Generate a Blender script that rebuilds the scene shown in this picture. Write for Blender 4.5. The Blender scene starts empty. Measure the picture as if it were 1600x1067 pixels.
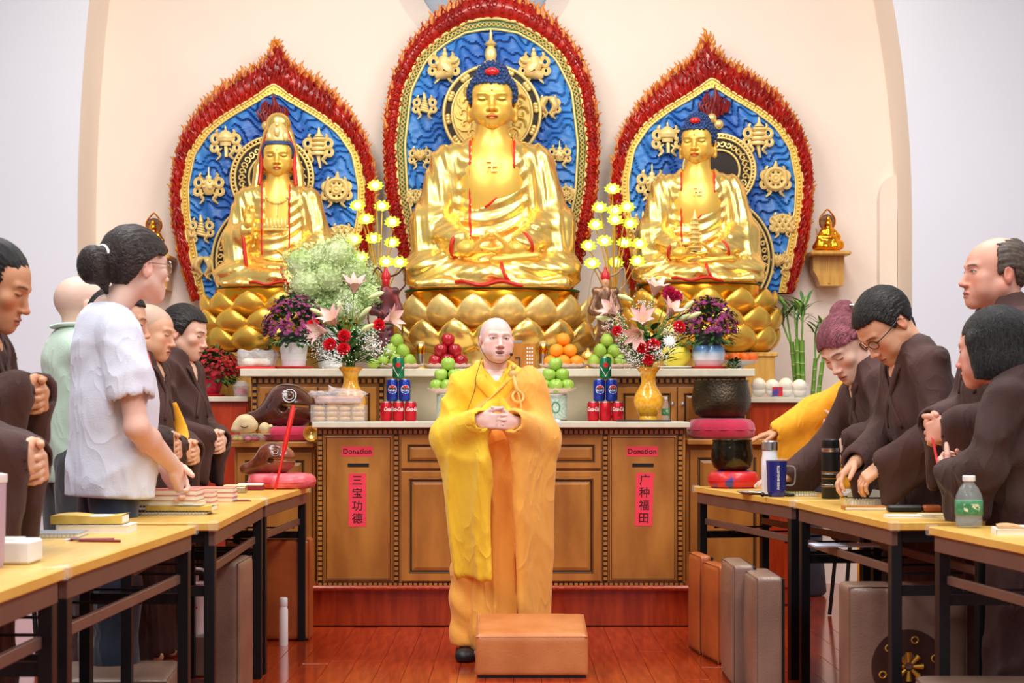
import bpy, math, random
import numpy as np
from mathutils import Vector, Matrix, Euler
random.seed(7)
SC = bpy.context.scene
COL = SC.collection
PI = math.pi
# ------------------------------------------------------------------ camera
FPX, YH, CAMH = 2800.0, 640.0, 1.135          # focal length in pixels of the 1600 px frame, horizon row, eye height
cam_d = bpy.data.cameras.new('camera'); cam = bpy.data.objects.new('camera', cam_d); COL.objects.link(cam)
cam.location = (0, 0, CAMH); cam.rotation_euler = (PI/2, 0, 0)
cam_d.sensor_width = 36; cam_d.lens = FPX/1600*36; cam_d.shift_y = (YH-533.5)/1600
cam_d.clip_end = 100
cam_d.dof.use_dof = True; cam_d.dof.focus_distance = 8.6; cam_d.dof.aperture_fstop = 7.1
SC.camera = cam
# ------------------------------------------------------------------ world, lamps, exposure
w = bpy.data.worlds.new('world'); SC.world = w; w.use_nodes = True
bg = w.node_tree.nodes['Background']; bg.inputs[0].default_value = (0.93, 0.95, 1.0, 1); bg.inputs[1].default_value = 0.34
SC.view_settings.view_transform = 'Standard'; SC.view_settings.look = 'None'
SC.view_settings.exposure = 0.16; SC.view_settings.gamma = 1.0; SC.view_settings.use_curve_mapping = False
def area(name, loc, rot, sx, sy, power, col):
    l = bpy.data.lights.new(name, 'AREA'); l.shape = 'RECTANGLE'; l.size = sx; l.size_y = sy; l.energy = power; l.color = col
    o = bpy.data.objects.new(name, l); COL.objects.link(o); o.location = loc; o.rotation_euler = rot
    return o
for i, (lx, ly) in enumerate([(-1.9, 1.5), (1.9, 1.5), (-1.9, 4.6), (1.9, 4.6), (-1.9, 7.6), (1.9, 7.6)]):
    area('ceiling_panel_light', (lx, ly, 4.3), (0, 0, 0), 1.2, 2.0, 88, (1.0, 0.98, 0.96))
for lx in (-1.65, -0.1, 1.45):
    area('altar_light', (lx, 9.3, 4.5), (math.radians(38), 0, 0), 0.9, 0.5, 28, (1.0, 0.93, 0.82))

# ------------------------------------------------------------------ helpers
def P(px, py, D):
    return Vector(((px-800)/FPX*D, D, CAMH-(py-YH)/FPX*D))
def PX(px, D): return (px-800)/FPX*D
def PZ(py, D): return CAMH-(py-YH)/FPX*D
def S(n, D): return n/FPX*D
def lin(c):
    return tuple((x/12.92 if x <= 0.04045 else ((x+0.055)/1.055)**2.4) for x in [k/255 for k in c])
MATS = {}
def mat(name, rgb, rough=0.5, metal=0.0, var=0.0, vscale=6.0, bump=0.0, bscale=40.0, trans=0.0, emit=None, estr=0.0,
        rgb2=None, coat=0.0, sheen=0.0, attr=False, alpha=1.0, spec=0.5, stretch=(1, 1, 1), sss=0.0, ior=1.45, rvar=0.0, ramp=(0.35, 0.65)):
    if name in MATS: return MATS[name]
    m = bpy.data.materials.new(name); m.use_nodes = True; nt = m.node_tree; N = nt.nodes; L = nt.links
    b = N['Principled BSDF']; c = lin(rgb)
    b.inputs['Base Color'].default_value = (*c, 1); b.inputs['Roughness'].default_value = rough; b.inputs['Metallic'].default_value = metal
    b.inputs['Transmission Weight'].default_value = trans; b.inputs['IOR'].default_value = ior
    b.inputs['Coat Weight'].default_value = coat; b.inputs['Sheen Weight'].default_value = sheen; b.inputs['Alpha'].default_value = alpha
    b.inputs['Specular IOR Level'].default_value = spec
    b.inputs['Coat Roughness'].default_value = 0.08
    if sss: 
        b.inputs['Subsurface Weight'].default_value = sss; b.inputs['Subsurface Radius'].default_value = (0.02, 0.007, 0.004); b.inputs['Subsurface Scale'].default_value = 0.4
    if emit: b.inputs['Emission Color'].default_value = (*lin(emit), 1); b.inputs['Emission Strength'].default_value = estr
    tc = N.new('ShaderNodeTexCoord'); mp = N.new('ShaderNodeMapping'); mp.inputs['Scale'].default_value = stretch
    L.new(tc.outputs['Object'], mp.inputs[0])
    src = None
    if attr:
        a = N.new('ShaderNodeAttribute'); a.attribute_name = 'Col'; src = a.outputs['Color']
    if var > 0 or rgb2:
        nz = N.new('ShaderNodeTexNoise'); nz.inputs['Scale'].default_value = vscale; nz.inputs['Detail'].default_value = 5
        L.new(mp.outputs[0], nz.inputs['Vector'])
        if attr:
            mx = N.new('ShaderNodeMix'); mx.data_type = 'RGBA'; mx.blend_type = 'MULTIPLY'; mx.inputs[0].default_value = 1.0
            rp = N.new('ShaderNodeMapRange'); rp.inputs[3].default_value = 1-var; rp.inputs[4].default_value = 1+var
            L.new(nz.outputs['Fac'], rp.inputs[0]); L.new(src, mx.inputs[6]); L.new(rp.outputs[0], mx.inputs[7]); src = mx.outputs[2]
        else:
            r = N.new('ShaderNodeValToRGB'); e = r.color_ramp.elements
            c2 = lin(rgb2) if rgb2 else tuple(x*(1-var) for x in c)
            c1 = c if rgb2 else tuple(min(1, x*(1+var)) for x in c)
            e[0].position = ramp[0]; e[1].position = ramp[1]; e[0].color = (*c2, 1); e[1].color = (*c1, 1)
            L.new(nz.outputs['Fac'], r.inputs[0]); src = r.outputs[0]
        if rvar:
            rr = N.new('ShaderNodeMapRange'); rr.inputs[3].default_value = max(0, rough-rvar); rr.inputs[4].default_value = rough+rvar
            L.new(nz.outputs['Fac'], rr.inputs[0]); L.new(rr.outputs[0], b.inputs['Roughness'])
    if src is not None: L.new(src, b.inputs['Base Color'])
    if bump > 0:
        nb = N.new('ShaderNodeTexNoise'); nb.inputs['Scale'].default_value = bscale; nb.inputs['Detail'].default_value = 4
        L.new(mp.outputs[0], nb.inputs['Vector'])
        bp = N.new('ShaderNodeBump'); bp.inputs['Strength'].default_value = bump; bp.inputs['Distance'].default_value = 0.01
        L.new(nb.outputs['Fac'], bp.inputs['Height']); L.new(bp.outputs[0], b.inputs['Normal'])
    MATS[name] = m
    return m
def tag(o, label=None, cat=None, group=None, kind=None):
    if label: o['label'] = label
    if cat: o['category'] = cat
    if group: o['group'] = group
    if kind: o['kind'] = kind
    return o
def thing(name, label, cat, loc=(0, 0, 0), rz=0.0, group=None):
    o = bpy.data.objects.new(name, None); COL.objects.link(o); o.location = loc; o.rotation_euler = (0, 0, rz)
    o.empty_display_size = 0.1
    return tag(o, label, cat, group)
def link(name, me, parent=None, loc=None, rot=None, scale=None):
    o = bpy.data.objects.new(name, me); COL.objects.link(o)
    if parent: o.parent = parent
    if loc is not None: o.location = loc
    if rot is not None: o.rotation_euler = rot
    if scale is not None: o.scale = scale
    return o
def copy_tree(o, parent=None):
    c = o.copy(); COL.objects.link(c); c.parent = parent
    for ch in list(o.children): copy_tree(ch, c)
    return c
def rot3(rx=0, ry=0, rz=0): return np.array(Euler((rx, ry, rz)).to_matrix())
def frame_from(z, up=(0, 0, 1)):
    z = np.array(z, float); z /= np.linalg.norm(z); up = np.array(up, float)
    if abs(z@up) > 0.97: up = np.array((0, 1.0, 0))
    x = np.cross(up, z); x /= np.linalg.norm(x); y = np.cross(z, x)
    return np.stack([x, y, z], 1)
def smoothpath(pts, n=8):
    pts = [np.array(p, float) for p in pts]; out = []
    for i in range(len(pts)-1):
        p0 = pts[max(0, i-1)]; p1 = pts[i]; p2 = pts[i+1]; p3 = pts[min(len(pts)-1, i+2)]
        for j in range(n):
            t = j/n
            out.append(0.5*((2*p1)+(p2-p0)*t+(2*p0-5*p1+4*p2-p3)*t*t+(3*p1-p0-3*p2+p3)*t**3))
    out.append(pts[-1]); return out
class MB:
    def __init__(s): s.v = []; s.f = []; s.m = []; s.n = 0; s.c = []
    def add(s, v, f, mi=0, M=None, off=None, col=None):
        v = np.asarray(v, float).reshape(-1, 3)
        if M is not None: v = v@np.asarray(M).T
        if off is not None: v = v+np.asarray(off, float)
        s.v.append(v); s.f += [tuple(i+s.n for i in q) for q in f]; s.m += [mi]*len(f); s.n += len(v)
        s.c.append(np.tile(np.array(col if col is not None else (1, 1, 1), float), (len(v), 1)))
        return s
    def box(s, c, size, R=None, bev=0.0, mi=0):
        h = np.array(size, float)/2
        if bev <= 0:
            v = [(x*h[0], y*h[1], z*h[2]) for x in (-1, 1) for y in (-1, 1) for z in (-1, 1)]
            f = [(0, 1, 3, 2), (4, 6, 7, 5), (0, 4, 5, 1), (2, 3, 7, 6), (0, 2, 6, 4), (1, 5, 7, 3)]
        else:
            b = min(bev, h.min()*0.98); v = []; ix = {}
            for x in (-1, 1):
                for y in (-1, 1):
                    for z in (-1, 1):
                        for a in range(3):
                            p = [x*h[0], y*h[1], z*h[2]]
                            for q in range(3):
                                if q != a: p[q] -= b*(x, y, z)[q]
                            ix[(x, y, z, a)] = len(v); v.append(p)
            f = []
            for a in range(3):
                o = [(-1, -1), (1, -1), (1, 1), (-1, 1)]
                for sgn in (-1, 1):
                    q = []
                    for (u, w_) in o:
                        k = [0, 0, 0]; k[a] = sgn; k[(a+1) % 3] = u; k[(a+2) % 3] = w_
                        q.append(ix[(*k, a)])
                    f.append(tuple(q if sgn > 0 else q[::-1]))
                for u in (-1, 1):
                    for w_ in (-1, 1):
                        e = []
                        for sgn in (-1, 1):
                            k = [0, 0, 0]; k[a] = sgn; k[(a+1) % 3] = u; k[(a+2) % 3] = w_
                            e.append(k)
                        A, B = e; b1, b2 = (a+1) % 3, (a+2) % 3
                        q = (ix[(*A, b1)], ix[(*B, b1)], ix[(*B, b2)], ix[(*A, b2)])
                        f.append(q if u*w_ > 0 else q[::-1])
            for x in (-1, 1):
                for y in (-1, 1):
                    for z in (-1, 1):
                        q = tuple(ix[(x, y, z, a)] for a in range(3)); f.append(q if x*y*z > 0 else q[::-1])
        return s.add(v, f, mi, R, c)
    def lathe(s, prof, n=24, c=(0, 0, 0), mi=0, R=None, sx=1, sy=1, wob=None):
        v = []; f = []
        for j, (r, z) in enumerate(prof):
            for i in range(n):
                a = 2*PI*i/n; rr = r*(wob(a, j) if wob else 1)
                v.append((rr*math.cos(a)*sx, rr*math.sin(a)*sy, z))
        for j in range(len(prof)-1):
            for i in range(n):
                k = (i+1) % n; f.append((j*n+i, j*n+k, (j+1)*n+k, (j+1)*n+i))
        if prof[0][0] > 1e-5: f.append(tuple(range(n))[::-1])
        if prof[-1][0] > 1e-5: f.append(tuple((len(prof)-1)*n+i for i in range(n)))
        return s.add(v, f, mi, R, c)
    def tube(s, pts, r, n=6, mi=0, flat=1.0, up=(0, 0, 1), close=False, col=None):
        pts = [np.array(p, float) for p in pts]; m = len(pts)
        if not hasattr(r, '__len__'): r = [r]*m
        elif len(r) != m: r = list(np.interp(np.linspace(0, 1, m), np.linspace(0, 1, len(r)), r))
        v = []; f = []; X = None
        for i, p in enumerate(pts):
            if close: t = pts[(i+1) % m]-pts[i-1]
            else: t = pts[min(i+1, m-1)]-pts[max(i-1, 0)]
            t = t/(np.linalg.norm(t)+1e-12)
            if X is None:
                u = np.array(up, float)
                if abs(u@t) > 0.95: u = np.array((1.0, 0, 0)) if abs(t[0]) < 0.9 else np.array((0, 1.0, 0))
                X = np.cross(u, t)
            else: X = X-t*(X@t)
            X = X/(np.linalg.norm(X)+1e-12); Y = np.cross(t, X)
            for k in range(n):
                a = 2*PI*k/n; v.append(p+r[i]*(X*math.cos(a)+Y*math.sin(a)*flat))
        for i in range(m if close else m-1):
            j = (i+1) % m
            for k in range(n):
                l = (k+1) % n; f.append((i*n+k, i*n+l, j*n+l, j*n+k))
        if not close: f.append(tuple(range(n))[::-1]); f.append(tuple((m-1)*n+k for k in range(n)))
        return s.add(v, f, mi, col=col)
    def ell(s, c, r, nu=12, nv=8, R=None, mi=0, col=None):
        if not hasattr(r, '__len__'): r = (r, r, r)
        v = [(0, 0, -r[2])]; f = []
        for j in range(1, nv):
            t = -PI/2+PI*j/nv
            for i in range(nu):
                a = 2*PI*i/nu; v.append((r[0]*math.cos(t)*math.cos(a), r[1]*math.cos(t)*math.sin(a), r[2]*math.sin(t)))
        v.append((0, 0, r[2])); T = len(v)-1
        for i in range(nu):
            k = (i+1) % nu
            f.append((0, 1+k, 1+i)); f.append((T, 1+(nv-2)*nu+i, 1+(nv-2)*nu+k))
            for j in range(nv-2): f.append((1+j*nu+i, 1+j*nu+k, 1+(j+1)*nu+k, 1+(j+1)*nu+i))
        return s.add(v, f, mi, R, c, col)
    def prism(s, poly, y0, y1, mi=0, M=None, off=None):
        n = len(poly); v = [(x, y0, z) for x, z in poly]+[(x, y1, z) for x, z in poly]
        f = [tuple(range(n)), tuple(range(2*n-1, n-1, -1))]+[(i, n+i, n+(i+1) % n, (i+1) % n) for i in range(n)]
        return s.add(v, f, mi, M, off)
    def ring(s, A, B, y0, y1, mi=0):
        """band between two closed outlines of equal length (x,z), extruded from y0 to y1"""
        n = len(A); v = [(x, y0, z) for x, z in A]+[(x, y0, z) for x, z in B]+[(x, y1, z) for x, z in A]+[(x, y1, z) for x, z in B]; f = []
        for i in range(n):
            j = (i+1) % n
            f += [(i, n+i, n+j, j), (2*n+i, 2*n+j, 3*n+j, 3*n+i), (i, j, 2*n+j, 2*n+i), (n+i, 3*n+i, 3*n+j, n+j)]
        return s.add(v, f, mi)
    def grid(s, G, mi=0, close_u=False, flip=False, col=None):
        """G[i][j] grid of points"""
        nu = len(G); nv = len(G[0]); v = [p for row in G for p in row]; f = []
        for i in range(nu if close_u else nu-1):
            k = (i+1) % nu
            for j in range(nv-1):
                q = (i*nv+j, i*nv+j+1, k*nv+j+1, k*nv+j); f.append(q[::-1] if flip else q)
        return s.add(v, f, mi, col=col)
    def mesh(s, name, mats, smooth=40, colors=False):
        me = bpy.data.meshes.new(name)
        V = np.concatenate(s.v) if s.v else np.zeros((0, 3))
        me.from_pydata(V.tolist(), [], s.f)
        if not isinstance(mats, (list, tuple)): mats = [mats]
        for m in mats: me.materials.append(m)
        if len(mats) > 1: me.polygons.foreach_set('material_index', s.m)
        if smooth:
            me.shade_smooth()
            if smooth < 180: me.set_sharp_from_angle(angle=math.radians(smooth))
        if colors:
            C = np.concatenate(s.c); a = me.color_attributes.new('Col', 'FLOAT_COLOR', 'POINT')
            a.data.foreach_set('color', np.concatenate([C, np.ones((len(C), 1))], 1).astype(np.float32).ravel())
        me.update(); return me
    def build(s, name, mats, parent=None, smooth=40, loc=None, rot=None, colors=False):
        return link(name, s.mesh(name, mats, smooth, colors), parent, loc, rot)
def text_mesh(txt, size, mt, name='lettering', bold=0.0, depth=0.0006, xs=1.0, sp=1.0):
    cu = bpy.data.curves.new('t', 'FONT'); cu.body = txt; cu.size = size; cu.align_x = 'CENTER'; cu.align_y = 'CENTER'; cu.extrude = depth; cu.offset = bold; cu.resolution_u = 3
    cu.space_character = sp
    o = bpy.data.objects.new('t', cu); COL.objects.link(o)
    dg = bpy.context.evaluated_depsgraph_get(); me = bpy.data.meshes.new_from_object(o.evaluated_get(dg))
    bpy.data.objects.remove(o); bpy.data.curves.remove(cu)
    n = len(me.vertices); a = np.zeros(n*3); me.vertices.foreach_get('co', a); a = a.reshape(-1, 3); a[:, 0] *= xs
    me.vertices.foreach_set('co', a.ravel()); me.materials.clear(); me.materials.append(mt); me.name = name; me.update()
    return me
def wrap_text(me, R):
    """bend a text mesh (x right, y up) round a vertical cylinder of radius R facing -Y, axis at the origin"""
    n = len(me.vertices); a = np.zeros(n*3); me.vertices.foreach_get('co', a); a = a.reshape(-1, 3).copy()
    th = a[:, 0]/R; r = R+a[:, 2]
    me.vertices.foreach_set('co', np.stack([r*np.sin(th), -r*np.cos(th), a[:, 1]], 1).ravel()); me.update(); return me

# ------------------------------------------------------------------ implicit surfaces: soft shapes grown as one continuous skin
class Field:
    def __init__(s, lo, hi, h, colors=False):
        s.h = h; s.lo = np.array(lo, float)-2*h; n = np.ceil((np.array(hi, float)+2*h-s.lo)/h).astype(int)+1
        s.n = n; s.F = np.full(n, 0.5, np.float32); s.ax = [(s.lo[a]+h*np.arange(n[a])).astype(np.float32) for a in range(3)]
        s.C = np.zeros((*n, 3), np.float32) if colors else None
    def sub(s, lo, hi):
        sl = []
        for a in range(3):
            i0 = max(0, int(math.floor((lo[a]-s.lo[a])/s.h))); i1 = min(s.n[a], int(math.ceil((hi[a]-s.lo[a])/s.h))+1)
            if i1 <= i0: return None
            sl.append(slice(i0, i1))
        sl = tuple(sl)
        return sl, s.ax[0][sl[0]][:, None, None], s.ax[1][sl[1]][None, :, None], s.ax[2][sl[2]][None, None, :]
    def put(s, fn, lo, hi, k=0.01, col=None, op='u', disp=None):
        pad = k*1.2+2*s.h
        q = s.sub(np.array(lo)-pad, np.array(hi)+pad)
        if q is None: return s
        sl, X, Y, Z = q; d = fn(X, Y, Z).astype(np.float32)
        if disp is not None: d = d+disp(X, Y, Z)
        F = s.F[sl]
        if op == 'u':
            t = np.clip(0.5+0.5*(F-d)/k, 0, 1); s.F[sl] = F+(d-F)*t-k*t*(1-t)
            if s.C is not None and col is not None: s.C[sl] += (np.array(col, np.float32)-s.C[sl])*t[..., None]
        elif op == 's':
            t = np.clip(0.5-0.5*(F+d)/k, 0, 1); s.F[sl] = F+(-d-F)*t+k*t*(1-t)
            if s.C is not None and col is not None: s.C[sl] += (np.array(col, np.float32)-s.C[sl])*np.clip(1.0-np.abs(d)/k-0.0, 0, 1)[..., None]
        elif op == 'i':
            t = np.clip(0.5-0.5*(F-d)/k, 0, 1); s.F[sl] = F+(d-F)*(1-t)*1.0 if False else np.maximum(F, d)
        return s
    def rcone(s, a, b, ra, rb=None, k=0.01, col=None, op='u', flat=None, disp=None):
        a = np.array(a, float); b = np.array(b, float); rb = ra if rb is None else rb; ab = b-a; L2 = ab@ab+1e-12; R = max(ra, rb)
        lo = np.minimum(a, b)-R; hi = np.maximum(a, b)+R
        if flat is not None: nv = np.array(flat[0], float); nv /= np.linalg.norm(nv); fac = flat[1]
        def fn(X, Y, Z):
            x = X-a[0]; y = Y-a[1]; z = Z-a[2]; t = np.clip((x*ab[0]+y*ab[1]+z*ab[2])/L2, 0, 1)
            x = x-t*ab[0]; y = y-t*ab[1]; z = z-t*ab[2]
            if flat is not None:
                c = x*nv[0]+y*nv[1]+z*nv[2]; g = (1/fac-1); q = np.sqrt(x*x+y*y+z*z+c*c*(1/fac**2-1)); return (q-(ra+t*(rb-ra)))*min(1, fac*1.3)
            return np.sqrt(x*x+y*y+z*z)-(ra+t*(rb-ra))
        return s.put(fn, lo, hi, k, col, op, disp)
    def chain(s, pts, rs, k=0.01, col=None, op='u', flat=None, disp=None):
        if not hasattr(rs, '__len__'): rs = [rs]*len(pts)
        for i in range(len(pts)-1): s.rcone(pts[i], pts[i+1], rs[i], rs[i+1], k, col, op, flat, disp)
        return s
    def ell(s, c, r, R=None, k=0.01, col=None, op='u', disp=None):
        c = np.array(c, float); r = np.array(r if hasattr(r, '__len__') else (r, r, r), float); m = r.max()
        e = np.abs(R)@r if R is not None else r
        def fn(X, Y, Z):
            x = X-c[0]; y = Y-c[1]; z = Z-c[2]
            if R is not None: x, y, z = (R[0, 0]*x+R[1, 0]*y+R[2, 0]*z), (R[0, 1]*x+R[1, 1]*y+R[2, 1]*z), (R[0, 2]*x+R[1, 2]*y+R[2, 2]*z)
            k0 = np.sqrt((x/r[0])**2+(y/r[1])**2+(z/r[2])**2); k1 = np.sqrt((x/r[0]**2)**2+(y/r[1]**2)**2+(z/r[2]**2)**2)+1e-6
            return np.where(k0 < 1e-3, -r.min(), k0*(k0-1)/k1)
        return s.put(fn, c-e, c+e, k, col, op, disp)
    def rbox(s, c, half, rad=0.01, R=None, k=0.01, col=None, op='u', disp=None):
        c = np.array(c, float); hf = np.array(half, float); e = np.abs(R)@hf if R is not None else hf
        def fn(X, Y, Z):
            x = X-c[0]; y = Y-c[1]; z = Z-c[2]
            if R is not None: x, y, z = (R[0, 0]*x+R[1, 0]*y+R[2, 0]*z), (R[0, 1]*x+R[1, 1]*y+R[2, 1]*z), (R[0, 2]*x+R[1, 2]*y+R[2, 2]*z)
            qx = np.abs(x)-hf[0]+rad; qy = np.abs(y)-hf[1]+rad; qz = np.abs(z)-hf[2]+rad
            return np.sqrt(np.maximum(qx, 0)**2+np.maximum(qy, 0)**2+np.maximum(qz, 0)**2)+np.minimum(np.maximum(qx, np.maximum(qy, qz)), 0)-rad
        return s.put(fn, c-e, c+e, k, col, op, disp)
    def sheet(s, e, w, d0, d1, r0, r1, k=0.03, thin=0.6, lean=(0, 0), disp=None, col=None, op='u'):
        """cloth hanging straight down from the line e-w: drops d0 at e and d1 at w, thickness r0..r1, thinner below"""
        e = np.array(e, float); w = np.array(w, float); dh = (w-e)[:2]; L = np.linalg.norm(dh)+1e-9; dh = dh/L; R = max(r0, r1); dm = max(d0, d1)
        lo = np.minimum(e, w)-R-np.array((abs(lean[0]), abs(lean[1]), dm)); hi = np.maximum(e, w)+R+np.array((abs(lean[0]), abs(lean[1]), 0))
        def fn(X, Y, Z):
            zt0 = e[2]; q = np.clip((zt0-Z)/dm, 0, 1); x = X-e[0]-lean[0]*q; y = Y-e[1]-lean[1]*q; t = np.clip((x*dh[0]+y*dh[1])/L, 0, 1)
            zt = e[2]+(w[2]-e[2])*t; dr = d0+(d1-d0)*t; zc = np.clip(Z, zt-dr, zt); dx = x-dh[0]*L*t; dy = y-dh[1]*L*t; dz = Z-zc
            f = np.clip((zt-Z)/(dr+1e-6), 0, 1); r = (r0+(r1-r0)*t)*(1-(1-thin)*f); return np.sqrt(dx*dx+dy*dy+dz*dz)-r
        return s.put(fn, lo, hi, k, col, op, disp)
    def fold(s, fn):
        q = s.sub(s.lo, s.lo+s.h*s.n); s.F += fn(q[1], q[2], q[3]).astype(np.float32); return s
    def clip(s, fn):
        q = s.sub(s.lo, s.lo+s.h*s.n); s.F = np.maximum(s.F, fn(q[1], q[2], q[3])).astype(np.float32); return s
    def shell(s, o, gap):
        """keep outside another field's surface by gap"""
        s.F = np.maximum(s.F, gap-o.F); return s
    def value(s, p):
        i = (np.asarray(p, float)-s.lo)/s.h; i0 = np.clip(np.floor(i).astype(int), 0, s.n-2); t = i-i0; v = 0.0
        for dx in (0, 1):
            for dy in (0, 1):
                for dz in (0, 1):
                    v += s.F[i0[0]+dx, i0[1]+dy, i0[2]+dz]*(t[0] if dx else 1-t[0])*(t[1] if dy else 1-t[1])*(t[2] if dz else 1-t[2])
        return v
    def hit(s, p, d, out=0.0, far=1.5):
        """first surface met from p along d; returns the point moved out by out"""
        p = np.array(p, float); d = np.array(d, float); d /= np.linalg.norm(d); t = 0
        while t < far:
            if s.value(p+d*t) < 0: return p+d*(t-out)
            t += s.h*0.4
        return p+d*far*0.5
    def polys(s):
        F = s.F; b = F < 0
        c = [b[dx:b.shape[0]-1+dx, dy:b.shape[1]-1+dy, dz:b.shape[2]-1+dz] for dx in (0, 1) for dy in (0, 1) for dz in (0, 1)]
        sm = np.zeros(c[0].shape, np.uint8)
        for q in c: sm += q
        I = np.argwhere((sm > 0) & (sm < 8)); n = len(I)
        idx = np.full(sm.shape, -1, np.int64); idx[I[:, 0], I[:, 1], I[:, 2]] = np.arange(n)
        offs = np.array([(dx, dy, dz) for dx in (0, 1) for dy in (0, 1) for dz in (0, 1)])
        vals = np.stack([F[I[:, 0]+o[0], I[:, 1]+o[1], I[:, 2]+o[2]] for o in offs], 1)
        acc = np.zeros((n, 3)); cnt = np.zeros(n)
        for a in range(8):
            for d in range(3):
                if offs[a][d] == 0:
                    o2 = offs[a].copy(); o2[d] = 1; bq = int(o2[0]*4+o2[1]*2+o2[2])
                    va, vb = vals[:, a], vals[:, bq]; m = (va < 0) != (vb < 0); t = va[m]/(va[m]-vb[m])
                    pos = np.tile(offs[a].astype(float), (m.sum(), 1)); pos[:, d] += t; acc[m] += pos; cnt[m] += 1
        V = s.lo+s.h*(I+acc/cnt[:, None])
        C = s.C[I[:, 0], I[:, 1], I[:, 2]] if s.C is not None else None
        Q = []
        for d in range(3):
            sl0 = [slice(None)]*3; sl1 = [slice(None)]*3; sl0[d] = slice(0, -1); sl1[d] = slice(1, None)
            A = b[tuple(sl0)]; B = b[tuple(sl1)]; e = np.argwhere(A != B); u, w_ = (d+1) % 3, (d+2) % 3
            ok = (e[:, u] > 0) & (e[:, w_] > 0) & (e[:, u] < s.n[u]-1) & (e[:, w_] < s.n[w_]-1); e = e[ok]
            fl = A[e[:, 0], e[:, 1], e[:, 2]]
            q = []
            for (du, dw) in ((-1, -1), (0, -1), (0, 0), (-1, 0)):
                g = e.copy(); g[:, u] += du; g[:, w_] += dw; q.append(idx[g[:, 0], g[:, 1], g[:, 2]])
            q = np.stack(q, 1); q[~fl] = q[~fl][:, ::-1]; Q.append(q)
        Q = np.concatenate(Q); Q = Q[(Q >= 0).all(1)]
        return V, Q, C
def mesh_np(name, V, Q, mats, C=None, mi=None, smooth=True):
    me = bpy.data.meshes.new(name); n = len(V); k = Q.shape[1]
    me.vertices.add(n); me.vertices.foreach_set('co', V.astype(np.float32).ravel())
    me.loops.add(Q.size); me.loops.foreach_set('vertex_index', Q.astype(np.int32).ravel())
    me.polygons.add(len(Q)); me.polygons.foreach_set('loop_start', np.arange(0, Q.size, k, dtype=np.int32))
    if not isinstance(mats, (list, tuple)): mats = [mats]
    for m in mats: me.materials.append(m)
    if mi is not None: me.polygons.foreach_set('material_index', mi.astype(np.int32))
    me.update(calc_edges=True); me.validate()
    if C is not None:
        a = me.color_attributes.new('Col', 'FLOAT_COLOR', 'POINT')
        a.data.foreach_set('color', np.concatenate([C, np.ones((n, 1))], 1).astype(np.float32).ravel())
    if smooth: me.shade_smooth()
    return me
def fbuild(name, F, mats, parent=None, M=None, off=None, C=None):
    V, Q, C0 = F.polys()
    if M is not None: V = V@np.asarray(M).T
    if off is not None: V = V+np.asarray(off)
    return link(name, mesh_np(name, V, Q, mats, C if C is not None else C0), parent)
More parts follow.
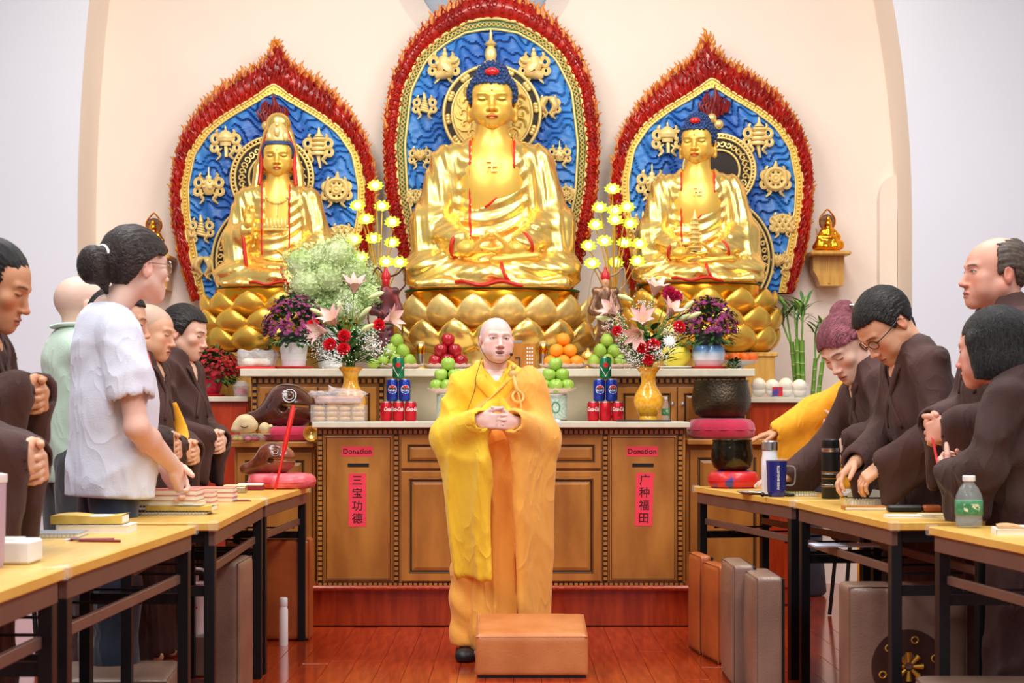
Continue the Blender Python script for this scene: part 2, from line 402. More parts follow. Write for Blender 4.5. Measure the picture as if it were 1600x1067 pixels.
# ------------------------------------------------------------------ heads, hands, arms
def sstep(x, a, b): 
    t = np.clip((x-a)/(b-a), 0, 1); return t*t*(3-2*t)
def make_head(neck_to=(0, 0.03, -0.2), h=0.0034, skin=(214, 168, 140), lips=(176, 96, 88), brow=(60, 48, 42), brow_a=0.8, fat=1.0, wide=1.0,
              nose=1.0, mouth='shut', eyes='open', stubble=None, lobe=0.0, neck_r=(0.053, 0.06), cheek=1.0, chin=1.0, iris=(40, 28, 22), smile=0.0, eo=1.0, bump=0.0, age=0.0, shave=None):
    nt = np.array(neck_to, float)
    lo = np.minimum((-0.105*wide, -0.13, -0.13-lobe), nt-0.075); hi = np.maximum((0.105*wide, 0.125, 0.128+bump), nt+0.075)
    F = Field(lo, hi, h); W = wide
    F.ell((0, 0.02, 0.03), (0.076*W, 0.096, 0.086), k=0.02)
    F.ell((0, -0.03, 0.025), (0.065*W, 0.06, 0.065), k=0.02)
    F.ell((0, -0.033, -0.03), (0.06*W*fat, 0.055, 0.07), k=0.02)
    if bump: F.ell((0, 0.03, 0.105), (0.045, 0.05, 0.02+bump), k=0.02)
    for s in (-1, 1):
        F.rcone((s*0.05*W*fat, 0.0, -0.05), (s*0.012, -0.062, -0.094), 0.023*fat, 0.018*chin, k=0.025)
        F.ell((s*0.042*W, -0.058, -0.022), (0.023*cheek, 0.021, 0.02), k=0.02)
        if fat > 1.02: F.ell((s*0.037*W, -0.055, -0.055), (0.026*fat, 0.024, 0.028), k=0.02)
        F.rcone((s*0.042*W, -0.074, 0.021), (s*0.012, -0.088, 0.018), 0.008, 0.008, k=0.014)
    F.ell((0, -0.073, -0.098*chin), (0.02, 0.017, 0.015), k=0.015)
    F.ell((0, -0.074, -0.068), (0.029, 0.02, 0.026), k=0.02)
    F.rcone((0, -0.086, 0.008), (0, -0.104, -0.036), 0.0068*nose, 0.0098*nose, k=0.012)
    F.ell((0, -0.107, -0.039), (0.0115*nose, 0.011*nose, 0.009), k=0.006)
    for s in (-1, 1):
        F.ell((s*0.0135*nose, -0.098, -0.042), (0.0085*nose, 0.010, 0.0072), k=0.006)
        F.ell((s*0.0315*W, -0.096, 0.001), (0.017, 0.0125, 0.0098), k=0.011, op='s')
        F.ell((s*0.0315*W, -0.0765, 0.0), (0.0152, 0.0108, 0.0092), k=0.004)
        F.rcone((s*0.018*W, -0.0865, 0.0045), (s*0.045*W, -0.079, 0.004), 0.0028, 0.003, k=0.003)
        if age > 0:
            F.rcone((s*0.017, -0.1, -0.045), (s*0.032, -0.088, -0.068), 0.0016, 0.0016, k=0.006*age, op='s')
            F.rcone((s*0.02, -0.094, -0.014), (s*0.04, -0.086, -0.015), 0.0016, 0.0016, k=0.005*age, op='s')
    if mouth == 'shut':
        F.ell((0, -0.0935, -0.0665), (0.021, 0.0072, 0.0054), k=0.004); F.ell((0, -0.0915, -0.0775), (0.017, 0.008, 0.0066), k=0.004)
        F.rbox((0, -0.104, -0.0718), (0.019, 0.008, 0.0012), 0.001, k=0.004, op='s')
    else:
        F.ell((0, -0.0935, -0.0635), (0.023, 0.0075, 0.0050), k=0.004); F.ell((0, -0.0905, -0.0825), (0.019, 0.0085, 0.0062), k=0.004)
        F.ell((0, -0.097, -0.0725), (0.018, 0.011, 0.0055), k=0.003, op='s')
    for s in (-1, 1):
        Re = rot3(0, 0, s*0.25)
        F.ell((s*0.079*W, 0.016, -0.008), (0.0085, 0.018, 0.031), R=Re, k=0.006)
        if lobe: F.rcone((s*0.08*W, 0.012, -0.03), (s*0.078*W, 0.008, -0.04-lobe), 0.010, 0.012, k=0.006)
        F.ell((s*0.0895*W, 0.010, -0.004), (0.0075, 0.010, 0.017), R=Re, k=0.005, op='s')
    F.rcone((0, 0.022, -0.055), tuple(nt), neck_r[0], neck_r[1], k=0.03)
    V, Q, _ = F.polys(); x, y, z = V.T; x = x/W
    # complexion
    C = np.tile(np.array(lin(skin)), (len(V), 1)); ax = np.abs(x)
    def mixc(c, m): 
        nonlocal C; C = C+(np.array(lin(c))-C)*np.clip(m, 0, 1)[:, None]
    warm = (min(255, skin[0]+6), max(0, skin[1]-34), max(0, skin[2]-34))
    front = sstep(-y, 0.05, 0.075)
    mixc(warm, 0.45*np.exp(-((ax-0.042)/0.02)**2-((z+0.032)/0.02)**2)*front)
    mixc(warm, 0.4*np.exp(-(ax/0.016)**2-((z+0.04)/0.014)**2)*front)
    mixc(warm, 0.5*sstep(ax, 0.074, 0.083)*(z < 0.03)*(z > -0.06))
    if shave is not None:
        hl = 0.062-0.9*np.clip(y+0.055, 0, 0.09)+0.0*ax
        mixc(shave, 0.55*sstep(z-hl, -0.006, 0.012)*(ax < 0.077))
    if stubble is not None:
        mixc(stubble, 0.35*sstep(-z, 0.052, 0.07)*front*(z > -0.125))
    zl = -0.0705; sm = smile*(ax/0.02)**2*0.006
    lh = 0.0112 if mouth == 'shut' else 0.0155
    lipm = (1-sstep(np.sqrt((ax/0.0225)**2+((z-zl-sm+0.0015)/lh)**2), 0.82, 1.08))*sstep(-y, 0.08, 0.086)
    mixc(lips, lipm*0.75)
    if mouth == 'shut': mixc((70, 30, 28), 0.75*(1-sstep(np.abs(z+0.0718-sm), 0.0012, 0.0034))*(1-sstep(ax, 0.017, 0.022))*sstep(-y, 0.08, 0.086))
    else:
        mm = (1-sstep(np.sqrt((ax/0.0185)**2+((z+0.0725)/0.0062)**2), 0.8, 1.15))*sstep(-y, 0.07, 0.078); mixc((66, 26, 24), mm); 
        mixc((225, 214, 205), mm*(z > -0.0715)*(ax < 0.013)*0.9)
    bz = 0.0215+0.10*(ax-0.03)*(ax < 0.03)-0.22*np.clip(ax-0.036, 0, 1)
    mixc(brow, brow_a*(1-sstep(np.abs(z-bz), 0.0022, 0.0052))*sstep(ax, 0.011, 0.016)*(1-sstep(ax, 0.045, 0.053))*front)
    ex = (ax-0.0315)/0.0145
    if eyes == 'open':
        up = 0.0042*eo*np.sqrt(np.clip(1-ex*ex, 0, 1)); eye = (np.abs(ex) < 1)*(z < up)*(z > -up*0.85)*front
        mixc((206, 192, 182), eye*0.8); mixc(iris, eye*(np.abs(ax-0.031) < 0.0058))
        mixc((40, 30, 28), 0.9*(1-sstep(np.abs(z-0.0042*eo*np.sqrt(np.clip(1.05-ex*ex, 0, 1))-0.0006), 0.0009, 0.0028))*(np.abs(ex) < 1.1)*front)
    elif eyes == 'down':
        mixc((50, 36, 32), 0.85*(1-sstep(np.abs(z+0.0032-0.002*ex*ex), 0.0012, 0.0032))*(np.abs(ex) < 1.1)*front)
        mixc((150, 100, 82), 0.35*(1-sstep(np.abs(z-0.0075+0.003*ex*ex), 0.001, 0.003))*(np.abs(ex) < 1.1)*front)
    nos = np.exp(-((ax-0.0085)/0.004)**2-((z+0.0475)/0.0032)**2)*front*(y < -0.09); mixc((90, 45, 40), 0.7*nos)
    return V, Q, C
def hair_field(style, h=0.0042, vol=1.0, W=1.0):
    lo = np.array((-0.14, -0.15, -0.22)); hi = np.array((0.14, 0.24, 0.2))
    F = Field(lo, hi, h)
    v = 0.010*vol
    F.ell((0, 0.02, 0.03), (0.076*W+v, 0.096+v, 0.086+v*1.3), k=0.01)
    F.ell((0, -0.022, 0.03), (0.066*W+v, 0.06+v, 0.068+v), k=0.015)
    X, Y, Z = F.ax[0][:, None, None], F.ax[1][None, :, None], F.ax[2][None, None, :]
    AX = np.abs(X)
    if style in ('short', 'balding', 'bun', 'crop'):
        # lower boundary of the hair: high on the forehead, round the ear, low at the nape
        yy = np.clip(Y, -0.12, 0.12)
        line = np.where(yy < -0.045, 0.066, np.where(yy < -0.012, 0.066-(yy+0.045)*2.4, np.where(yy < 0.035, -0.013+(yy+0.012)*0.6, np.where(yy < 0.06, 0.012-(yy-0.035)*2.6, -0.055))))
        if style == 'bun': line = np.where(yy < -0.03, 0.06-0.35*AX, np.where(yy < 0.03, 0.04-(yy+0.03)*0.6, np.where(yy < 0.06, 0.004-(yy-0.03)*2.2, -0.065)))
        F.F = np.maximum(F.F, (line-Z)*0.7).astype(np.float32)
        if style == 'balding':
            top = np.sqrt((X/0.062)**2+((Y+0.03)/0.1)**2)
            F.F = np.maximum(F.F, np.where(Z > 0.02, (1.0-top)*0.05, -1)).astype(np.float32)
            F.F = np.maximum(F.F, (-0.02-Y)*0.8+0*Z).astype(np.float32)
    if style == 'bob':
        G = Field(lo, hi, h)
        G.ell((0, 0.026, 0.03), (0.092, 0.112, 0.102), k=0.01)
        G.ell((0, 0.035, -0.05), (0.097, 0.095, 0.09), k=0.03)
        for s in (-1, 1): G.rcone((s*0.075, -0.02, 0.03), (s*0.084, -0.012, -0.10), 0.024, 0.016, k=0.02)
        F.F = G.F
        F.F = np.maximum(F.F, (-0.098+0.3*np.maximum(0, -Y)-Z)*0.8).astype(np.float32)
        fringe = np.maximum(np.maximum(AX-0.066, Z-0.045), Y+0.03)
        F.F = np.maximum(F.F, -fringe).astype(np.float32)
    if style == 'mid':
        G = Field(lo, hi, h)
        G.ell((0, 0.022, 0.032), (0.086, 0.104, 0.096), k=0.01)
        for s in (-1, 1): G.rcone((s*0.07, 0.0, 0.03), (s*0.077, 0.012, -0.075), 0.024, 0.02, k=0.02)
        G.ell((0, 0.06, -0.05), (0.075, 0.05, 0.07), k=0.02)
        F.F = G.F
        fringe = np.maximum(np.maximum(AX-0.068, Z-0.062), Y+0.02)
        F.F = np.maximum(F.F, -fringe).astype(np.float32)
    return F
def bun(F, c, r, k=0.012):
    F.ell(c, r, k=k); return F
def strand(F, a=0.0013, n=74, ax='y'):
    X, Y, Z = F.ax[0][:, None, None], F.ax[1][None, :, None], F.ax[2][None, None, :]
    if ax == 'y': th = np.arctan2(X+0*Y, Z+0.05+0*Y)       # strands run front to back
    else: th = np.arctan2(X+0*Z, Y-0.02+0*Z)                # strands hang down
    F.F = (F.F+a*np.sin(n*th+6*np.sin(Z*22+3*Y))+a*0.7*np.sin(n*0.43*th+9*Y*6)).astype(np.float32); return F
def hand(F, w, d, n, side, curl=0.4, spread=1.0, sc=1.0, k=0.004, thumb=(0.6, 0.75, 0.25), tb=0.6):
    w = np.array(w, float); d = np.array(d, float); d /= np.linalg.norm(d); n = np.array(n, float); n -= d*(n@d); n /= np.linalg.norm(n)
    u = np.cross(d, n)*side; R = np.stack([u, d, n], 1)
    F.rbox(w+d*0.052*sc, (0.040*sc, 0.047*sc, 0.0145*sc), 0.013*sc, R=R, k=0.012)
    F.rcone(w-d*0.02*sc, w+d*0.03*sc, 0.026*sc, 0.024*sc, k=0.02, flat=(n, 0.72))
    if not hasattr(curl, '__len__'): curl = [curl]*4
    tips = []
    for i, (o, L, r) in enumerate(((0.029, 0.072, 0.0088), (0.0098, 0.081, 0.009), (-0.0098, 0.075, 0.0087), (-0.0285, 0.058, 0.0078))):
        p = w+d*(0.090-abs(i-1.2)*0.004)*sc+u*o*sc; ang = 0.12*spread*(0.35-i*0.33)*2; c = curl[i]
        pts = [p]; a = 0
        for L_, da in ((0.45, 0.75), (0.31, 1.0), (0.24, 0.75)):
            a += da*c*1.15; dd = (d*math.cos(ang)+u*math.sin(ang))*math.cos(a)+n*math.sin(a); p = p+dd*L*L_*sc*1.08; pts.append(p)
        F.chain(pts, [r*1.08*sc, r*sc, r*0.92*sc, r*0.78*sc], k=k); tips.append(p)
    p = w+d*0.026*sc+u*0.030*sc+n*0.004*sc; t = d*thumb[0]+u*thumb[1]+n*thumb[2]; t /= np.linalg.norm(t)
    t2 = t*(1-tb)+d*tb+n*0.25*tb; t2 /= np.linalg.norm(t2)
    q = p+t*0.042*sc; q2 = q+t2*0.034*sc; q3 = q2+t2*0.024*sc
    F.rcone(p, q, 0.0155*sc, 0.0115*sc, k=0.010); F.chain([q, q2, q3], [0.0112*sc, 0.0105*sc, 0.0085*sc], k=k)
    return tips
def arm_mesh(el, wr, hd, pn, side, curl=0.4, sh=None, h=0.0036, r=(0.043, 0.038, 0.026), **kw):
    el = np.array(el, float); wr = np.array(wr, float); hd = np.array(hd, float); hd /= np.linalg.norm(hd)
    pts = [el, wr, wr+hd*0.2]+([np.array(sh, float)] if sh is not None else [])
    lo = np.min(pts, 0)-0.085; hi = np.max(pts, 0)+0.085
    F = Field(lo, hi, h)
    mid = el*0.7+wr*0.3
    F.chain([el, mid, wr], [r[1], r[1]*1.04, r[2]], k=0.02)
    if sh is not None: F.rcone(np.array(sh, float), el, r[0], r[1]*0.95, k=0.02)
    hand(F, wr, hd, pn, side, curl, **kw)
    V, Q, _ = F.polys(); return V, Q
def weave(name, rgb, rough=0.75, var=0.12, bump=0.25, sheen=0.3, bscale=260.0, vscale=9, wr=0.42, ws=5.0):
    if name in MATS: return MATS[name]
    m = mat(name, rgb, rough, var=var, vscale=vscale, bump=bump, bscale=bscale, sheen=sheen, spec=0.3)
    # soft wrinkles: ridges of a warped noise, on top of the weave
    nt = m.node_tree; N = nt.nodes; L = nt.links; tc = N['Texture Coordinate']; bp0 = N['Bump']
    mp = N.new('ShaderNodeMapping'); mp.inputs['Scale'].default_value = (1.5, 1.5, 0.6); mp.inputs['Rotation'].default_value = (0.3, 0.45, 0); L.new(tc.outputs['Object'], mp.inputs[0])
    nz = N.new('ShaderNodeTexNoise'); nz.inputs['Scale'].default_value = ws; nz.inputs['Detail'].default_value = 2; nz.inputs['Distortion'].default_value = 0.6; L.new(mp.outputs[0], nz.inputs['Vector'])
    a = N.new('ShaderNodeMath'); a.operation = 'SUBTRACT'; a.inputs[1].default_value = 0.5; L.new(nz.outputs['Fac'], a.inputs[0]); b = N.new('ShaderNodeMath'); b.operation = 'ABSOLUTE'; L.new(a.outputs[0], b.inputs[0])
    c = N.new('ShaderNodeMath'); c.operation = 'POWER'; c.inputs[1].default_value = 0.7; L.new(b.outputs[0], c.inputs[0])
    bp = N.new('ShaderNodeBump'); bp.invert = True; bp.inputs['Strength'].default_value = wr; bp.inputs['Distance'].default_value = 0.05; L.new(c.outputs[0], bp.inputs['Height']); L.new(bp0.outputs[0], bp.inputs['Normal']); L.new(bp.outputs[0], N['Principled BSDF'].inputs['Normal'])
    return m
# ------------------------------------------------------------------ materials of the place
M_wall = mat('cream_plaster', (246, 231, 218), 0.85, var=0.03, vscale=1.2, bump=0.03, bscale=60)
M_white = mat('white_plaster', (232, 235, 245), 0.85, var=0.015, vscale=1.0)
M_reveal = mat('cream_reveal', (240, 226, 212), 0.85, var=0.03, vscale=1.2)
M_grey = mat('grey_blue_paint', (170, 180, 195), 0.8, var=0.03)
M_floor = mat('red_wood_floor', (182, 66, 26), 0.15, var=0.3, vscale=5, stretch=(9, 0.7, 1), coat=0.4, bump=0.02, bscale=9, rgb2=(146, 44, 18))
M_plinth = mat('red_stained_wood', (176, 62, 24), 0.25, vscale=5, rgb2=(146, 44, 16), stretch=(6, 6, 0.8), coat=0.3)
M_redcab = mat('red_cabinet_wood', (196, 66, 24), 0.3, vscale=6, rgb2=(170, 50, 18), stretch=(8, 8, 0.8), coat=0.2)
M_wood = mat('honey_cabinet_wood', (192, 128, 54), 0.38, vscale=3.2, rgb2=(160, 98, 38), stretch=(2.4, 2.4, 0.7), coat=0.15, bump=0.02, bscale=50)
M_glaze = mat('dark_glaze_wood', (58, 34, 16), 0.45, var=0.2)
M_stone = mat('pale_quartz', (222, 212, 190), 0.35, var=0.05, vscale=25)
M_beige = mat('beige_stone_panel', (196, 182, 154), 0.4, var=0.06, vscale=8)
M_black = mat('black_paint', (16, 15, 16), 0.45, var=0.1)
M_silver = mat('brushed_silver', (205, 205, 205), 0.28, metal=1.0, var=0.05)
M_red_paper = mat('red_paper', (244, 62, 84), 0.7, var=0.04, vscale=12)
M_ink = mat('black_ink', (58, 16, 20), 0.6, var=0.05)
# ------------------------------------------------------------------ floor
fl = MB().box((0, 4.4, -0.03), (11, 15.6, 0.05)).build('floor', M_floor); tag(fl, kind='structure')
pw = 0.118; rnd = random.Random(3); ncol = 34; x0 = -2.0
plank_meshes = {}
for i in range(ncol):
    y = 7.0+rnd.uniform(-0.5, 0.0)
    while y < 9.36:
        L = rnd.choice((0.9, 1.2, 1.5)); y1 = min(y+L, 9.37)
        if y1-y > 0.1:
            k = round(y1-y, 2)
            if k not in plank_meshes: plank_meshes[k] = MB().box((0, 0, 0), (pw-0.0016, k-0.0016, 0.005), bev=0.0009).mesh('plank', M_floor, 0)
            link('plank', plank_meshes[k], fl, (x0+(i+0.5)*pw, (y+y1)/2, -0.0025))
        y += L
# ------------------------------------------------------------------ walls
def prof_R(z): 
    t = max(0, z-2.3); return 2.5-0.062*t*t
def prof_L(z):
    t = max(0, z-2.3); return -2.715+0.038*t*t
YB, YF, ZT = 11.75, 11.2, 5.2
CX, CZ, RI, RO = PX(757, YB), PZ(-62, YB), 0.46, 0.62
b = MB(); n = 64; rect = []
x_a, x_b = -2.9, 2.7
for i in range(n):
    a = 2*PI*i/n; c, s_ = math.cos(a), math.sin(a)
    t = min(((x_b-CX)/c if c > 1e-6 else (x_a-CX)/c if c < -1e-6 else 1e9), ((ZT-CZ)/s_ if s_ > 1e-6 else (-0.05-CZ)/s_ if s_ < -1e-6 else 1e9))
    rect.append((CX+c*t, YB, CZ+s_*t))
# exact corners
for cx_, cz_ in ((x_a, -0.05), (x_b, -0.05), (x_a, ZT), (x_b, ZT)):
    j = min(range(n), key=lambda q: (rect[q][0]-cx_)**2+(rect[q][2]-cz_)**2); rect[j] = (cx_, YB, cz_)
circ = [(CX+RO*math.cos(2*PI*i/n), YB, CZ+RO*math.sin(2*PI*i/n)) for i in range(n)]
cin = [(CX+RI*math.cos(2*PI*i/n), YB+0.22, CZ+RI*math.sin(2*PI*i/n)) for i in range(n)]
v = rect+circ+cin; f = [(i, (i+1) % n, n+(i+1) % n, n+i) for i in range(n)]+[(n+i, n+(i+1) % n, 2*n+(i+1) % n, 2*n+i) for i in range(n)]
b.add(v, f); wb = b.build('wall_back', M_wall, smooth=30); tag(wb, kind='structure')
o = MB().box((CX, YB+0.3, CZ), (1.3, 0.04, 1.3)).build('window_1', M_grey); tag(o, kind='structure')
for nm, pr, xo, sg in (('wall_right', prof_R, 5.5, 1), ('wall_left', prof_L, -5.5, -1)):
    zs = [-0.05+k*(ZT+0.05)/26 for k in range(27)]; b = MB()
    b.grid([[(pr(z), YF, z), (xo, YF, z)] for z in zs], mi=0, flip=sg < 0)
    o = b.build(nm, M_white, smooth=30); tag(o, kind='structure')
    b = MB(); b.grid([[(pr(z), YF-0.001, z), (pr(z)+0.012*sg, YB+0.02, z)] for z in zs], flip=sg > 0)
    o = b.build('trim_1' if sg > 0 else 'trim_2', M_reveal, smooth=30); tag(o, kind='structure')
# shallow rounded pilaster beside the right reveal
pil = [(0, 0)]+[(0.10-0.10*math.cos(a), 2.5+0.16*math.sin(a)) for a in [k*PI/2/6 for k in range(7)]]+[(0.115, 2.66), (0.115, 0)]
MBp = MB().prism([(2.392+x, z) for x, z in pil], 11.66, YB-0.001); o = MBp.build('trim_3', M_reveal, smooth=30); tag(o, kind='structure')
# ------------------------------------------------------------------ joinery helpers
def panel_rings(mb, x0, x1, z0, z1, y, prof, mats=None):
    """rectangular raised panel facing -Y: prof is a list of (inset, forward)"""
    R = []
    for ins, fw in prof: R.append([(x0+ins, y-fw, z0+ins), (x1-ins, y-fw, z0+ins), (x1-ins, y-fw, z1-ins), (x0+ins, y-fw, z1-ins)])
    for k in range(len(R)-1):
        for i in range(4):
            j = (i+1) % 4; mb.add([R[k][i], R[k][j], R[k+1][j], R[k+1][i]], [(0, 1, 2, 3)], mats[k] if mats else 0)
    mb.add(R[-1], [(0, 1, 2, 3)], mats[-1] if mats else 0)
RP = [(0, 0), (0, .020), (.004, .022), (.040, .022), (.044, .017), (.046, .017), (.050, .012), (.056, .012), (.072, .018), (.078, .018)]
RM = [0, 0, 0, 1, 0, 1, 1, 0, 0, 0]
def raised(name, x0, x1, z0, z1, y, parent, sc=1.0):
    mb = MB(); panel_rings(mb, x0, x1, z0, z1, y, [(a*sc, d) for a, d in RP], RM); return mb.build(name, [M_wood, M_glaze], parent, smooth=0)
def dentils(name, parent, a, b, y, pitch=0.0262, size=0.017, thick=0.012, vertical=False):
    """a row of little square blocks along x (or z) from a to b; a=(x,z)"""
    mb = MB(); L = math.hypot(b[0]-a[0], b[1]-a[1]); k = max(1, int(L/pitch)); 
    for i in range(k):
        t = (i+0.5)/k; x = a[0]+(b[0]-a[0])*t; z = a[1]+(b[1]-a[1])*t
        mb.box((x, y-thick/2, z), (size if not vertical else size*1.15, thick, size if vertical else size*1.15))
    o = mb.build(name, M_wood, parent, smooth=0); o['kind'] = 'stuff'; return o
# ------------------------------------------------------------------ the front altar cabinet
YC = 9.40
def cx(px): return PX(px, YC)
def cz(py): return PZ(py, YC)
cab = thing('altar_cabinet', 'long honey-brown wooden altar cabinet with donation slots under pale stone slab', 'cabinet', (cx(783), YC, 0))
ox, oy = cab.location.x, cab.location.y
def cl(px): return cx(px)-ox
zp = cz(920)
mb = MB(); mb.box((0, 0.28, zp/2), (cl(1083)-cl(488), 0.54, zp), bev=0.003); mb.build('plinth', M_plinth, cab)
mb = MB(); mb.box((0, 0.26, zp+0.006), (cl(1085)-cl(486), 0.59, 0.026), bev=0.009); mb.build('plinth_moulding', M_plinth, cab)
mb = MB(); mb.box((0, 0.29, (zp+0.02+cz(668))/2), (cl(1071)-cl(494), 0.54, cz(668)-zp-0.022), bev=0.003); mb.build('body', M_wood, cab)
mb = MB(); w_ = cl(1071)-cl(494); zt, zb = cz(674.5), cz(914); gt = 0.026
for x in (500, 619, 946, 1063): mb.box((cl(x), 0.0175, (zt+zb)/2), (0.026, 0.01, zt-zb+gt))
for z in (zt, zb): mb.box((0, 0.018, z), (w_-0.01, 0.009, gt))
mb.build('moulding_channel', M_glaze, cab, smooth=0)
for x in (500, 619, 946, 1063): dentils('dentil_moulding', cab, (cl(x), zb+0.02), (cl(x), zt-0.02), 0.0145, vertical=True)
for z in (zt, zb): dentils('dentil_moulding', cab, (cl(496), z), (cl(1069), z), 0.0145)
for a, c in ((507, 612), (953, 1057)):
    mb = MB(); panel_rings(mb, cl(a), cl(c), cz(907), cz(681), 0.02, [(0, 0), (0, .012), (.006, .014), (.010, .006), (.0102, .006)], [0, 0, 1, 0, 0]); p_ = mb.build('donation_panel', [M_wood, M_glaze], cab, smooth=0)
    m_ = (a+c)/2; mb = MB().box((cl(m_), 0.0135, cz(727)), (0.112, 0.003, 0.019), bev=0.0012); mb.build('coin_slot', M_black, cab)
for a, c in ((627, 781), (785, 939)):
    raised('drawer', cl(a), cl(c), cz(732), cz(685), 0.02, cab, 0.8)
    raised('door', cl(a), cl(c), cz(908), cz(736), 0.02, cab)
sl = MB().box((0, 0.345, cz(663.5)), (S(590, 9.35), 0.81, S(9, 9.35)), bev=0.003).build('stone_slab', M_stone, cab)
CTOP = cz(663.5)+S(4.5, 9.35)
# red paper signs on the two donation panels
def paper(px, py0, py1, wpx, label, txt, size, vertical=False, lean=0.0):
    y = YC+0.0135; z = cz((py0+py1)/2); h_ = S(py1-py0, YC); w_ = S(wpx, YC)
    t = thing('paper_sign', label, 'sign', (cx(px), y-0.0005, z)); t.rotation_euler = (0, lean, 0)
    MB().box((0, 0.00025, 0), (w_, 0.0006, h_)).build('sheet', M_red_paper, t, smooth=0)
    if vertical:
        for i, ch in enumerate(txt):
            link('character', text_mesh(ch, size, M_ink, 'character', depth=0.0003, bold=0.0004), t, (0, -0.0006, h_*(0.36-0.24*i)), (PI/2, 0, 0))
    else: link('lettering', text_mesh(txt, size, M_ink, depth=0.0003, bold=0.0009, sp=1.08), t, (0, -0.0006, -0.001), (PI/2, 0, 0))
paper(558, 697.5, 713, 49, 'red paper Donation notice on the left panel', 'Donation', 0.037)
paper(1003.5, 697.5, 713, 49, 'red paper Donation notice on the right panel', 'Donation', 0.037)
paper(558, 740, 823, 27.5, 'tall red paper strip reading 三宝功德 below left slot', '三宝功德', 0.058, True)
paper(1007, 739, 822, 27.5, 'tall red paper strip reading 广种福田 below right slot', '广种福田', 0.058, True, 0.03)
# ------------------------------------------------------------------ the raised rear tier
YU = 10.18
def ux(px): return PX(px, YU)
def uz(py): return PZ(py, YU)
tier = thing('altar_tier', 'raised rear altar tier with pale stone slab and honey wood side cupboards', 'cabinet', (ux(777.5), YU, 0))
tx = tier.location.x
def ul(px): return ux(px)-tx
UTOP = PZ(576, 10.13)
for nm, a, c in (('cupboard', 392, 602), ('cupboard', 950, 1166)):
    MB().box(((ul(a)+ul(c))/2, 0.22, uz(588)/2), (ul(c)-ul(a), 0.42, uz(588)), bev=0.003).build(nm, M_wood, tier)
    mb = MB(); mb.box(((ul(a)+ul(c))/2, 0.006, uz(595)), (ul(c)-ul(a)-0.006, 0.008, 0.028))
    for e in (a+6, c-6): mb.box((ul(e), 0.0055, uz(640)), (0.028, 0.009, uz(600)-uz(700)))
    mb.build('moulding_channel', M_glaze, tier, smooth=0)
    dentils('dentil_moulding', tier, (ul(a+1), uz(595)), (ul(c-1), uz(595)), 0.002, pitch=0.034, size=0.02)
    for e in (a+6, c-6): dentils('dentil_moulding', tier, (ul(e), uz(700)), (ul(e), uz(602)), 0.001, pitch=0.034, size=0.019, vertical=True)
    m_ = (a+c)/2
    for (p, q, kx) in ((a+14, m_-1, m_-8), (m_+1, c-14, m_+8)):
        d_ = raised('door', ul(p), ul(q), uz(720), uz(605), 0.01, tier, 0.85)
        kb = MB(); kb.lathe([(0.004, 0), (0.004, 0.008), (0.011, 0.014), (0.012, 0.02), (0.008, 0.025), (0, 0.026)], 14, R=rot3(PI/2, 0, 0)); kb.build('knob', M_silver, d_, loc=(ul(kx), -0.012, uz(631)))
MB().box(((ul(602)+ul(950))/2, 0.235, uz(588)/2), (ul(950)-ul(602)-0.001, 0.41, uz(588))).build('centre_panel', M_beige, tier)
MB().box((0, 0.235, UTOP-0.022), (S(805, 10.13), 0.57, 0.044), bev=0.003).build('stone_slab', M_stone, tier)
# ------------------------------------------------------------------ wing cabinets
YW = 9.80
for lab, a, c, zt_, body in (('low honey-wood wing cabinet left of the altar, below the big wooden fish', 361, 491, 690, (365, 491)), ('low honey-wood wing cabinet right of the altar, below the big bowl', 1073, 1204, 686, (1073, 1198))):
    t = thing('wing_cabinet', lab, 'cabinet', (PX((a+c)/2, YW), YW, 0)); x_ = t.location.x
    zt2 = PZ(zt_, YW)
    MB().box((0, 0.16, zt2-0.016), (PX(c, YW)-PX(a, YW), 0.38, 0.032), bev=0.005).build('top_board', M_wood, t)
    xa, xb = PX(body[0], YW)-x_, PX(body[1], YW)-x_
    MB().box(((xa+xb)/2, 0.19, (zt2-0.033)/2), (xb-xa, 0.31, zt2-0.033), bev=0.003).build('body', M_wood, t)
    raised('door', xa+0.02, xb-0.015, 0.15, zt2-0.06, 0.035, t)
    MB().box(((xa+xb)/2, 0.03, 0.07), (xb-xa, 0.015, 0.13)).build('plinth', M_plinth, t, smooth=0)
# ------------------------------------------------------------------ red side cabinets
YS = 10.42
for lab, a, c, pa, pc, zt_ in (('red-stained side cabinet with pale top under the red chrysanthemum', 285, 388, 300, 388, 619.5), ('red-stained side cabinet with pale top under the tray of buns', 1170, 1262, 1172, 1245, 621)):
    t = thing('side_cabinet', lab, 'cabinet', (PX((a+c)/2, YS), YS, 0)); x_ = t.location.x; zt2 = PZ(zt_, YS)
    MB().box((0, 0.18, zt2-0.015), (PX(c, YS)-PX(a, YS), 0.40, 0.030), bev=0.003).build('pale_top', M_stone, t)
    xa, xb = PX(pa, YS)-x_, PX(pc, YS)-x_
    MB().box(((xa+xb)/2, 0.195, (zt2-0.031)/2), (xb-xa, 0.35, zt2-0.031), bev=0.003).build('body', M_redcab, t)
    mb = MB(); panel_rings(mb, xa+0.012, xb-0.012, 0.1, zt2-0.06, 0.018, [(0, 0), (0, .008), (.003, .010), (.0032, .010)]); mb.build('door', M_redcab, t, smooth=0)
SIDE_ZL, SIDE_ZR = PZ(619.5, YS), PZ(621, YS)
WING_ZL, WING_ZR = PZ(690, YW), PZ(686, YW)
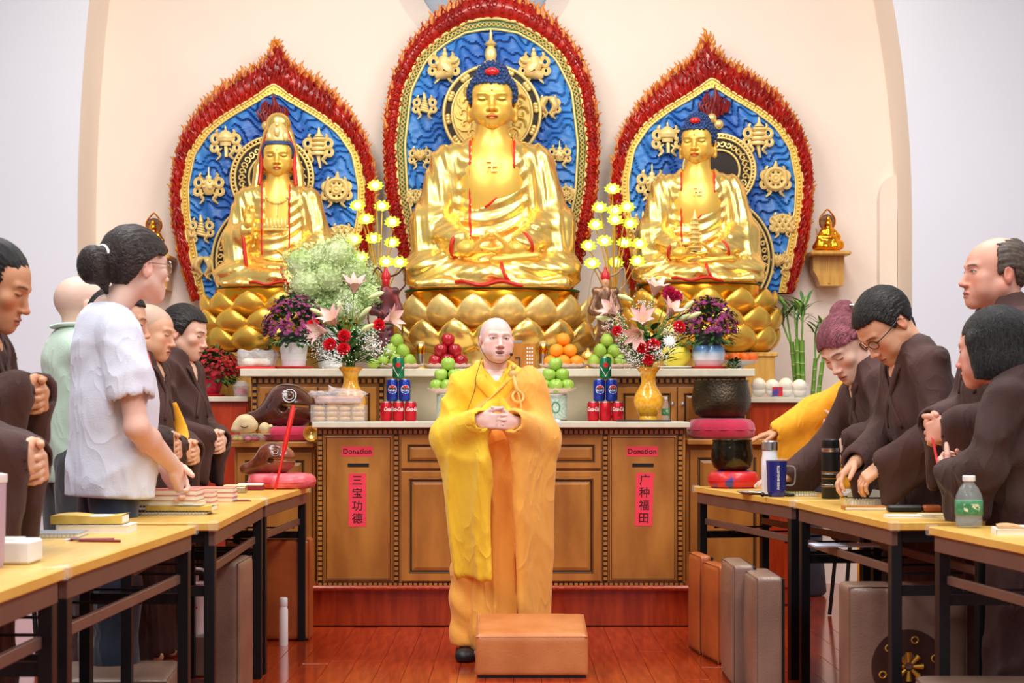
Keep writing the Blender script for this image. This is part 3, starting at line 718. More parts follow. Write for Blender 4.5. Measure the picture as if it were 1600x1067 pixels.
# ------------------------------------------------------------------ gilded statues, lotus seats and flaming mandorlas
M_gold = mat('polished_gold', (255, 212, 120), 0.27, metal=0.85, var=0.08, vscale=5, rvar=0.06)
M_goldskin = mat('satin_gold', (244, 196, 84), 0.36, metal=0.55, attr=True, var=0.05, vscale=8)
M_goldplain = mat('satin_gold_plain', (240, 190, 78), 0.32, metal=0.7, var=0.08, vscale=8)
M_goldpale = mat('pale_gold_leaf', (250, 218, 140), 0.32, metal=0.5, var=0.10, vscale=30)
M_golddeep = mat('deep_gold', (246, 168, 44), 0.2, metal=1.0, var=0.12, vscale=6)
M_emb = mat('emblem_gold', (250, 220, 146), 0.35, metal=0.25, var=0.08, vscale=30)
M_bluehair = mat('blue_hair_paint', (36, 62, 112), 0.45, var=0.15, vscale=30)
M_lining = mat('red_lining', (196, 34, 22), 0.4, var=0.1)
M_flame = mat('red_flame_paint', (188, 28, 10), 0.32, vscale=9, rgb2=(146, 16, 8), coat=0.3)
M_flametip = mat('orange_flame_paint', (222, 140, 28), 0.38, vscale=22, rgb2=(190, 92, 16), coat=0.2)
M_flamedark = mat('maroon_flame_paint', (124, 22, 22), 0.4, var=0.25, vscale=20)
M_blue = mat('blue_cloud_paint', (60, 120, 200), 0.42, attr=True, var=0.08, vscale=12)
M_green = mat('green_enamel', (40, 110, 62), 0.4, var=0.1)
M_maroon = mat('maroon_board', (92, 32, 20), 0.5, var=0.1)
M_dark = mat('dark_recess', (40, 30, 22), 0.6, var=0.1)
M_jewel = mat('red_jewel', (214, 22, 26), 0.15, coat=0.6, var=0.03)
M_gpole = mat('warm_gold_cloth', (236, 176, 70), 0.35, metal=0.6, var=0.1, vscale=8)
M_pine = mat('varnished_pine', (222, 172, 84), 0.35, vscale=4, rgb2=(200, 144, 60), stretch=(9, 9, 0.8), coat=0.3)
def outline(tab, n=96, inset=0.0, kx=1.0):
    """closed outline (x,z) from a table of (height, half width), bottom left round to bottom right; arc-length even"""
    tab = sorted(tab); zs = np.array([t[0] for t in tab]); ws = np.array([t[1] for t in tab])
    zz = np.concatenate([np.linspace(zs[0], zs[-1]-0.02, 120), np.linspace(zs[-1]-0.02, zs[-1], 30)]); ww = np.interp(zz, zs, ws)
    # soften corners of the table
    for _ in range(6): ww[1:-1] = 0.25*ww[:-2]+0.5*ww[1:-1]+0.25*ww[2:]
    L = [(-w_, z) for w_, z in zip(ww, zz)]+[(w_, z) for w_, z in zip(ww[::-1], zz[::-1])][1:]
    L = np.array(L); d = np.concatenate([[0], np.cumsum(np.hypot(*np.diff(L, axis=0).T))]); t = np.linspace(0, d[-1], n)
    out = np.stack([np.interp(t, d, L[:, 0]), np.interp(t, d, L[:, 1])], 1)
    return out
def inset_line(o, a):
    """move an open outline inwards by a"""
    t = np.gradient(o, axis=0); t /= np.linalg.norm(t, axis=1)[:, None]+1e-9; nrm = np.stack([t[:, 1], -t[:, 0]], 1)
    return o+nrm*a
def curl_pts(c, r0, r1, a0, turns, n=14):
    return [(c[0]+(r0+(r1-r0)*k/n)*math.cos(a0+turns*2*PI*k/n), c[1], c[2]+(r0+(r1-r0)*k/n)*math.sin(a0+turns*2*PI*k/n)) for k in range(n+1)]
def emblem(kind, s=0.075):
    """a gilded auspicious emblem about 2s across, with fluttering ribbons; faces -Y"""
    mb = MB(); T = 0.0125*s/0.075
    def ribbon(sx):
        for (x, z, r) in ((0.56, 0.18, 0.2), (0.62, -0.3, 0.17)):
            mb.tube([(sx*(x+r*math.cos(a))*s, (-0.16+0.05*math.sin(a))*s, (z+r*1.15*math.sin(a))*s) for a in np.linspace(0, 2*PI, 13)[:-1]], T*0.62, 5, close=True)
        mb.tube(smoothpath([(sx*0.2*s, -0.05*s, -0.3*s), (sx*0.42*s, -0.18*s, -0.52*s), (sx*0.28*s, -0.2*s, -0.72*s), (sx*0.5*s, -0.12*s, -0.95*s)], 4), [T*0.6, T*0.85, T*0.8, T*0.35], 5, flat=0.6)
        mb.tube(smoothpath([(sx*0.25*s, 0, 0.35*s), (sx*0.5*s, -0.15*s, 0.55*s), (sx*0.42*s, -0.18*s, 0.72*s)], 4), [T*0.55, T*0.75, T*0.35], 5, flat=0.6)
    for sx in (-1, 1): ribbon(sx)
    if kind == 'wheel':
        mb.tube([(0.55*s*math.cos(a), -0.25*s, 0.55*s*math.sin(a)) for a in np.linspace(0, 2*PI, 25)[:-1]], T*0.95, 6, close=True)
        mb.tube([(0.2*s*math.cos(a), -0.28*s, 0.2*s*math.sin(a)) for a in np.linspace(0, 2*PI, 13)[:-1]], T*0.8, 6, close=True)
        for k in range(8):
            a = k*PI/4; mb.tube([(0.1*s*math.cos(a), -0.28*s, 0.1*s*math.sin(a)), (0.7*s*math.cos(a), -0.25*s, 0.7*s*math.sin(a))], T*0.55, 5)
        mb.ell((0, -0.34*s, 0), (0.13*s, 0.1*s, 0.13*s), 8, 6)
        mb.tube([(0, -0.1*s, 0.55*s), (0.05*s, -0.1*s, 1.0*s)], [T, T*0.3], 5)
    elif kind == 'knot':
        for k in (-0.4, 0, 0.4):
            mb.tube([(k*s-0.35*s, -0.2*s, -0.55*s+abs(k)*0.2*s), (k*s+0.25*s, -0.24*s, 0.5*s-abs(k)*0.2*s)], T*0.85, 6)
            mb.tube([(k*s+0.35*s, -0.24*s, -0.5*s+abs(k)*0.2*s), (k*s-0.25*s, -0.2*s, 0.5*s-abs(k)*0.2*s)], T*0.85, 6)
        mb.tube([(0.62*s*math.cos(a), -0.16*s, 0.55*s*math.sin(a)) for a in np.linspace(0, 2*PI, 13)[:-1]], T*0.8, 6, close=True)
    elif kind == 'parasol':
        mb.lathe([(0.5*s, 0), (0.42*s, 0.18*s), (0.2*s, 0.36*s), (0.06*s, 0.42*s), (0.05*s, 0.6*s), (0, 0.66*s)], 12, (0, -0.2*s, 0.25*s), sy=0.6)
        mb.lathe([(0.45*s, -0.2*s), (0.5*s, 0)], 12, (0, -0.2*s, 0.25*s), sy=0.6, wob=lambda a, j: 1+0.08*math.cos(6*a))
        mb.tube([(0, -0.2*s, 0.3*s), (0.05*s, -0.2*s, -0.8*s)], T*0.7, 5)
        mb.lathe([(0.3*s, 0), (0.33*s, 0.25*s)], 10, (0, -0.2*s, -0.2*s), sy=0.6)
    elif kind == 'banner':
        for k in range(4): mb.lathe([(0.36*s-0.02*k*s, 0), (0.42*s, 0.1*s), (0.34*s, 0.2*s)], 12, (0.02*s*k, -0.2*s, -0.45*s+k*0.25*s), sy=0.6)
        mb.lathe([(0.3*s, 0), (0.1*s, 0.2*s), (0.04*s, 0.5*s), (0, 0.55*s)], 10, (0.05*s, -0.2*s, 0.55*s), sy=0.6)
        mb.tube([(0, -0.1*s, -0.4*s), (0.12*s, -0.1*s, -1.15*s)], [T, T*0.4], 5)
    elif kind == 'vase':
        mb.lathe([(0.14*s, -0.5*s), (0.22*s, -0.45*s), (0.36*s, -0.1*s), (0.4*s, 0.1*s), (0.3*s, 0.3*s), (0.14*s, 0.38*s), (0.18*s, 0.5*s), (0.05*s, 0.6*s), (0.03*s, 1.0*s), (0, 1.05*s)], 12, (0, -0.2*s, 0), sy=0.6)
        for k in range(5): mb.ell((0.3*s*math.cos(k*1.26), -0.42*s, 0.05*s+0.18*s*math.sin(k*1.26)), (0.09*s, 0.06*s, 0.09*s), 6, 4)
    elif kind == 'fish':
        for sx in (-1, 1):
            mb.tube(smoothpath([(sx*0.1*s, -0.2*s, -0.55*s), (sx*0.45*s, -0.25*s, -0.1*s), (sx*0.3*s, -0.25*s, 0.35*s), (sx*0.02*s, -0.2*s, 0.55*s)], 5), [T*0.7, T*2.2, T*2.4, T*0.8], 7, flat=0.7)
            mb.tube([(sx*0.02*s, -0.2*s, -0.5*s), (sx*0.28*s, -0.2*s, -0.85*s)], [T*0.6, T*1.3], 6, flat=0.5)
    elif kind == 'conch':
        for k in range(6): mb.ell((0.0, -0.2*s, 0.45*s-k*0.17*s), ((0.14+0.055*k)*s, 0.2*s, 0.12*s), 10, 6, R=rot3(0, 0.3, 0))
        mb.tube([(0.0, -0.2*s, 0.5*s), (-0.05*s, -0.2*s, 0.9*s)], [T, T*0.3], 6)
    elif kind == 'lotus':
        for k in range(7):
            a = -1.2+0.4*k; mb.tube(smoothpath([(0, -0.2*s, -0.35*s), (0.35*s*math.sin(a), -0.3*s, -0.1*s+0.25*s*math.cos(a)), (0.55*s*math.sin(a), -0.22*s, 0.55*s*math.cos(a))], 4), [T*0.6, T*1.5, T*0.3], 6, flat=0.5)
        mb.ell((0, -0.32*s, -0.05*s), (0.2*s, 0.14*s, 0.2*s), 8, 6)
    elif kind == 'apsara':
        mb.ell((0.05*s, -0.3*s, 0.55*s), (0.16*s, 0.16*s, 0.2*s), 8, 6); mb.ell((0.05*s, -0.3*s, 0.8*s), (0.09*s, 0.09*s, 0.14*s), 8, 5)
        mb.tube(smoothpath([(0.05*s, -0.25*s, 0.42*s), (-0.02*s, -0.25*s, 0.0), (0.15*s, -0.25*s, -0.35*s), (-0.45*s, -0.2*s, -0.6*s)], 4), [T*1.6, T*2.4, T*2.6, T], 7)
        mb.tube(smoothpath([(-0.05*s, -0.3*s, 0.3*s), (-0.4*s, -0.35*s, 0.05*s), (-0.2*s, -0.4*s, 0.1*s)], 4), [T*0.9, T*0.7, T*0.5], 6)
        mb.tube(smoothpath([(0.1*s, -0.3*s, 0.3*s), (0.5*s, -0.35*s, 0.15*s), (0.75*s, -0.3*s, 0.35*s)], 4), [T*0.9, T*0.7, T*0.5], 6)
    return mb
EMB = {}
def put_emblem(kind, parent, x, y, z, s, mirror=False):
    if (kind, s) not in EMB: EMB[(kind, s)] = emblem(kind, s).mesh('emblem', M_emb, 60)
    o = link('emblem', EMB[(kind, s)], parent, (x, y, z)); o.scale = (-1 if mirror else 1, 1, 1); return o
def tongue(L, W, bend):
    """one flame tongue, root at the origin, licking up +Z, flat in XZ"""
    mb = MB(); pts = smoothpath([(0, 0, -0.25*L), (bend*0.12*L, 0, 0.25*L), (bend*0.32*L, 0, 0.6*L), (bend*0.16*L, 0, 1.0*L)], 3)
    mb.tube(pts, [W*0.8, W*1.0, W*0.7, W*0.45, W*0.05], 6, flat=0.45, up=(0, 1, 0)); return mb
TONG = [tongue(0.062, 0.0165, b_).mesh('flame', M_flametip, 60) for b_ in (1, -1)]
def mandorla(name, label, cxp, D, tab_out, tab_gold, tab_blue, cut, seed, fancy, tipshift=0.0):
    rnd = random.Random(seed); zo = PZ(cut, D); t = thing(name, label, 'mandorla', (PX(cxp, D), D, zo)); sc = D/FPX
    T = lambda tab: [((cut-y)*sc, w_*sc) for y, w_ in tab]
    A = outline(T(tab_out), 150); 
    A[:, 0] += tipshift*np.clip((A[:, 1]-A[:, 1].max()*0.8)/(A[:, 1].max()*0.2), 0, 1)
    G = outline(T(tab_gold), 150); B = outline(T(tab_blue), 150)
    # red flame ring: a bulging band between gold rim and outer edge
    mb = MB(); K = 6; rows = []
    for k in range(K+1):
        u = k/K; L = G*(1-u)+A*u; y = -0.045*math.sin(PI*(0.15+0.8*u))-0.005
        rows.append([(p[0], y, p[1]) for p in L])
    rows.append([(p[0], 0.03, p[1]) for p in A]); rows.append([(p[0], 0.03, p[1]) for p in G]); rows.append(rows[0])
    mb.grid(rows); mb.build('flame_ring', M_flame, t, smooth=60)
    # outermost tongues, each a piece of its own
    m = len(A); tan = np.gradient(A, axis=0); tan /= np.linalg.norm(tan, axis=1)[:, None]
    N_ = 128; d = np.concatenate([[0], np.cumsum(np.hypot(*np.diff(A, axis=0).T))])
    for i in range(N_):
        q = d[-1]*(i+0.5)/N_; x = np.interp(q, d, A[:, 0]); z = np.interp(q, d, A[:, 1]); tx_ = np.interp(q, d, tan[:, 0]); tz_ = np.interp(q, d, tan[:, 1])
        out = math.atan2(-tz_, tx_)       # outward normal direction
        nx, nz = -tz_, tx_; up = (nx*0.62, nz*0.62+0.78); ang = math.atan2(up[0], up[1])
        k = rnd.uniform(0.75, 1.2)
        o = link('flame', TONG[0 if x < 0 else 1], t, (x-nx*0.016, -0.022+rnd.uniform(-0.012, 0.01), z-nz*0.012), (0, ang, 0), (k, k, k*rnd.uniform(0.9, 1.25)))
    # fine flame relief over the red ring
    mb = MB(); nr = 7 if not fancy else 5
    for j in range(nr):
        u = (j+0.6)/nr; L = G*(1-u)+A*u; dd = np.concatenate([[0], np.cumsum(np.hypot(*np.diff(L, axis=0).T))]); cnt = int(dd[-1]/(0.045 if not fancy else 0.06))
        for i in range(cnt):
            q = dd[-1]*(i+0.5*(j % 2)+rnd.uniform(-.2, .2))/cnt; x = np.interp(q, dd, L[:, 0]); z = np.interp(q, dd, L[:, 1]); y = -0.045*math.sin(PI*(0.15+0.8*u))-0.005
            if fancy:
                r = 0.011+0.004*rnd.random(); mb.tube([(x+r*math.cos(a), y-0.006, z+r*1.25*math.sin(a)) for a in np.linspace(0, 2*PI, 9)[:-1]], 0.0045, 4, close=True, mi=0)
                if rnd.random() < 0.5 and u > 0.3: mb.tube([(x, y-0.002, z+r), (x+0.01*(1 if x > 0 else -1), y-0.012, z+r+0.022), (x, y-0.012, z+r+0.045)], [0.006, 0.006, 0.001], 4, mi=0)
            else:
                bnd = rnd.choice((-1, 1))*0.008; l = rnd.uniform(0.04, 0.065); ox_ = x/abs(x+1e-6)*0.01
                mb.tube([(x, y+0.004, z-l*0.3), (x+bnd+ox_*0.3, y-0.014, z+l*0.25), (x+ox_-bnd*0.4, y-0.013, z+l*0.75)], [0.0085, 0.0095, 0.0015], 5, mi=1 if u > 0.86 else 0)
    o = mb.build('flame_relief', [M_flame, M_flametip], t, smooth=60); o['kind'] = 'stuff'
    # gold rim(s)
    if fancy:
        mb = MB(); mb.grid([[(p[0], -0.02, p[1]) for p in G], [(p[0], -0.02, p[1]) for p in B]], flip=True); mb.build('fret_band', M_green, t, smooth=0)
        mb = MB(); mb.tube([(p[0], -0.028, p[1]) for p in G], 0.011, 8); mb.build('outer_rim', M_goldpale, t, smooth=60)
        mb = MB(); mb.tube([(p[0], -0.028, p[1]) for p in B], 0.009, 8); mb.build('inner_rim', M_goldpale, t, smooth=60)
        mb = MB(); Md = (G+B)/2; dd = np.concatenate([[0], np.cumsum(np.hypot(*np.diff(Md, axis=0).T))]); n_ = int(dd[-1]/0.03)
        for i in range(n_):
            q = dd[-1]*(i+0.5)/n_; x = np.interp(q, dd, Md[:, 0]); z = np.interp(q, dd, Md[:, 1])
            mb.tube([(x+0.0125*math.cos(a), -0.026, z+0.0125*math.sin(a)) for a in np.linspace(0, 2*PI, 7)[:-1]], 0.0042, 4, close=True)
        o = mb.build('fretwork', M_goldpale, t, smooth=60); o['kind'] = 'stuff'
    else:
        mb = MB(); mb.grid([[(p[0], -0.026, p[1]) for p in G], [(p[0], -0.026, p[1]) for p in B]], flip=True); mb.build('gold_band', M_goldplain, t, smooth=0)
        mb = MB(); mb.tube([(p[0], -0.028, p[1]) for p in G], 0.009, 8); mb.build('outer_rim', M_goldpale, t, smooth=60)
        mb = MB(); mb.tube([(p[0], -0.028, p[1]) for p in B], 0.008, 8); mb.build('inner_rim', M_goldpale, t, smooth=60)
        mb = MB(); Md = (G+B)/2; dd = np.concatenate([[0], np.cumsum(np.hypot(*np.diff(Md, axis=0).T))]); n_ = int(dd[-1]/0.024)
        for i in range(n_):
            q = dd[-1]*(i+0.5)/n_; mb.ell((np.interp(q, dd, Md[:, 0]), -0.03, np.interp(q, dd, Md[:, 1])), (0.0085, 0.008, 0.0085), 6, 4)
        o = mb.build('beading', M_goldpale, t, smooth=60); o['kind'] = 'stuff'
    # blue clouds in relief
    h = B[:, 1].max(); rows = []; NR, NC = 170, 110; cols = []
    half = B[:len(B)//2+1]; zs = half[:, 1]; ws = -half[:, 0]
    for i in range(NR):
        z = (i/(NR-1))*h*0.999; w_ = np.interp(z, zs, ws); r_ = []
        for j in range(NC):
            u = -1+2*j/(NC-1); x = u*w_
            a = z*14+0.62*math.sin(x*24+2.4*math.sin(z*8+seed))+0.34*math.sin(x*52+z*20+seed); fr = a-math.floor(a)
            b2 = 0.5+0.5*math.sin(x*55+3*math.sin(z*60)); r_.append((x, -0.004-0.029*(1-fr)*(1-0.22*b2), z))
            e = min(1.0, (abs(u))**2.5*0.8+0.25*max(0, (z/h-0.75)/0.25)); c0 = np.array(lin((50, 92, 178))); c1 = np.array(lin((70, 150, 222))); cols.append(c0*(1-e)+c1*e)
        rows.append(r_)
    mb = MB(); mb.grid(rows, flip=True); mb.c = [np.array(cols)]
    mb.build('cloud_panel', M_blue, t, smooth=50, colors=True)
    mb = MB(); mb.prism([(p[0]*0.99, p[1]*0.99) for p in A], 0.031, 0.05); mb.build('backboard', M_maroon, t, smooth=0)
    t['hz'] = h
    return t, (lambda px, py: ((px-cxp)*sc, (cut-py)*sc))
OUT_C = [(468, 122), (430, 135), (360, 155), (300, 165), (230, 168), (180, 165), (130, 156), (85, 139), (40, 104), (10, 66), (-4, 36), (-12, 10), (-14, 0)]
GOLD_C = [(466, 106), (397, 125), (343, 136), (300, 145), (228, 150), (142, 139), (86, 111), (56, 76), (38, 43), (31, 16), (30, 0)]
BLUE_C = [(466, 93), (397, 111), (343, 123), (300, 131), (228, 135), (142, 125), (94, 101), (66, 68), (52, 36), (48, 14), (47, 0)]
OUT_S = [(467, 128), (450, 133), (410, 146), (360, 156), (310, 160), (260, 156), (215, 142), (180, 121), (160, 104), (140, 83), (120, 57), (108, 34), (95, 17), (80, 8), (64, 0)]
GOLD_S = [(467, 116), (422, 126), (338, 142), (293, 145), (242, 134), (207, 111), (182, 80), (159, 40), (145, 18), (137, 7), (132, 0)]
BLUE_S = [(467, 106), (422, 115), (338, 131), (293, 133), (242, 123), (207, 99), (182, 65), (166, 36), (155, 17), (150, 8), (146, 0)]
DM = 11.60
mc, lc = mandorla('mandorla', 'tall oval flame-edged blue mandorla with green-gold rim behind central Buddha', 768, DM, OUT_C, GOLD_C, BLUE_C, 468, 1, True)
for kd, px, py, s_, mir in (('apsara', 694, 104, 0.12, False), ('apsara', 835, 104, 0.12, True), ('conch', 664, 166, 0.092, False), ('fish', 857, 166, 0.092, False), ('lotus', 657, 245, 0.088, False), ('vase', 874, 243, 0.088, False), ('knot', 650, 308, 0.072, False), ('wheel', 884, 304, 0.072, True)):
    x, z = lc(px, py); put_emblem(kd, mc, x, -0.022, z, s_, mir)
x, z = lc(767, 96); mb = MB(); mb.lathe([(0.075, -0.04), (0.06, 0.0), (0.03, 0.02), (0.04, 0.05), (0.034, 0.09), (0.02, 0.105), (0.045, 0.12), (0.03, 0.135), (0.012, 0.15), (0.009, 0.19), (0, 0.23)], 14, (x, -0.045, z-0.02), sy=0.6); mb.build('finial', M_goldpale, mc, smooth=40)
# head halo of the central Buddha
x, z = lc(769, 180); mb = MB(); r_ = 0.31
for rr, tr in ((r_, 0.012), (r_*0.83, 0.01)): mb.tube([(x+rr*math.cos(a), -0.07, z+rr*math.sin(a)) for a in np.linspace(0, 2*PI, 49)[:-1]], tr, 8, close=True)
for k in range(12):
    a = k*PI/6+0.13; 
    for q in (0, 1, 2): mb.ell((x+(r_*0.915)*math.cos(a+0.07*(q-1)), -0.075, z+(r_*0.915)*math.sin(a+0.07*(q-1))), (0.017, 0.012, 0.017), 7, 5)
mb.build('halo', M_goldpale, mc, smooth=60)
mb = MB(); mb.lathe([(0, 0), (r_, 0), (r_, 0.02), (0, 0.02)], 48, (x, -0.045, z), R=rot3(PI/2, 0, 0)); mb.build('halo_back', M_dark, mc, smooth=30)
mb = MB(); mb.lathe([(0, 0), (r_*0.8, 0), (r_*0.8, 0.02), (0, 0.02)], 40, (x, -0.06, z), R=rot3(PI/2, 0, 0))
for k in range(16):
    a = k*PI/8; mb.tube(curl_pts((x+r_*0.6*math.cos(a), -0.09, z+r_*0.6*math.sin(a)), 0.05, 0.012, a, 1.1, 10), 0.010, 5)
mb.build('halo_fretwork', M_gold, mc, smooth=40)
ml, ll = mandorla('mandorla', 'pointed flame-edged blue mandorla behind the left bodhisattva statue', 428, DM, OUT_S, GOLD_S, BLUE_S, 467, 2, False, 0.03)
mr, lr = mandorla('mandorla', 'pointed flame-edged blue mandorla behind the right Buddha statue', 1112, DM, [(y-8, w_*0.985) for y, w_ in OUT_S], [(y-9, w_*0.985) for y, w_ in GOLD_S], [(y-9, w_*0.985) for y, w_ in BLUE_S], 459, 3, False, -0.05)
for m_, L_, items in ((ml, ll, (('parasol', 354, 224), ('banner', 498, 231), ('vase', 328, 292), ('wheel', 527, 298), ('conch', 316, 358), ('knot', 535, 367), ('fish', 320, 416))),
                      (mr, lr, (('parasol', 1042, 218), ('banner', 1183, 215), ('vase', 1018, 287), ('wheel', 1210, 281), ('conch', 1005, 352), ('knot', 1221, 350), ('fish', 1008, 400), ('lotus', 1213, 409)))):
    for kd, px, py in items:
        x, z = L_(px, py); put_emblem(kd, m_, x, -0.022, z, 0.118 if kd in ('parasol', 'banner', 'wheel', 'vase') else 0.098)
for m_, L_, hc, hr, bc, br, fc in ((ml, ll, (427, 280), 64, (430, 408), 96, (428, 195)), (mr, lr, (1122, 268), 56, (1108, 405), 98, (1115, 183))):
    sc = DM/FPX
    for (c_, r_, hole) in ((hc, hr*sc, 0.56), (bc, br*sc, 0.8)):
        x, z = L_(*c_); mb = MB()
        mb.lathe([(r_*hole, 0), (r_, 0), (r_, 0.015), (r_*hole, 0.015)], 56, (x, -0.045, z), R=rot3(PI/2, 0, 0)); mb.build('halo', M_dark, m_, smooth=30)
        mb = MB(); 
        for rr in (r_, r_*0.9 if hole < 0.7 else r_*0.93, r_*hole): mb.tube([(x+rr*math.cos(a), -0.066, z+rr*math.sin(a)) for a in np.linspace(0, 2*PI, 57)[:-1]], 0.009, 7, close=True)
        n_ = int(2*PI*r_/0.055); rm = r_*(0.95+hole)/2-0.004
        for k in range(n_):
            a = 2*PI*k/n_; mb.tube(curl_pts((x+rm*math.cos(a), -0.068, z+rm*math.sin(a)), 0.024 if hole < 0.7 else 0.018, 0.006, a*2, 1.1, 8), 0.006, 5)
        if hole < 0.7:
            for k in range(60):
                a = 2*PI*k/60; mb.ell((x+r_*0.95*math.cos(a), -0.07, z+r_*0.95*math.sin(a)), 0.009, 6, 4)
        o = mb.build('halo_fretwork', M_goldpale, m_, smooth=60); o['kind'] = 'stuff'
        if hole < 0.7: MB().lathe([(0, 0), (r_*hole, 0)], 32, (x, -0.05, z), R=rot3(PI/2, 0, 0)).build('halo_back', M_maroon, m_, smooth=30)
    x, z = L_(*fc); rnd = random.Random(5); mb = MB()
    for k in range(26):
        a = rnd.uniform(-1.0, 1.0); r0 = rnd.uniform(0.0, 0.09); l = rnd.uniform(0.05, 0.09)*(1.3-abs(a)*0.4)
        xx, zz = x+math.sin(a)*r0*1.2, z+math.cos(a)*r0; mb.tube([(xx, -0.04, zz-0.02), (xx+a*0.02, -0.055, zz+l*0.5), (xx-a*0.01, -0.05, zz+l)], [0.013, 0.010, 0.001], 5)
    mb.tube([(x, -0.04, z+0.08), (x+0.01, -0.05, z+0.13), (x, -0.05, z+0.2)], [0.02, 0.016, 0.002], 6)
    mb.build('crest_flame', M_flamedark, m_, smooth=60)
    for q in ((-0.02, -0.02), (0.025, -0.06)): MB().ell((x+(q[0] if m_ is mr else q[0]-0.02), -0.075, z+q[1]+0.0), (0.032, 0.03, 0.032), 14, 10).build('crest_pearl', M_goldpale, m_, smooth=180)

# lotus seat
def petal_mesh(w_, h_, name, m_, n=9, depth=0.35, curlv=0.3):
    mb = MB(); pts = []; rs = []
    for k in range(n):
        v = k/(n-1); pts.append((0, -curlv*h_*math.sin(PI*0.5*v)-0.10*h_*math.sin(PI*v), v*h_)); rs.append(w_*(math.sin(PI*min(1, 0.16+0.84*v**0.8))**0.7)*(1 if v < 0.98 else 0.25)+0.002)
    mb.tube(pts, rs, 10, flat=depth, up=(0, 1, 0)); return mb.mesh(name, m_, 180)
def lotus(t, R, z_top, z_bot, ell=0.8, n=18, m_up=None, m_dn=None, rows=((0.0, 1.0, 1), (0.30, 1.06, 1), (0.62, 0.98, -1))):
    """rows of petals round an oval seat; parts of the statue t"""
    H = z_top-z_bot
    MB().lathe([(R*0.62, z_bot), (R*0.82, z_bot), (R*0.86, z_bot+0.1*H), (R*0.7, z_bot+0.22*H), (R*0.66, z_bot+0.34*H), (R*0.88, z_bot+0.55*H), (R*0.97, z_top-0.04*H), (R*0.95, z_top)], 48, sy=ell).build('lotus_seat', M_golddeep, t, smooth=50)
    MB().lathe([(0, 0), (R*0.97, 0), (R*0.97, 0.012), (0, 0.012)], 48, (0, 0, z_top-0.006), sy=ell).build('seat_rim', M_green, t, smooth=30)
    for ri, (dz, rr, sg) in enumerate(rows):
        w_ = PI*R*rr/n*1.2; pm = petal_mesh(w_, H*(0.42 if sg > 0 else 0.34), 'petal', (m_up if ri == 0 else m_dn) or M_gold)
        for i in range(n):
            a = 2*PI*(i+0.5*(ri % 2))/n; 
            if math.sin(a) > 0.35: continue                 # the back of the seat stands against the wall panel
            rad = R*rr*0.93; x, y = rad*math.cos(a), rad*math.sin(a)*ell
            yaw = math.atan2(y/ell**2, x)+PI/2
            z = z_top-dz*H-(0.44*H if sg > 0 else 0.02*H)
            o = link('petal', pm, t, (x, y, z), (0.30 if sg > 0 else PI-0.55, 0, yaw))
def curls(V, spacing, r, seed=1, keep=None):
    rnd = np.random.RandomState(seed); idx = rnd.permutation(len(V)); pts = []; cell = {}
    for i in idx:
        p = V[i]
        if keep is not None and not keep(p): continue
        k = tuple((p/spacing).astype(int)); ok = True
        for dx in (-1, 0, 1):
            for dy in (-1, 0, 1):
                for dz in (-1, 0, 1):
                    for q in cell.get((k[0]+dx, k[1]+dy, k[2]+dz), ()):
                        if ((p-q)**2).sum() < spacing**2: ok = False; break
        if ok: cell.setdefault(k, []).append(p); pts.append(p)
    mb = MB()
    for p in pts: mb.ell(p, r, 7, 5)
    return mb
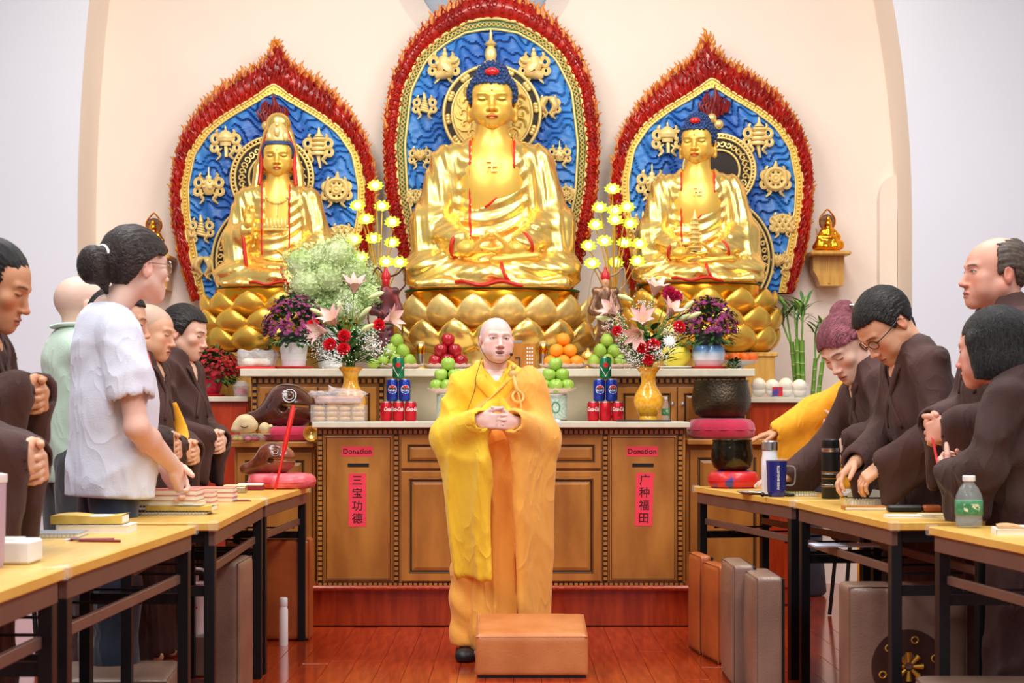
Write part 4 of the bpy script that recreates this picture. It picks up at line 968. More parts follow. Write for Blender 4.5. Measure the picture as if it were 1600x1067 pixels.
def seated(name, label, loc, k, kind, yaw=0.0, head_yaw=0.0):
    t = thing(name, label, 'statue', loc, yaw); t.scale = (k, k, k); S_ = np.sin
    h = 0.0105 if k > 0.9 else 0.0125
    F = Field((-0.62, -0.52, -0.03), (0.62, 0.3, 1.0), h)
    vf = lambda X, Y, Z: 0.0065*S_(72*(X+0.22*Z)+2*S_(7*Z))+0.0022*S_(150*X+12*Z)
    uf = lambda X, Y, Z: 0.0075*S_(68*(Z-1.5*X*X-0.35*X)+1.2*S_(8*X))
    lf = lambda X, Y, Z: 0.0085*S_(62*(Z*0.9+0.30*np.abs(X)-0.45*Y)+1.5*S_(6*X))+0.002*S_(130*(Z+0.5*np.abs(X)))
    F.rcone((0, 0.03, 0.12), (0, 0.05, 0.72), 0.27, 0.245, k=0.03, flat=((0, 1, 0), 0.72), disp=uf)
    F.rcone((-0.22, 0.05, 0.80), (0.22, 0.05, 0.80), 0.115, 0.115, k=0.07, disp=vf)
    F.rcone((-0.07, 0.06, 0.90), (0.07, 0.06, 0.90), 0.09, 0.09, k=0.09)
    for s in (-1, 1):
        raised_arm = kind == 'guanyin' and s < 0
        el = (s*0.365, -0.02, 0.42); F.rcone((s*0.275, 0.045, 0.80), el, 0.118, 0.125, k=0.05, disp=vf)
        if raised_arm:
            F.rcone(el, (s*0.26, -0.22, 0.50), 0.115, 0.085, k=0.05, disp=vf); F.rcone((s*0.37, -0.06, 0.42), (s*0.31, -0.16, 0.10), 0.10, 0.13, k=0.06, disp=vf)
        else:
            F.rcone(el, (s*0.19, -0.27, 0.27), 0.125, 0.082, k=0.05, disp=lf)
            F.rcone((s*0.40, -0.06, 0.40), (s*0.40, -0.12, 0.20), 0.11, 0.10, k=0.06, disp=vf)
        F.rcone((s*0.02, -0.08, 0.115), (s*0.40, -0.15, 0.12), 0.15, 0.135, k=0.06, flat=((0, 0, 1), 0.86), disp=lf)
        F.rcone((s*0.42, -0.17, 0.105), (s*0.03, -0.36, 0.085), 0.118, 0.085, k=0.05, flat=((0, 0, 1), 0.9), disp=lf)
    F.rbox((0, -0.12, 0.02), (0.47, 0.31, 0.035), 0.03, k=0.04, disp=lambda X, Y, Z: 0.012*S_(26*X)+0*Y)
    F.clip(lambda X, Y, Z: -Z+0.002*0)
    # open breast
    X, Y, Z = F.ax[0][:, None, None], F.ax[1][None, :, None], F.ax[2][None, None, :]
    zb = 0.50 if kind == 'buddha' else 0.56
    xr = -0.115+0.245*np.sqrt(np.clip((Z-zb)/0.24, 0, 1)); 
    if kind == 'guanyin': xr = 0.105+0*Z; xl = -0.105+0*Z
    else: xl = -0.125+0*Z
    op = np.maximum(np.maximum(xl-X, X-xr), zb-Z); op = np.maximum(op, Y-0.10)
    F.F = np.maximum(F.F, -op).astype(np.float32)
    fbuild('robe', F, M_gold, t)
    # skin: breast and neck, then head, hands, foot
    G = Field((-0.26, -0.3, 0.3), (0.26, 0.22, 1.12), 0.012)
    G.rcone((0, 0.045, 0.42), (0, 0.05, 0.74), 0.232, 0.222, k=0.03, flat=((0, 1, 0), 0.74)); G.rcone((-0.15, 0.05, 0.80), (0.15, 0.05, 0.80), 0.10, 0.10, k=0.06)
    G.rcone((0, 0.05, 0.82), (0, 0.035, 1.06), 0.115, 0.10, k=0.06)
    if kind == 'buddha': G.ell((0, -0.02, 0.66), (0.19, 0.118, 0.18), k=0.08)
    me = fbuild('breast', G, M_goldskin, t, C=None).data; a = me.color_attributes.new('Col', 'FLOAT_COLOR', 'POINT'); gc = lin((246, 200, 92)); a.data.foreach_set('color', np.tile(np.array((*gc, 1), np.float32), len(me.vertices)))
    hs = 1.52; R = rot3(0.06, 0, head_yaw); hz = 1.185; hoff = np.array((0, 0.02, hz))
    V, Q, C = make_head(neck_to=(0, 0.02, -0.16), h=0.004, skin=(246, 200, 92), lips=(206, 44, 28), brow=(92, 66, 30), brow_a=0.55, fat=1.12, wide=1.2, nose=1.15, eyes='down', lobe=0.035, neck_r=(0.062, 0.068), cheek=1.15, iris=(80, 60, 30))
    link('head', mesh_np('head', (V*hs)@R.T+hoff, Q, M_goldskin, C), t)
    HF = hair_field('short', h=0.0042, vol=0.9, W=1.2)
    if kind == 'buddha': HF.ell((0, 0.02, 0.118), (0.058, 0.062, 0.045), k=0.03)
    else: HF.ell((0, 0.02, 0.13), (0.036, 0.036, 0.06), k=0.02)
    HV, HQ, _ = HF.polys(); HV2 = (HV*hs)@R.T+hoff
    link('hair', mesh_np('hair', HV2, HQ, M_bluehair), t)
    if kind == 'buddha':
        o = curls(HV2, 0.024, 0.0135).build('hair_curls', M_bluehair, t, smooth=180); o['kind'] = 'stuff'
        jp = R@(np.array((0, -0.062, 0.112))*hs)+hoff; MB().ell(jp, (0.045, 0.03, 0.028), 14, 10).build('jewel', M_jewel, t, smooth=180)
    up = R@(np.array((0, -0.0925, 0.038))*hs)+hoff; MB().ell(up, 0.009, 8, 6).build('forehead_mark', M_goldpale, t, smooth=180)
    H = Field((-0.36, -0.46, 0.14), (0.36, -0.12, 0.70 if kind == 'guanyin' else 0.42), 0.0075)
    for s in (-1, 1):
        if kind == 'guanyin' and s < 0:
            H.rcone((s*0.30, -0.20, 0.46), (s*0.235, -0.28, 0.56), 0.05, 0.042, k=0.02)
            hand(H, (s*0.232, -0.285, 0.565), (0.12, -0.1, 1), (0, -1, -0.05), -1, [0.25, 0.9, 0.15, 0.1], sc=1.2, k=0.006, thumb=(0.7, 0.3, 0.6), tb=0.3)
            continue
        H.rcone((s*0.23, -0.25, 0.27), (s*0.14, -0.33, 0.235), 0.062, 0.05, k=0.02)
        hand(H, (s*0.14, -0.33, 0.235), (-s, -0.16, -0.06), (0, -0.12, 1), -s, 0.12, sc=1.35, k=0.006, thumb=(0.55, -0.55, 0.75) if False else (0.7, 0.2, 0.75), tb=0.15)
    if kind == 'buddha':
        H.rcone((0.26, -0.30, 0.19), (0.03, -0.36, 0.16), 0.045, 0.05, k=0.02, flat=((0, 0.3, 1), 0.7))
    me = fbuild('hands', H, M_goldskin, t).data; a = me.color_attributes.new('Col', 'FLOAT_COLOR', 'POINT'); a.data.foreach_set('color', np.tile(np.array((*gc, 1), np.float32), len(me.vertices)))
    # red lining along the edges of the robe
    mb = MB(); path = []
    if kind == 'buddha':
        for q in np.linspace(0, 1, 26):
            z = 0.93-0.42*q; path.append((0.135-0.0*q if z > 0.74 else -0.115+0.255*math.sqrt(max(0, (z-0.49)/0.25)), z))
    else: path = [(0.11, z) for z in np.linspace(0.93, 0.36, 20)]
    p3 = [F.hit((x, -0.6, z), (0, 1, 0), 0.002) for x, z in path]; p3 = [p for p in p3 if p[1] < 0.1]; mb.tube(p3, 0.008, 6)
    path = [(-0.135 if z > 0.4 else -0.13, z) for z in np.linspace(0.93, 0.30, 24)]
    p3 = [F.hit((x, -0.6, z), (0, 1, 0), 0.002) for x, z in path]; p3 = [p for p in p3 if p[1] < 0.1]; mb.tube(p3, 0.008, 6)
    for s in (-1, 1):
        if kind == 'guanyin' and s < 0:
            mb.tube(smoothpath([(-0.33, -0.24, 0.52), (-0.285, -0.275, 0.44), (-0.27, -0.28, 0.3), (-0.25, -0.29, 0.17)], 5), [0.008, 0.014, 0.022, 0.012], 7)
            continue
        c = np.array((s*0.205, -0.275, 0.262)); Rf = frame_from((-s*0.66, -0.5, -0.2)); mb.tube([c+Rf@np.array((0.078*math.cos(a), 0.078*math.sin(a), 0.01)) for a in np.linspace(0, 2*PI, 21)[:-1]], 0.010, 6, close=True)
    mb.tube([(x, -0.445+0.55*abs(x/0.5)**3-0.012, 0.022+0.012*math.sin(26*x)) for x in np.linspace(-0.47, 0.47, 41)], 0.014, 6)
    mb.tube(smoothpath([F.hit((x, -0.7, z), (0, 1, 0), 0.0) for x, z in ((0.055, 0.20), (0.06, 0.14), (0.075, 0.08), (0.11, 0.03))], 5), 0.012, 6)
    mb.build('robe_lining', M_lining, t, smooth=60)
    # breast emblem
    if kind == 'buddha':
        c = G.hit((0, -0.6, 0.755), (0, 1, 0), 0.010); c1 = G.hit((0, -0.6, 0.80), (0, 1, 0)); c0 = G.hit((0, -0.6, 0.71), (0, 1, 0)); link('breast_emblem', text_mesh('\u534d', 0.085, M_goldpale, 'breast_emblem', depth=0.004, bold=0.0012), t, tuple(c), (math.atan2(0.09, c1[1]-c0[1]), 0, 0))
    return t, F
BC = 11.12
zc = PZ(456, BC)
cb, CFld = seated('buddha_statue', 'largest seated golden Buddha statue in the centre, hands folded in lap', (PX(769, BC), BC, zc), 1.0, 'buddha')
lotus(cb, 0.56, 0.0, -(zc-UTOP)+0.002, 0.72, 18, M_goldpale, M_gold)
# offerings ornament at the belly
MB().ell((0, -0.22, 0.345), (0.045, 0.03, 0.035), 12, 8).build('belly_knot', M_goldpale, cb, smooth=180)
zs = PZ(449, BC); SK = 0.77
lb, LF = seated('bodhisattva_statue', 'seated golden bodhisattva statue on the left with raised hand and tall crown', (PX(434, BC), BC, PZ(452, BC)), 0.695, 'guanyin', 0.06)
rb, RF = seated('buddha_statue', 'seated golden Buddha statue on the right holding a small pagoda', (PX(1090, BC), BC, PZ(446, BC)), 0.75, 'buddha', -0.08, -0.22)
for t_, zz, SK, lr_ in ((lb, PZ(452, BC), 0.695, 0.57), (rb, PZ(446, BC), 0.75, 0.535)):
    hb = (zz-PZ(552, BC))/SK; lotus(t_, lr_, 0.0, -hb, 0.72, 13, M_goldplain, M_goldplain, rows=((0.0, 1.0, 1), (0.26, 1.08, 1), (0.52, 1.04, 1)))
# pagoda in the lap of the right Buddha
mb = MB(); z = 0.0
for k in range(7):
    r = 0.062-0.0052*k; mb.lathe([(r*0.8, z), (r*0.8, z+0.022), (r*1.25, z+0.026), (r*1.0, z+0.036), (r*0.75, z+0.038)], 8); z += 0.038
mb.lathe([(0.02, z), (0.012, z+0.03), (0.004, z+0.06), (0, z+0.08)], 8); mb.build('pagoda', M_goldpale, rb, smooth=0, loc=(-0.03, -0.37, 0.25))
# crown, veil and necklace of the left bodhisattva
mb = MB(); mb.lathe([(0.10, 0.0), (0.115, 0.03), (0.10, 0.06), (0.09, 0.12), (0.06, 0.17), (0.03, 0.2)], 16, (0, 0.0, 1.30), sy=0.9)
mb.ell((0, -0.105, 1.39), (0.03, 0.02, 0.045), 10, 8); mb.ell((0, -0.11, 1.45), (0.018, 0.016, 0.02), 8, 6)
for s in (-1, 1): mb.ell((s*0.07, -0.075, 1.35), (0.03, 0.02, 0.045), 8, 6)
mb.build('crown', M_goldpale, lb, smooth=50)
F = Field((-0.30, -0.16, 0.72), (0.30, 0.24, 1.62), 0.0125)
F.ell((0, 0.055, 1.50), (0.10, 0.09, 0.085), k=0.05); F.rcone((0, 0.09, 1.45), (0, 0.11, 1.15), 0.11, 0.165, k=0.05)
for s in (-1, 1): F.rcone((s*0.10, 0.06, 1.40), (s*0.175, 0.06, 1.08), 0.035, 0.04, k=0.03); F.rcone((s*0.175, 0.06, 1.08), (s*0.20, 0.03, 0.82), 0.045, 0.05, k=0.03)
fbuild('veil', F, M_gold, lb)
mb = MB()
for s in (-1, 1): mb.tube(smoothpath([(s*0.085, 0.02, 1.42), (s*0.142, 0.025, 1.22), (s*0.148, 0.01, 1.06), (s*0.165, -0.03, 0.93)], 5), [0.012, 0.02, 0.022, 0.014], 7)
mb.build('veil_lining', M_lining, lb, smooth=60)
mb = MB(); mb.tube([(0.115*math.cos(a), -0.115+0.06*(1-abs(math.sin(a)))-0.0, 0.86-0.11*math.sin(a)) for a in np.linspace(0.1, PI-0.1, 24)], 0.009, 6); mb.tube([(0, -0.13, 0.75), (0, -0.145, 0.64)], 0.006, 6)
for k in range(5): mb.ell((0.09*(k-2)/2, -0.14, 0.755+0.05*((k-2)/2)**2), (0.012, 0.01, 0.016), 7, 5)
mb.build('necklace', M_goldpale, lb, smooth=60)
mb = MB()
for k in range(6): mb.tube([(-0.075+0.03*k, -0.19, 0.52), (-0.08+0.032*k, -0.205, 0.575), (-0.082+0.033*k, -0.195, 0.615)], [0.012, 0.016, 0.003], 6)
mb.tube([(-0.11, -0.195, 0.515), (0.11, -0.195, 0.515)], 0.012, 6); mb.build('bodice', M_goldpale, lb, smooth=60)
# plinths for the statues
t = thing('statue_plinth', 'beige stone block carrying the central Buddha behind the altar tier', 'plinth', (PX(769, BC), BC, 0))
MB().box((0, 0.03, (UTOP-0.002)/2), (1.34, 0.78, UTOP-0.002), bev=0.004).build('block', M_beige, t); 
for lab, px, sg in (('gold-draped pine plinth under the left bodhisattva', 434, -1), ('gold-draped pine plinth under the right Buddha', 1100, 1)):
    t = thing('statue_plinth', lab, 'plinth', (PX(px, BC), BC, 0)); zt = PZ(552, BC) if sg < 0 else PZ(552, BC)
    MB().box((0.0, 0.02, (zt-0.03)/2), (0.80, 0.58, zt-0.03), bev=0.004).build('box', M_pine, t)
    MB().box((0.0, 0.02, zt-0.016), (0.84, 0.60, 0.028), bev=0.006).build('top_board', M_pine, t)
# gold drape panel behind each side lotus
for t_, sg in ((lb, -1), (rb, 1)):
    mb = MB(); R_ = []
    for i in range(9):
        v = i/8; R_.append([(0.57*math.cos(a)*(1.0-0.03*v), 0.30*math.sin(a)+0.10, -0.02-0.5*v) for a in np.linspace(-0.2, PI+0.2, 40)])
    mb.grid(R_); mb.build('gold_backing', M_gpole, t_, smooth=60)
# ------------------------------------------------------------------ flowers, fruit, cans and ritual things on the altar
M_leaf = mat('leaf_green', (58, 104, 48), 0.5, var=0.3, vscale=14)
M_leaf2 = mat('dark_leaf_green', (44, 78, 40), 0.55, var=0.3, vscale=14)
M_leafl = mat('fresh_leaf_green', (110, 160, 66), 0.5, var=0.2, vscale=14)
M_stem = mat('stem_green', (92, 140, 60), 0.5, var=0.15)
M_purple = mat('purple_petal', (170, 62, 122), 0.6, vscale=40, rgb2=(126, 40, 96))
M_redmum = mat('crimson_petal', (186, 26, 34), 0.6, vscale=40, rgb2=(140, 14, 24))
M_carn = mat('carnation_red', (226, 26, 44), 0.6, var=0.15, vscale=60)
M_pinkc = mat('deep_pink_petal', (204, 44, 92), 0.6, var=0.15, vscale=40)
M_lily = mat('pink_lily_petal', (244, 214, 204), 0.5, vscale=16, rgb2=(232, 176, 170))
M_whitef = mat('white_petal', (246, 246, 244), 0.55, var=0.04)
M_hyd = mat('hydrangea_green', (216, 226, 180), 0.6, vscale=7, rgb2=(176, 202, 124))
M_bud = mat('lily_bud', (214, 222, 160), 0.5, var=0.15)
M_wpot = mat('white_pot', (236, 238, 242), 0.3, var=0.03)
M_dpot = mat('dark_pot', (52, 54, 64), 0.5, var=0.08)
M_bluepot = mat('blue_banded_glaze', (236, 240, 246), 0.2, coat=0.5)
M_redpl = mat('red_plastic', (222, 34, 30), 0.3, var=0.04)
M_yvase = mat('yellow_crackle_glaze', (250, 188, 50), 0.16, vscale=60, rgb2=(238, 160, 32), coat=0.6, ramp=(0.4, 0.55))
M_clear = mat('clear_plastic', (240, 242, 246), 0.08, alpha=0.13, coat=0.4)
M_wrap = mat('crumpled_plastic', (238, 238, 242), 0.12, alpha=0.34, bump=1.0, bscale=55, coat=0.5)
M_cookie = mat('cookie', (216, 168, 106), 0.75, var=0.15, vscale=50)
M_bun = mat('steamed_bun', (246, 232, 208), 0.6, var=0.06, vscale=20)
M_gapple = mat('green_apple_skin', (168, 202, 86), 0.3, vscale=9, rgb2=(140, 184, 60), coat=0.3)
M_pear = mat('green_pear_skin', (164, 190, 74), 0.4, vscale=9, rgb2=(130, 166, 50))
M_rapple = mat('red_apple_skin', (186, 22, 36), 0.25, vscale=8, rgb2=(140, 10, 24), coat=0.4)
M_orange = mat('orange_peel', (246, 150, 32), 0.42, var=0.06, bump=0.25, bscale=220)
M_tang = mat('tangerine_peel', (242, 110, 30), 0.42, var=0.08, bump=0.25, bscale=200)
M_pomelo = mat('pomelo_peel', (238, 214, 62), 0.4, vscale=6, rgb2=(210, 196, 60))
M_plate = mat('pink_scalloped_china', (238, 212, 206), 0.3, var=0.03)
M_stalk = mat('fruit_stalk', (84, 62, 30), 0.7, var=0.2)
M_cred = mat('can_red', (206, 24, 42), 0.25, metal=0.35, var=0.03)
M_cblue = mat('can_blue', (28, 52, 160), 0.25, metal=0.35, var=0.03)
M_cgreen = mat('can_green', (34, 140, 92), 0.25, metal=0.35, vscale=26, rgb2=(24, 104, 66))
M_alu = mat('aluminium', (200, 202, 206), 0.3, metal=1.0, var=0.03)
M_cwhite = mat('print_white', (244, 244, 246), 0.35, var=0.02)
M_muyu = mat('dark_lacquered_wood', (108, 54, 38), 0.2, vscale=5, rgb2=(68, 32, 24), coat=0.6)
M_muyu2 = mat('brown_lacquered_wood', (146, 78, 50), 0.24, vscale=5, rgb2=(92, 42, 26), coat=0.5)
M_velvet = mat('crimson_velvet', (196, 30, 72), 0.8, var=0.12, vscale=8, sheen=0.6, bump=0.2, bscale=30)
M_brocade = mat('red_brocade', (206, 34, 36), 0.4, vscale=16, rgb2=(70, 66, 140), coat=0.3, ramp=(0.38, 0.46))
M_pinkcloth = mat('pink_brocade', (238, 120, 128), 0.45, vscale=15, rgb2=(214, 60, 74), coat=0.3, bump=0.2, bscale=40)
M_bronze = mat('dark_bronze', (96, 84, 68), 0.3, metal=0.85, vscale=6, rgb2=(62, 54, 44), bump=0.5, bscale=85)
M_bronze2 = mat('polished_dark_bronze', (70, 64, 48), 0.14, metal=0.85, vscale=6, rgb2=(44, 40, 32), bump=0.12, bscale=60)
M_bamboo = mat('bamboo_stalk', (126, 168, 66), 0.35, vscale=9, rgb2=(92, 140, 48))
M_node = mat('bamboo_node', (190, 196, 130), 0.5, var=0.1)
M_glow = mat('lit_lotus_petal', (206, 238, 70), 0.4, emit=(196, 232, 40), estr=0.34)
M_glowc = mat('lit_lotus_bulb', (255, 255, 230), 0.4, emit=(240, 255, 190), estr=1.5)
M_label = mat('green_paper_label', (70, 140, 96), 0.5, var=0.3, vscale=60)
M_money = mat('banknote_print', (206, 216, 206), 0.5, vscale=80, rgb2=(150, 176, 160))
M_redgr = mat('red_foil', (206, 40, 72), 0.3, metal=0.4, bump=0.8, bscale=40, var=0.1)
def leaf(mb, p, d, L, W, up=(0, 0, 1), mi=0, droop=0.3):
    p = np.array(p, float); d = np.array(d, float); d /= np.linalg.norm(d)+1e-9; s = np.cross(d, up); s /= np.linalg.norm(s)+1e-9; n = np.cross(s, d)
    pts = []
    for t, w_ in ((0, 0.12), (0.3, 0.9), (0.6, 0.85), (1.0, 0.0)):
        c = p+d*L*t-np.array((0, 0, 1))*droop*L*t*t
        pts.append((c-s*W*w_, c+n*W*0.25*w_, c+s*W*w_))
    v = [q for r in pts for q in r]; f = []
    for i in range(3):
        for j in range(2): f.append((i*3+j, i*3+j+1, (i+1)*3+j+1, (i+1)*3+j))
    mb.add(v, f, mi)
def daisy(mb, c, n, r, mi=0, k=9, depth=0.5):
    """small many-petalled flower head facing n"""
    R = frame_from(n); v = [(0, 0, 0.0)]; f = []
    for lay, (rr, zz) in enumerate(((1.0, 0.15), (0.62, 0.42))):
        b0 = len(v); 
        for i in range(2*k):
            a = PI*i/k+lay*0.2; q = r*rr*(1.0 if i % 2 == 0 else 0.62); v.append((q*math.cos(a), q*math.sin(a), r*depth*(zz+(0.12 if i % 2 == 0 else 0))))
        f += [(0, b0+i, b0+(i+1) % (2*k)) for i in range(2*k)]
    mb.add(v, f, mi, R, c)
def mum_pot(lab, px, D, ybase, pot, dome, n, fl, seed, cat='plant'):
    """potted chrysanthemum: dome=(half width, dome bottom z, dome top z) relative to base"""
    t = thing('potted_chrysanthemum', lab, cat, (PX(px, D), D, ybase)); rnd = random.Random(seed)
    hw, zb, zt = dome; cz_ = zb; H = zt-zb; mb = MB(); lv = MB()
    for i in range(n):
        u = rnd.random(); th = rnd.uniform(0, 2*PI); ph = math.acos(1-u*1.05) if u < 0.95 else 1.55
        d = np.array((math.sin(ph)*math.cos(th), math.sin(ph)*math.sin(th), math.cos(ph))); jit = rnd.uniform(0.86, 1.03)
        daisy(mb, np.array((d[0]*hw, d[1]*hw*0.85, d[2]*H))*jit+np.array((0, 0, cz_)), d+np.array((0, 0, 0.2)), rnd.uniform(0.0135, 0.019), 0)
    o = mb.build('blossoms', fl, t, smooth=0); o['kind'] = 'stuff'
    for i in range(int(n*1.5)):
        th = rnd.uniform(0, 2*PI); ph = math.acos(1-rnd.random()*1.35); d = np.array((math.sin(ph)*math.cos(th), math.sin(ph)*math.sin(th), math.cos(ph))); jit = rnd.uniform(0.55, 0.96)
        p = np.array((d[0]*hw, d[1]*hw*0.85, d[2]*H))*jit+np.array((0, 0, cz_)); leaf(lv, p, d+np.array((rnd.uniform(-.5, .5), rnd.uniform(-.5, .5), 0.1)), rnd.uniform(0.03, 0.055), 0.012, mi=rnd.choice((0, 1)))
    for i in range(10):
        th = 2*PI*i/10; lv.tube([(0.02*math.cos(th), 0.02*math.sin(th), pot), (hw*0.5*math.cos(th), hw*0.5*math.sin(th), cz_+0.05)], 0.003, 4)
    o = lv.build('foliage', [M_leaf2, M_leaf], t, smooth=0); o['kind'] = 'stuff'
    return t
def saucer(t, r, m=M_redpl, z=0.0, h=0.016):
    MB().lathe([(0, z), (r*0.8, z), (r, z+h), (r*0.97, z+h), (r*0.78, z+0.005), (0, z+0.005)], 28).build('saucer', m, t, smooth=40)
DF = 10.32
t = mum_pot('purple chrysanthemum in a ribbed white pot on a red saucer', 459, DF, UTOP, 0.17, (0.185, 0.20, 0.44), 330, M_purple, 1); saucer(t, 0.12)
MB().lathe([(0.065, 0.008), (0.068, 0.02), (0.070, 0.05), (0.072, 0.052), (0.075, 0.09), (0.077, 0.092), (0.082, 0.135), (0.090, 0.138), (0.090, 0.152), (0.084, 0.152), (0.08, 0.14)], 28).build('pot', M_wpot, t, smooth=30)
MB().lathe([(0.07, 0.12), (0.084, 0.205), (0.088, 0.21), (0.08, 0.21), (0.06, 0.19), (0, 0.19)], 24).build('nursery_pot', M_dpot, t, smooth=30)
t = mum_pot('purple chrysanthemum in a blue-banded white pot on a red saucer', 1107, DF, UTOP, 0.19, (0.18, 0.21, 0.42), 310, M_purple, 2); saucer(t, 0.125)
def banded():
    m = M_bluepot; nt = m.node_tree; N = nt.nodes; L = nt.links; b_ = N['Principled BSDF']
    tc = N.new('ShaderNodeTexCoord'); sp = N.new('ShaderNodeSeparateXYZ'); L.new(tc.outputs['Object'], sp.inputs[0])
    mr_ = N.new('ShaderNodeMapRange'); mr_.inputs[1].default_value = 0.01; mr_.inputs[2].default_value = 0.14; L.new(sp.outputs[2], mr_.inputs[0])
    r = N.new('ShaderNodeValToRGB'); L.new(mr_.outputs[0], r.inputs[0]); e = r.color_ramp.elements
    e[0].color = (*lin((222, 206, 204)), 1); e[0].position = 0.0; e[1].color = (*lin((96, 150, 214)), 1); e[1].position = 0.92
    for p_, c_ in ((0.18, (240, 236, 238)), (0.3, (206, 196, 206)), (0.34, (236, 238, 244)), (0.6, (206, 224, 244)), (0.75, (120, 168, 222))):
        x = e.new(p_); x.color = (*lin(c_), 1)
    L.new(r.outputs[0], b_.inputs['Base Color'])
banded()
MB().lathe([(0.065, 0.008), (0.075, 0.02), (0.090, 0.05), (0.097, 0.085), (0.093, 0.12), (0.085, 0.135), (0.078, 0.135)], 28).build('pot', M_bluepot, t, smooth=40)
MB().lathe([(0.072, 0.12), (0.082, 0.215), (0.088, 0.225), (0.08, 0.225), (0, 0.20)], 24).build('nursery_pot', M_dpot, t, smooth=30)
# red chrysanthemum in foil on the left side cabinet
t = mum_pot('crimson chrysanthemum in red foil on the left side cabinet', 328, 10.62, SIDE_ZL, 0.06, (0.19, 0.13, 0.30), 330, M_redmum, 3); saucer(t, 0.095)
mb = MB(); mb.lathe([(0.055, 0.014), (0.07, 0.06), (0.085, 0.12), (0.11, 0.19)], 26, wob=lambda a, j: 1+0.10*math.sin(7*a+j)*j/3); mb.build('foil', M_redgr, t, smooth=40)
# hydrangea bouquet
t = thing('hydrangea_bouquet', 'large pale green hydrangea bouquet between left statue and lilies', 'flowers', (PX(516, 10.52), 10.52, UTOP)); rnd = random.Random(4); sc = 10.52/FPX
for (px, py, r) in ((470, 412, 30), (500, 405, 30), (532, 400, 32), (480, 445, 32), (515, 432, 34), (552, 425, 32), (572, 438, 26), (500, 466, 26), (540, 462, 30), (524, 392, 22), (567, 456, 24), (472, 468, 24), (582, 462, 22), (520, 482, 26), (556, 480, 24), (494, 486, 22)):
    c = np.array(((px-516)*sc, rnd.uniform(-0.06, 0.05), PZ(py, 10.52)-UTOP)); R_ = r*sc; mb = MB()
    for i in range(420):
        d = np.random.RandomState(int(px*7+py+i)).normal(size=3); d /= np.linalg.norm(d)
        if d[1] > 0.6: continue
        p = c+d*R_*rnd.uniform(0.72, 1.14); Rm = frame_from(d+np.array([rnd.uniform(-.4, .4) for _ in range(3)])); s_ = rnd.uniform(0.008, 0.0115)
        a0 = rnd.uniform(0, PI/2)
        v = [(0, 0, 0)]; f = []
        for k in range(4):
            a = a0+k*PI/2; b0 = len(v); v += [(s_*0.75*math.cos(a-0.5), s_*0.75*math.sin(a-0.5), s_*0.25), (s_*1.15*math.cos(a), s_*1.15*math.sin(a), s_*0.4), (s_*0.75*math.cos(a+0.5), s_*0.75*math.sin(a+0.5), s_*0.25)]; f.append((0, b0, b0+1, b0+2))
        mb.add(v, f, 0, Rm, p)
    mb.ell(c, R_*0.72, 12, 8)
    o = mb.build('flower_head', M_hyd, t, smooth=0); o['kind'] = 'stuff'
lv = MB()
for i in range(26):
    a = rnd.uniform(0, 2*PI); leaf(lv, (0.1*math.cos(a), 0.08*math.sin(a), 0.30+rnd.uniform(-0.05, 0.08)), (math.cos(a), math.sin(a), 0.2), 0.14, 0.035, mi=0)
for i in range(8): lv.tube([(0.01*i-0.04, 0, 0.15), (0.05*(i-4), 0, 0.45)], 0.004, 5)
o = lv.build('foliage', [M_leaf], t, smooth=30); o['kind'] = 'stuff'
MB().lathe([(0.05, 0.0), (0.07, 0.02), (0.075, 0.1), (0.05, 0.2), (0.06, 0.25), (0.05, 0.25)], 24).build('vase', M_wpot, t, smooth=40)
# yellow vases with lily arrangements
VD = 9.74
def vase(lab, px, D):
    t = thing('flower_vase', lab, 'vase', (PX(px, D), D, CTOP))
    MB().lathe([(0, 0), (0.048, 0), (0.05, 0.018), (0.044, 0.028), (0.062, 0.05), (0.078, 0.085), (0.081, 0.115), (0.074, 0.145), (0.055, 0.175), (0.042, 0.20), (0.038, 0.23), (0.045, 0.262), (0.062, 0.285), (0.068, 0.292), (0.062, 0.293), (0.04, 0.26), (0.03, 0.23)], 36).build('body', M_yvase, t, smooth=60)
    MB().lathe([(0.066, 0.2895), (0.0695, 0.2925), (0.066, 0.2955), (0.0625, 0.2925), (0.066, 0.2895)], 36).build('rim', M_yvase, t, smooth=60)
    return t
vase('yellow crackle-glazed vase holding lilies behind the cookie box', 548, VD); vase('yellow crackle-glazed vase holding lilies on the black tray', 1013, VD)
t = thing('tray', 'flat black serving tray under the right yellow vase', 'tray', (PX(1003, VD), VD, CTOP)); t_tray = t
# (the tray is thin; the vase foot rests on it)
MB().box((0, -0.06, 0.005), (S(84, VD), 0.22, 0.008), bev=0.003).build('board', M_black, t); 
LILY = []
def lily_mesh():
    out = []
    for k in range(2):
        mb = MB(); L = 0.135 if k == 0 else 0.13; W = 0.026 if k == 0 else 0.019; G_ = []
        for i in range(7):
            v = i/6; w_ = W*math.sin(PI*min(1, 0.12+0.86*v))**0.8; z = L*v*0.8-0.02*v**3; r = 0.006+0.055*v**1.6+0.012*v
            G_.append([(-w_, -r+0.006*(1-v), z), (-w_*0.5, -r-0.003, z), (0, -r-0.005, z), (w_*0.5, -r-0.003, z), (w_, -r+0.006*(1-v), z)])
        mb.grid(G_); mb.grid([[(p[0], p[1]+0.0015, p[2]) for p in r] for r in G_], flip=True); out.append(mb.mesh('petal', M_lily, 180))
    return out
LILY = lily_mesh()
M_stamen = mat('stamen', (150, 70, 40), 0.6, var=0.1)
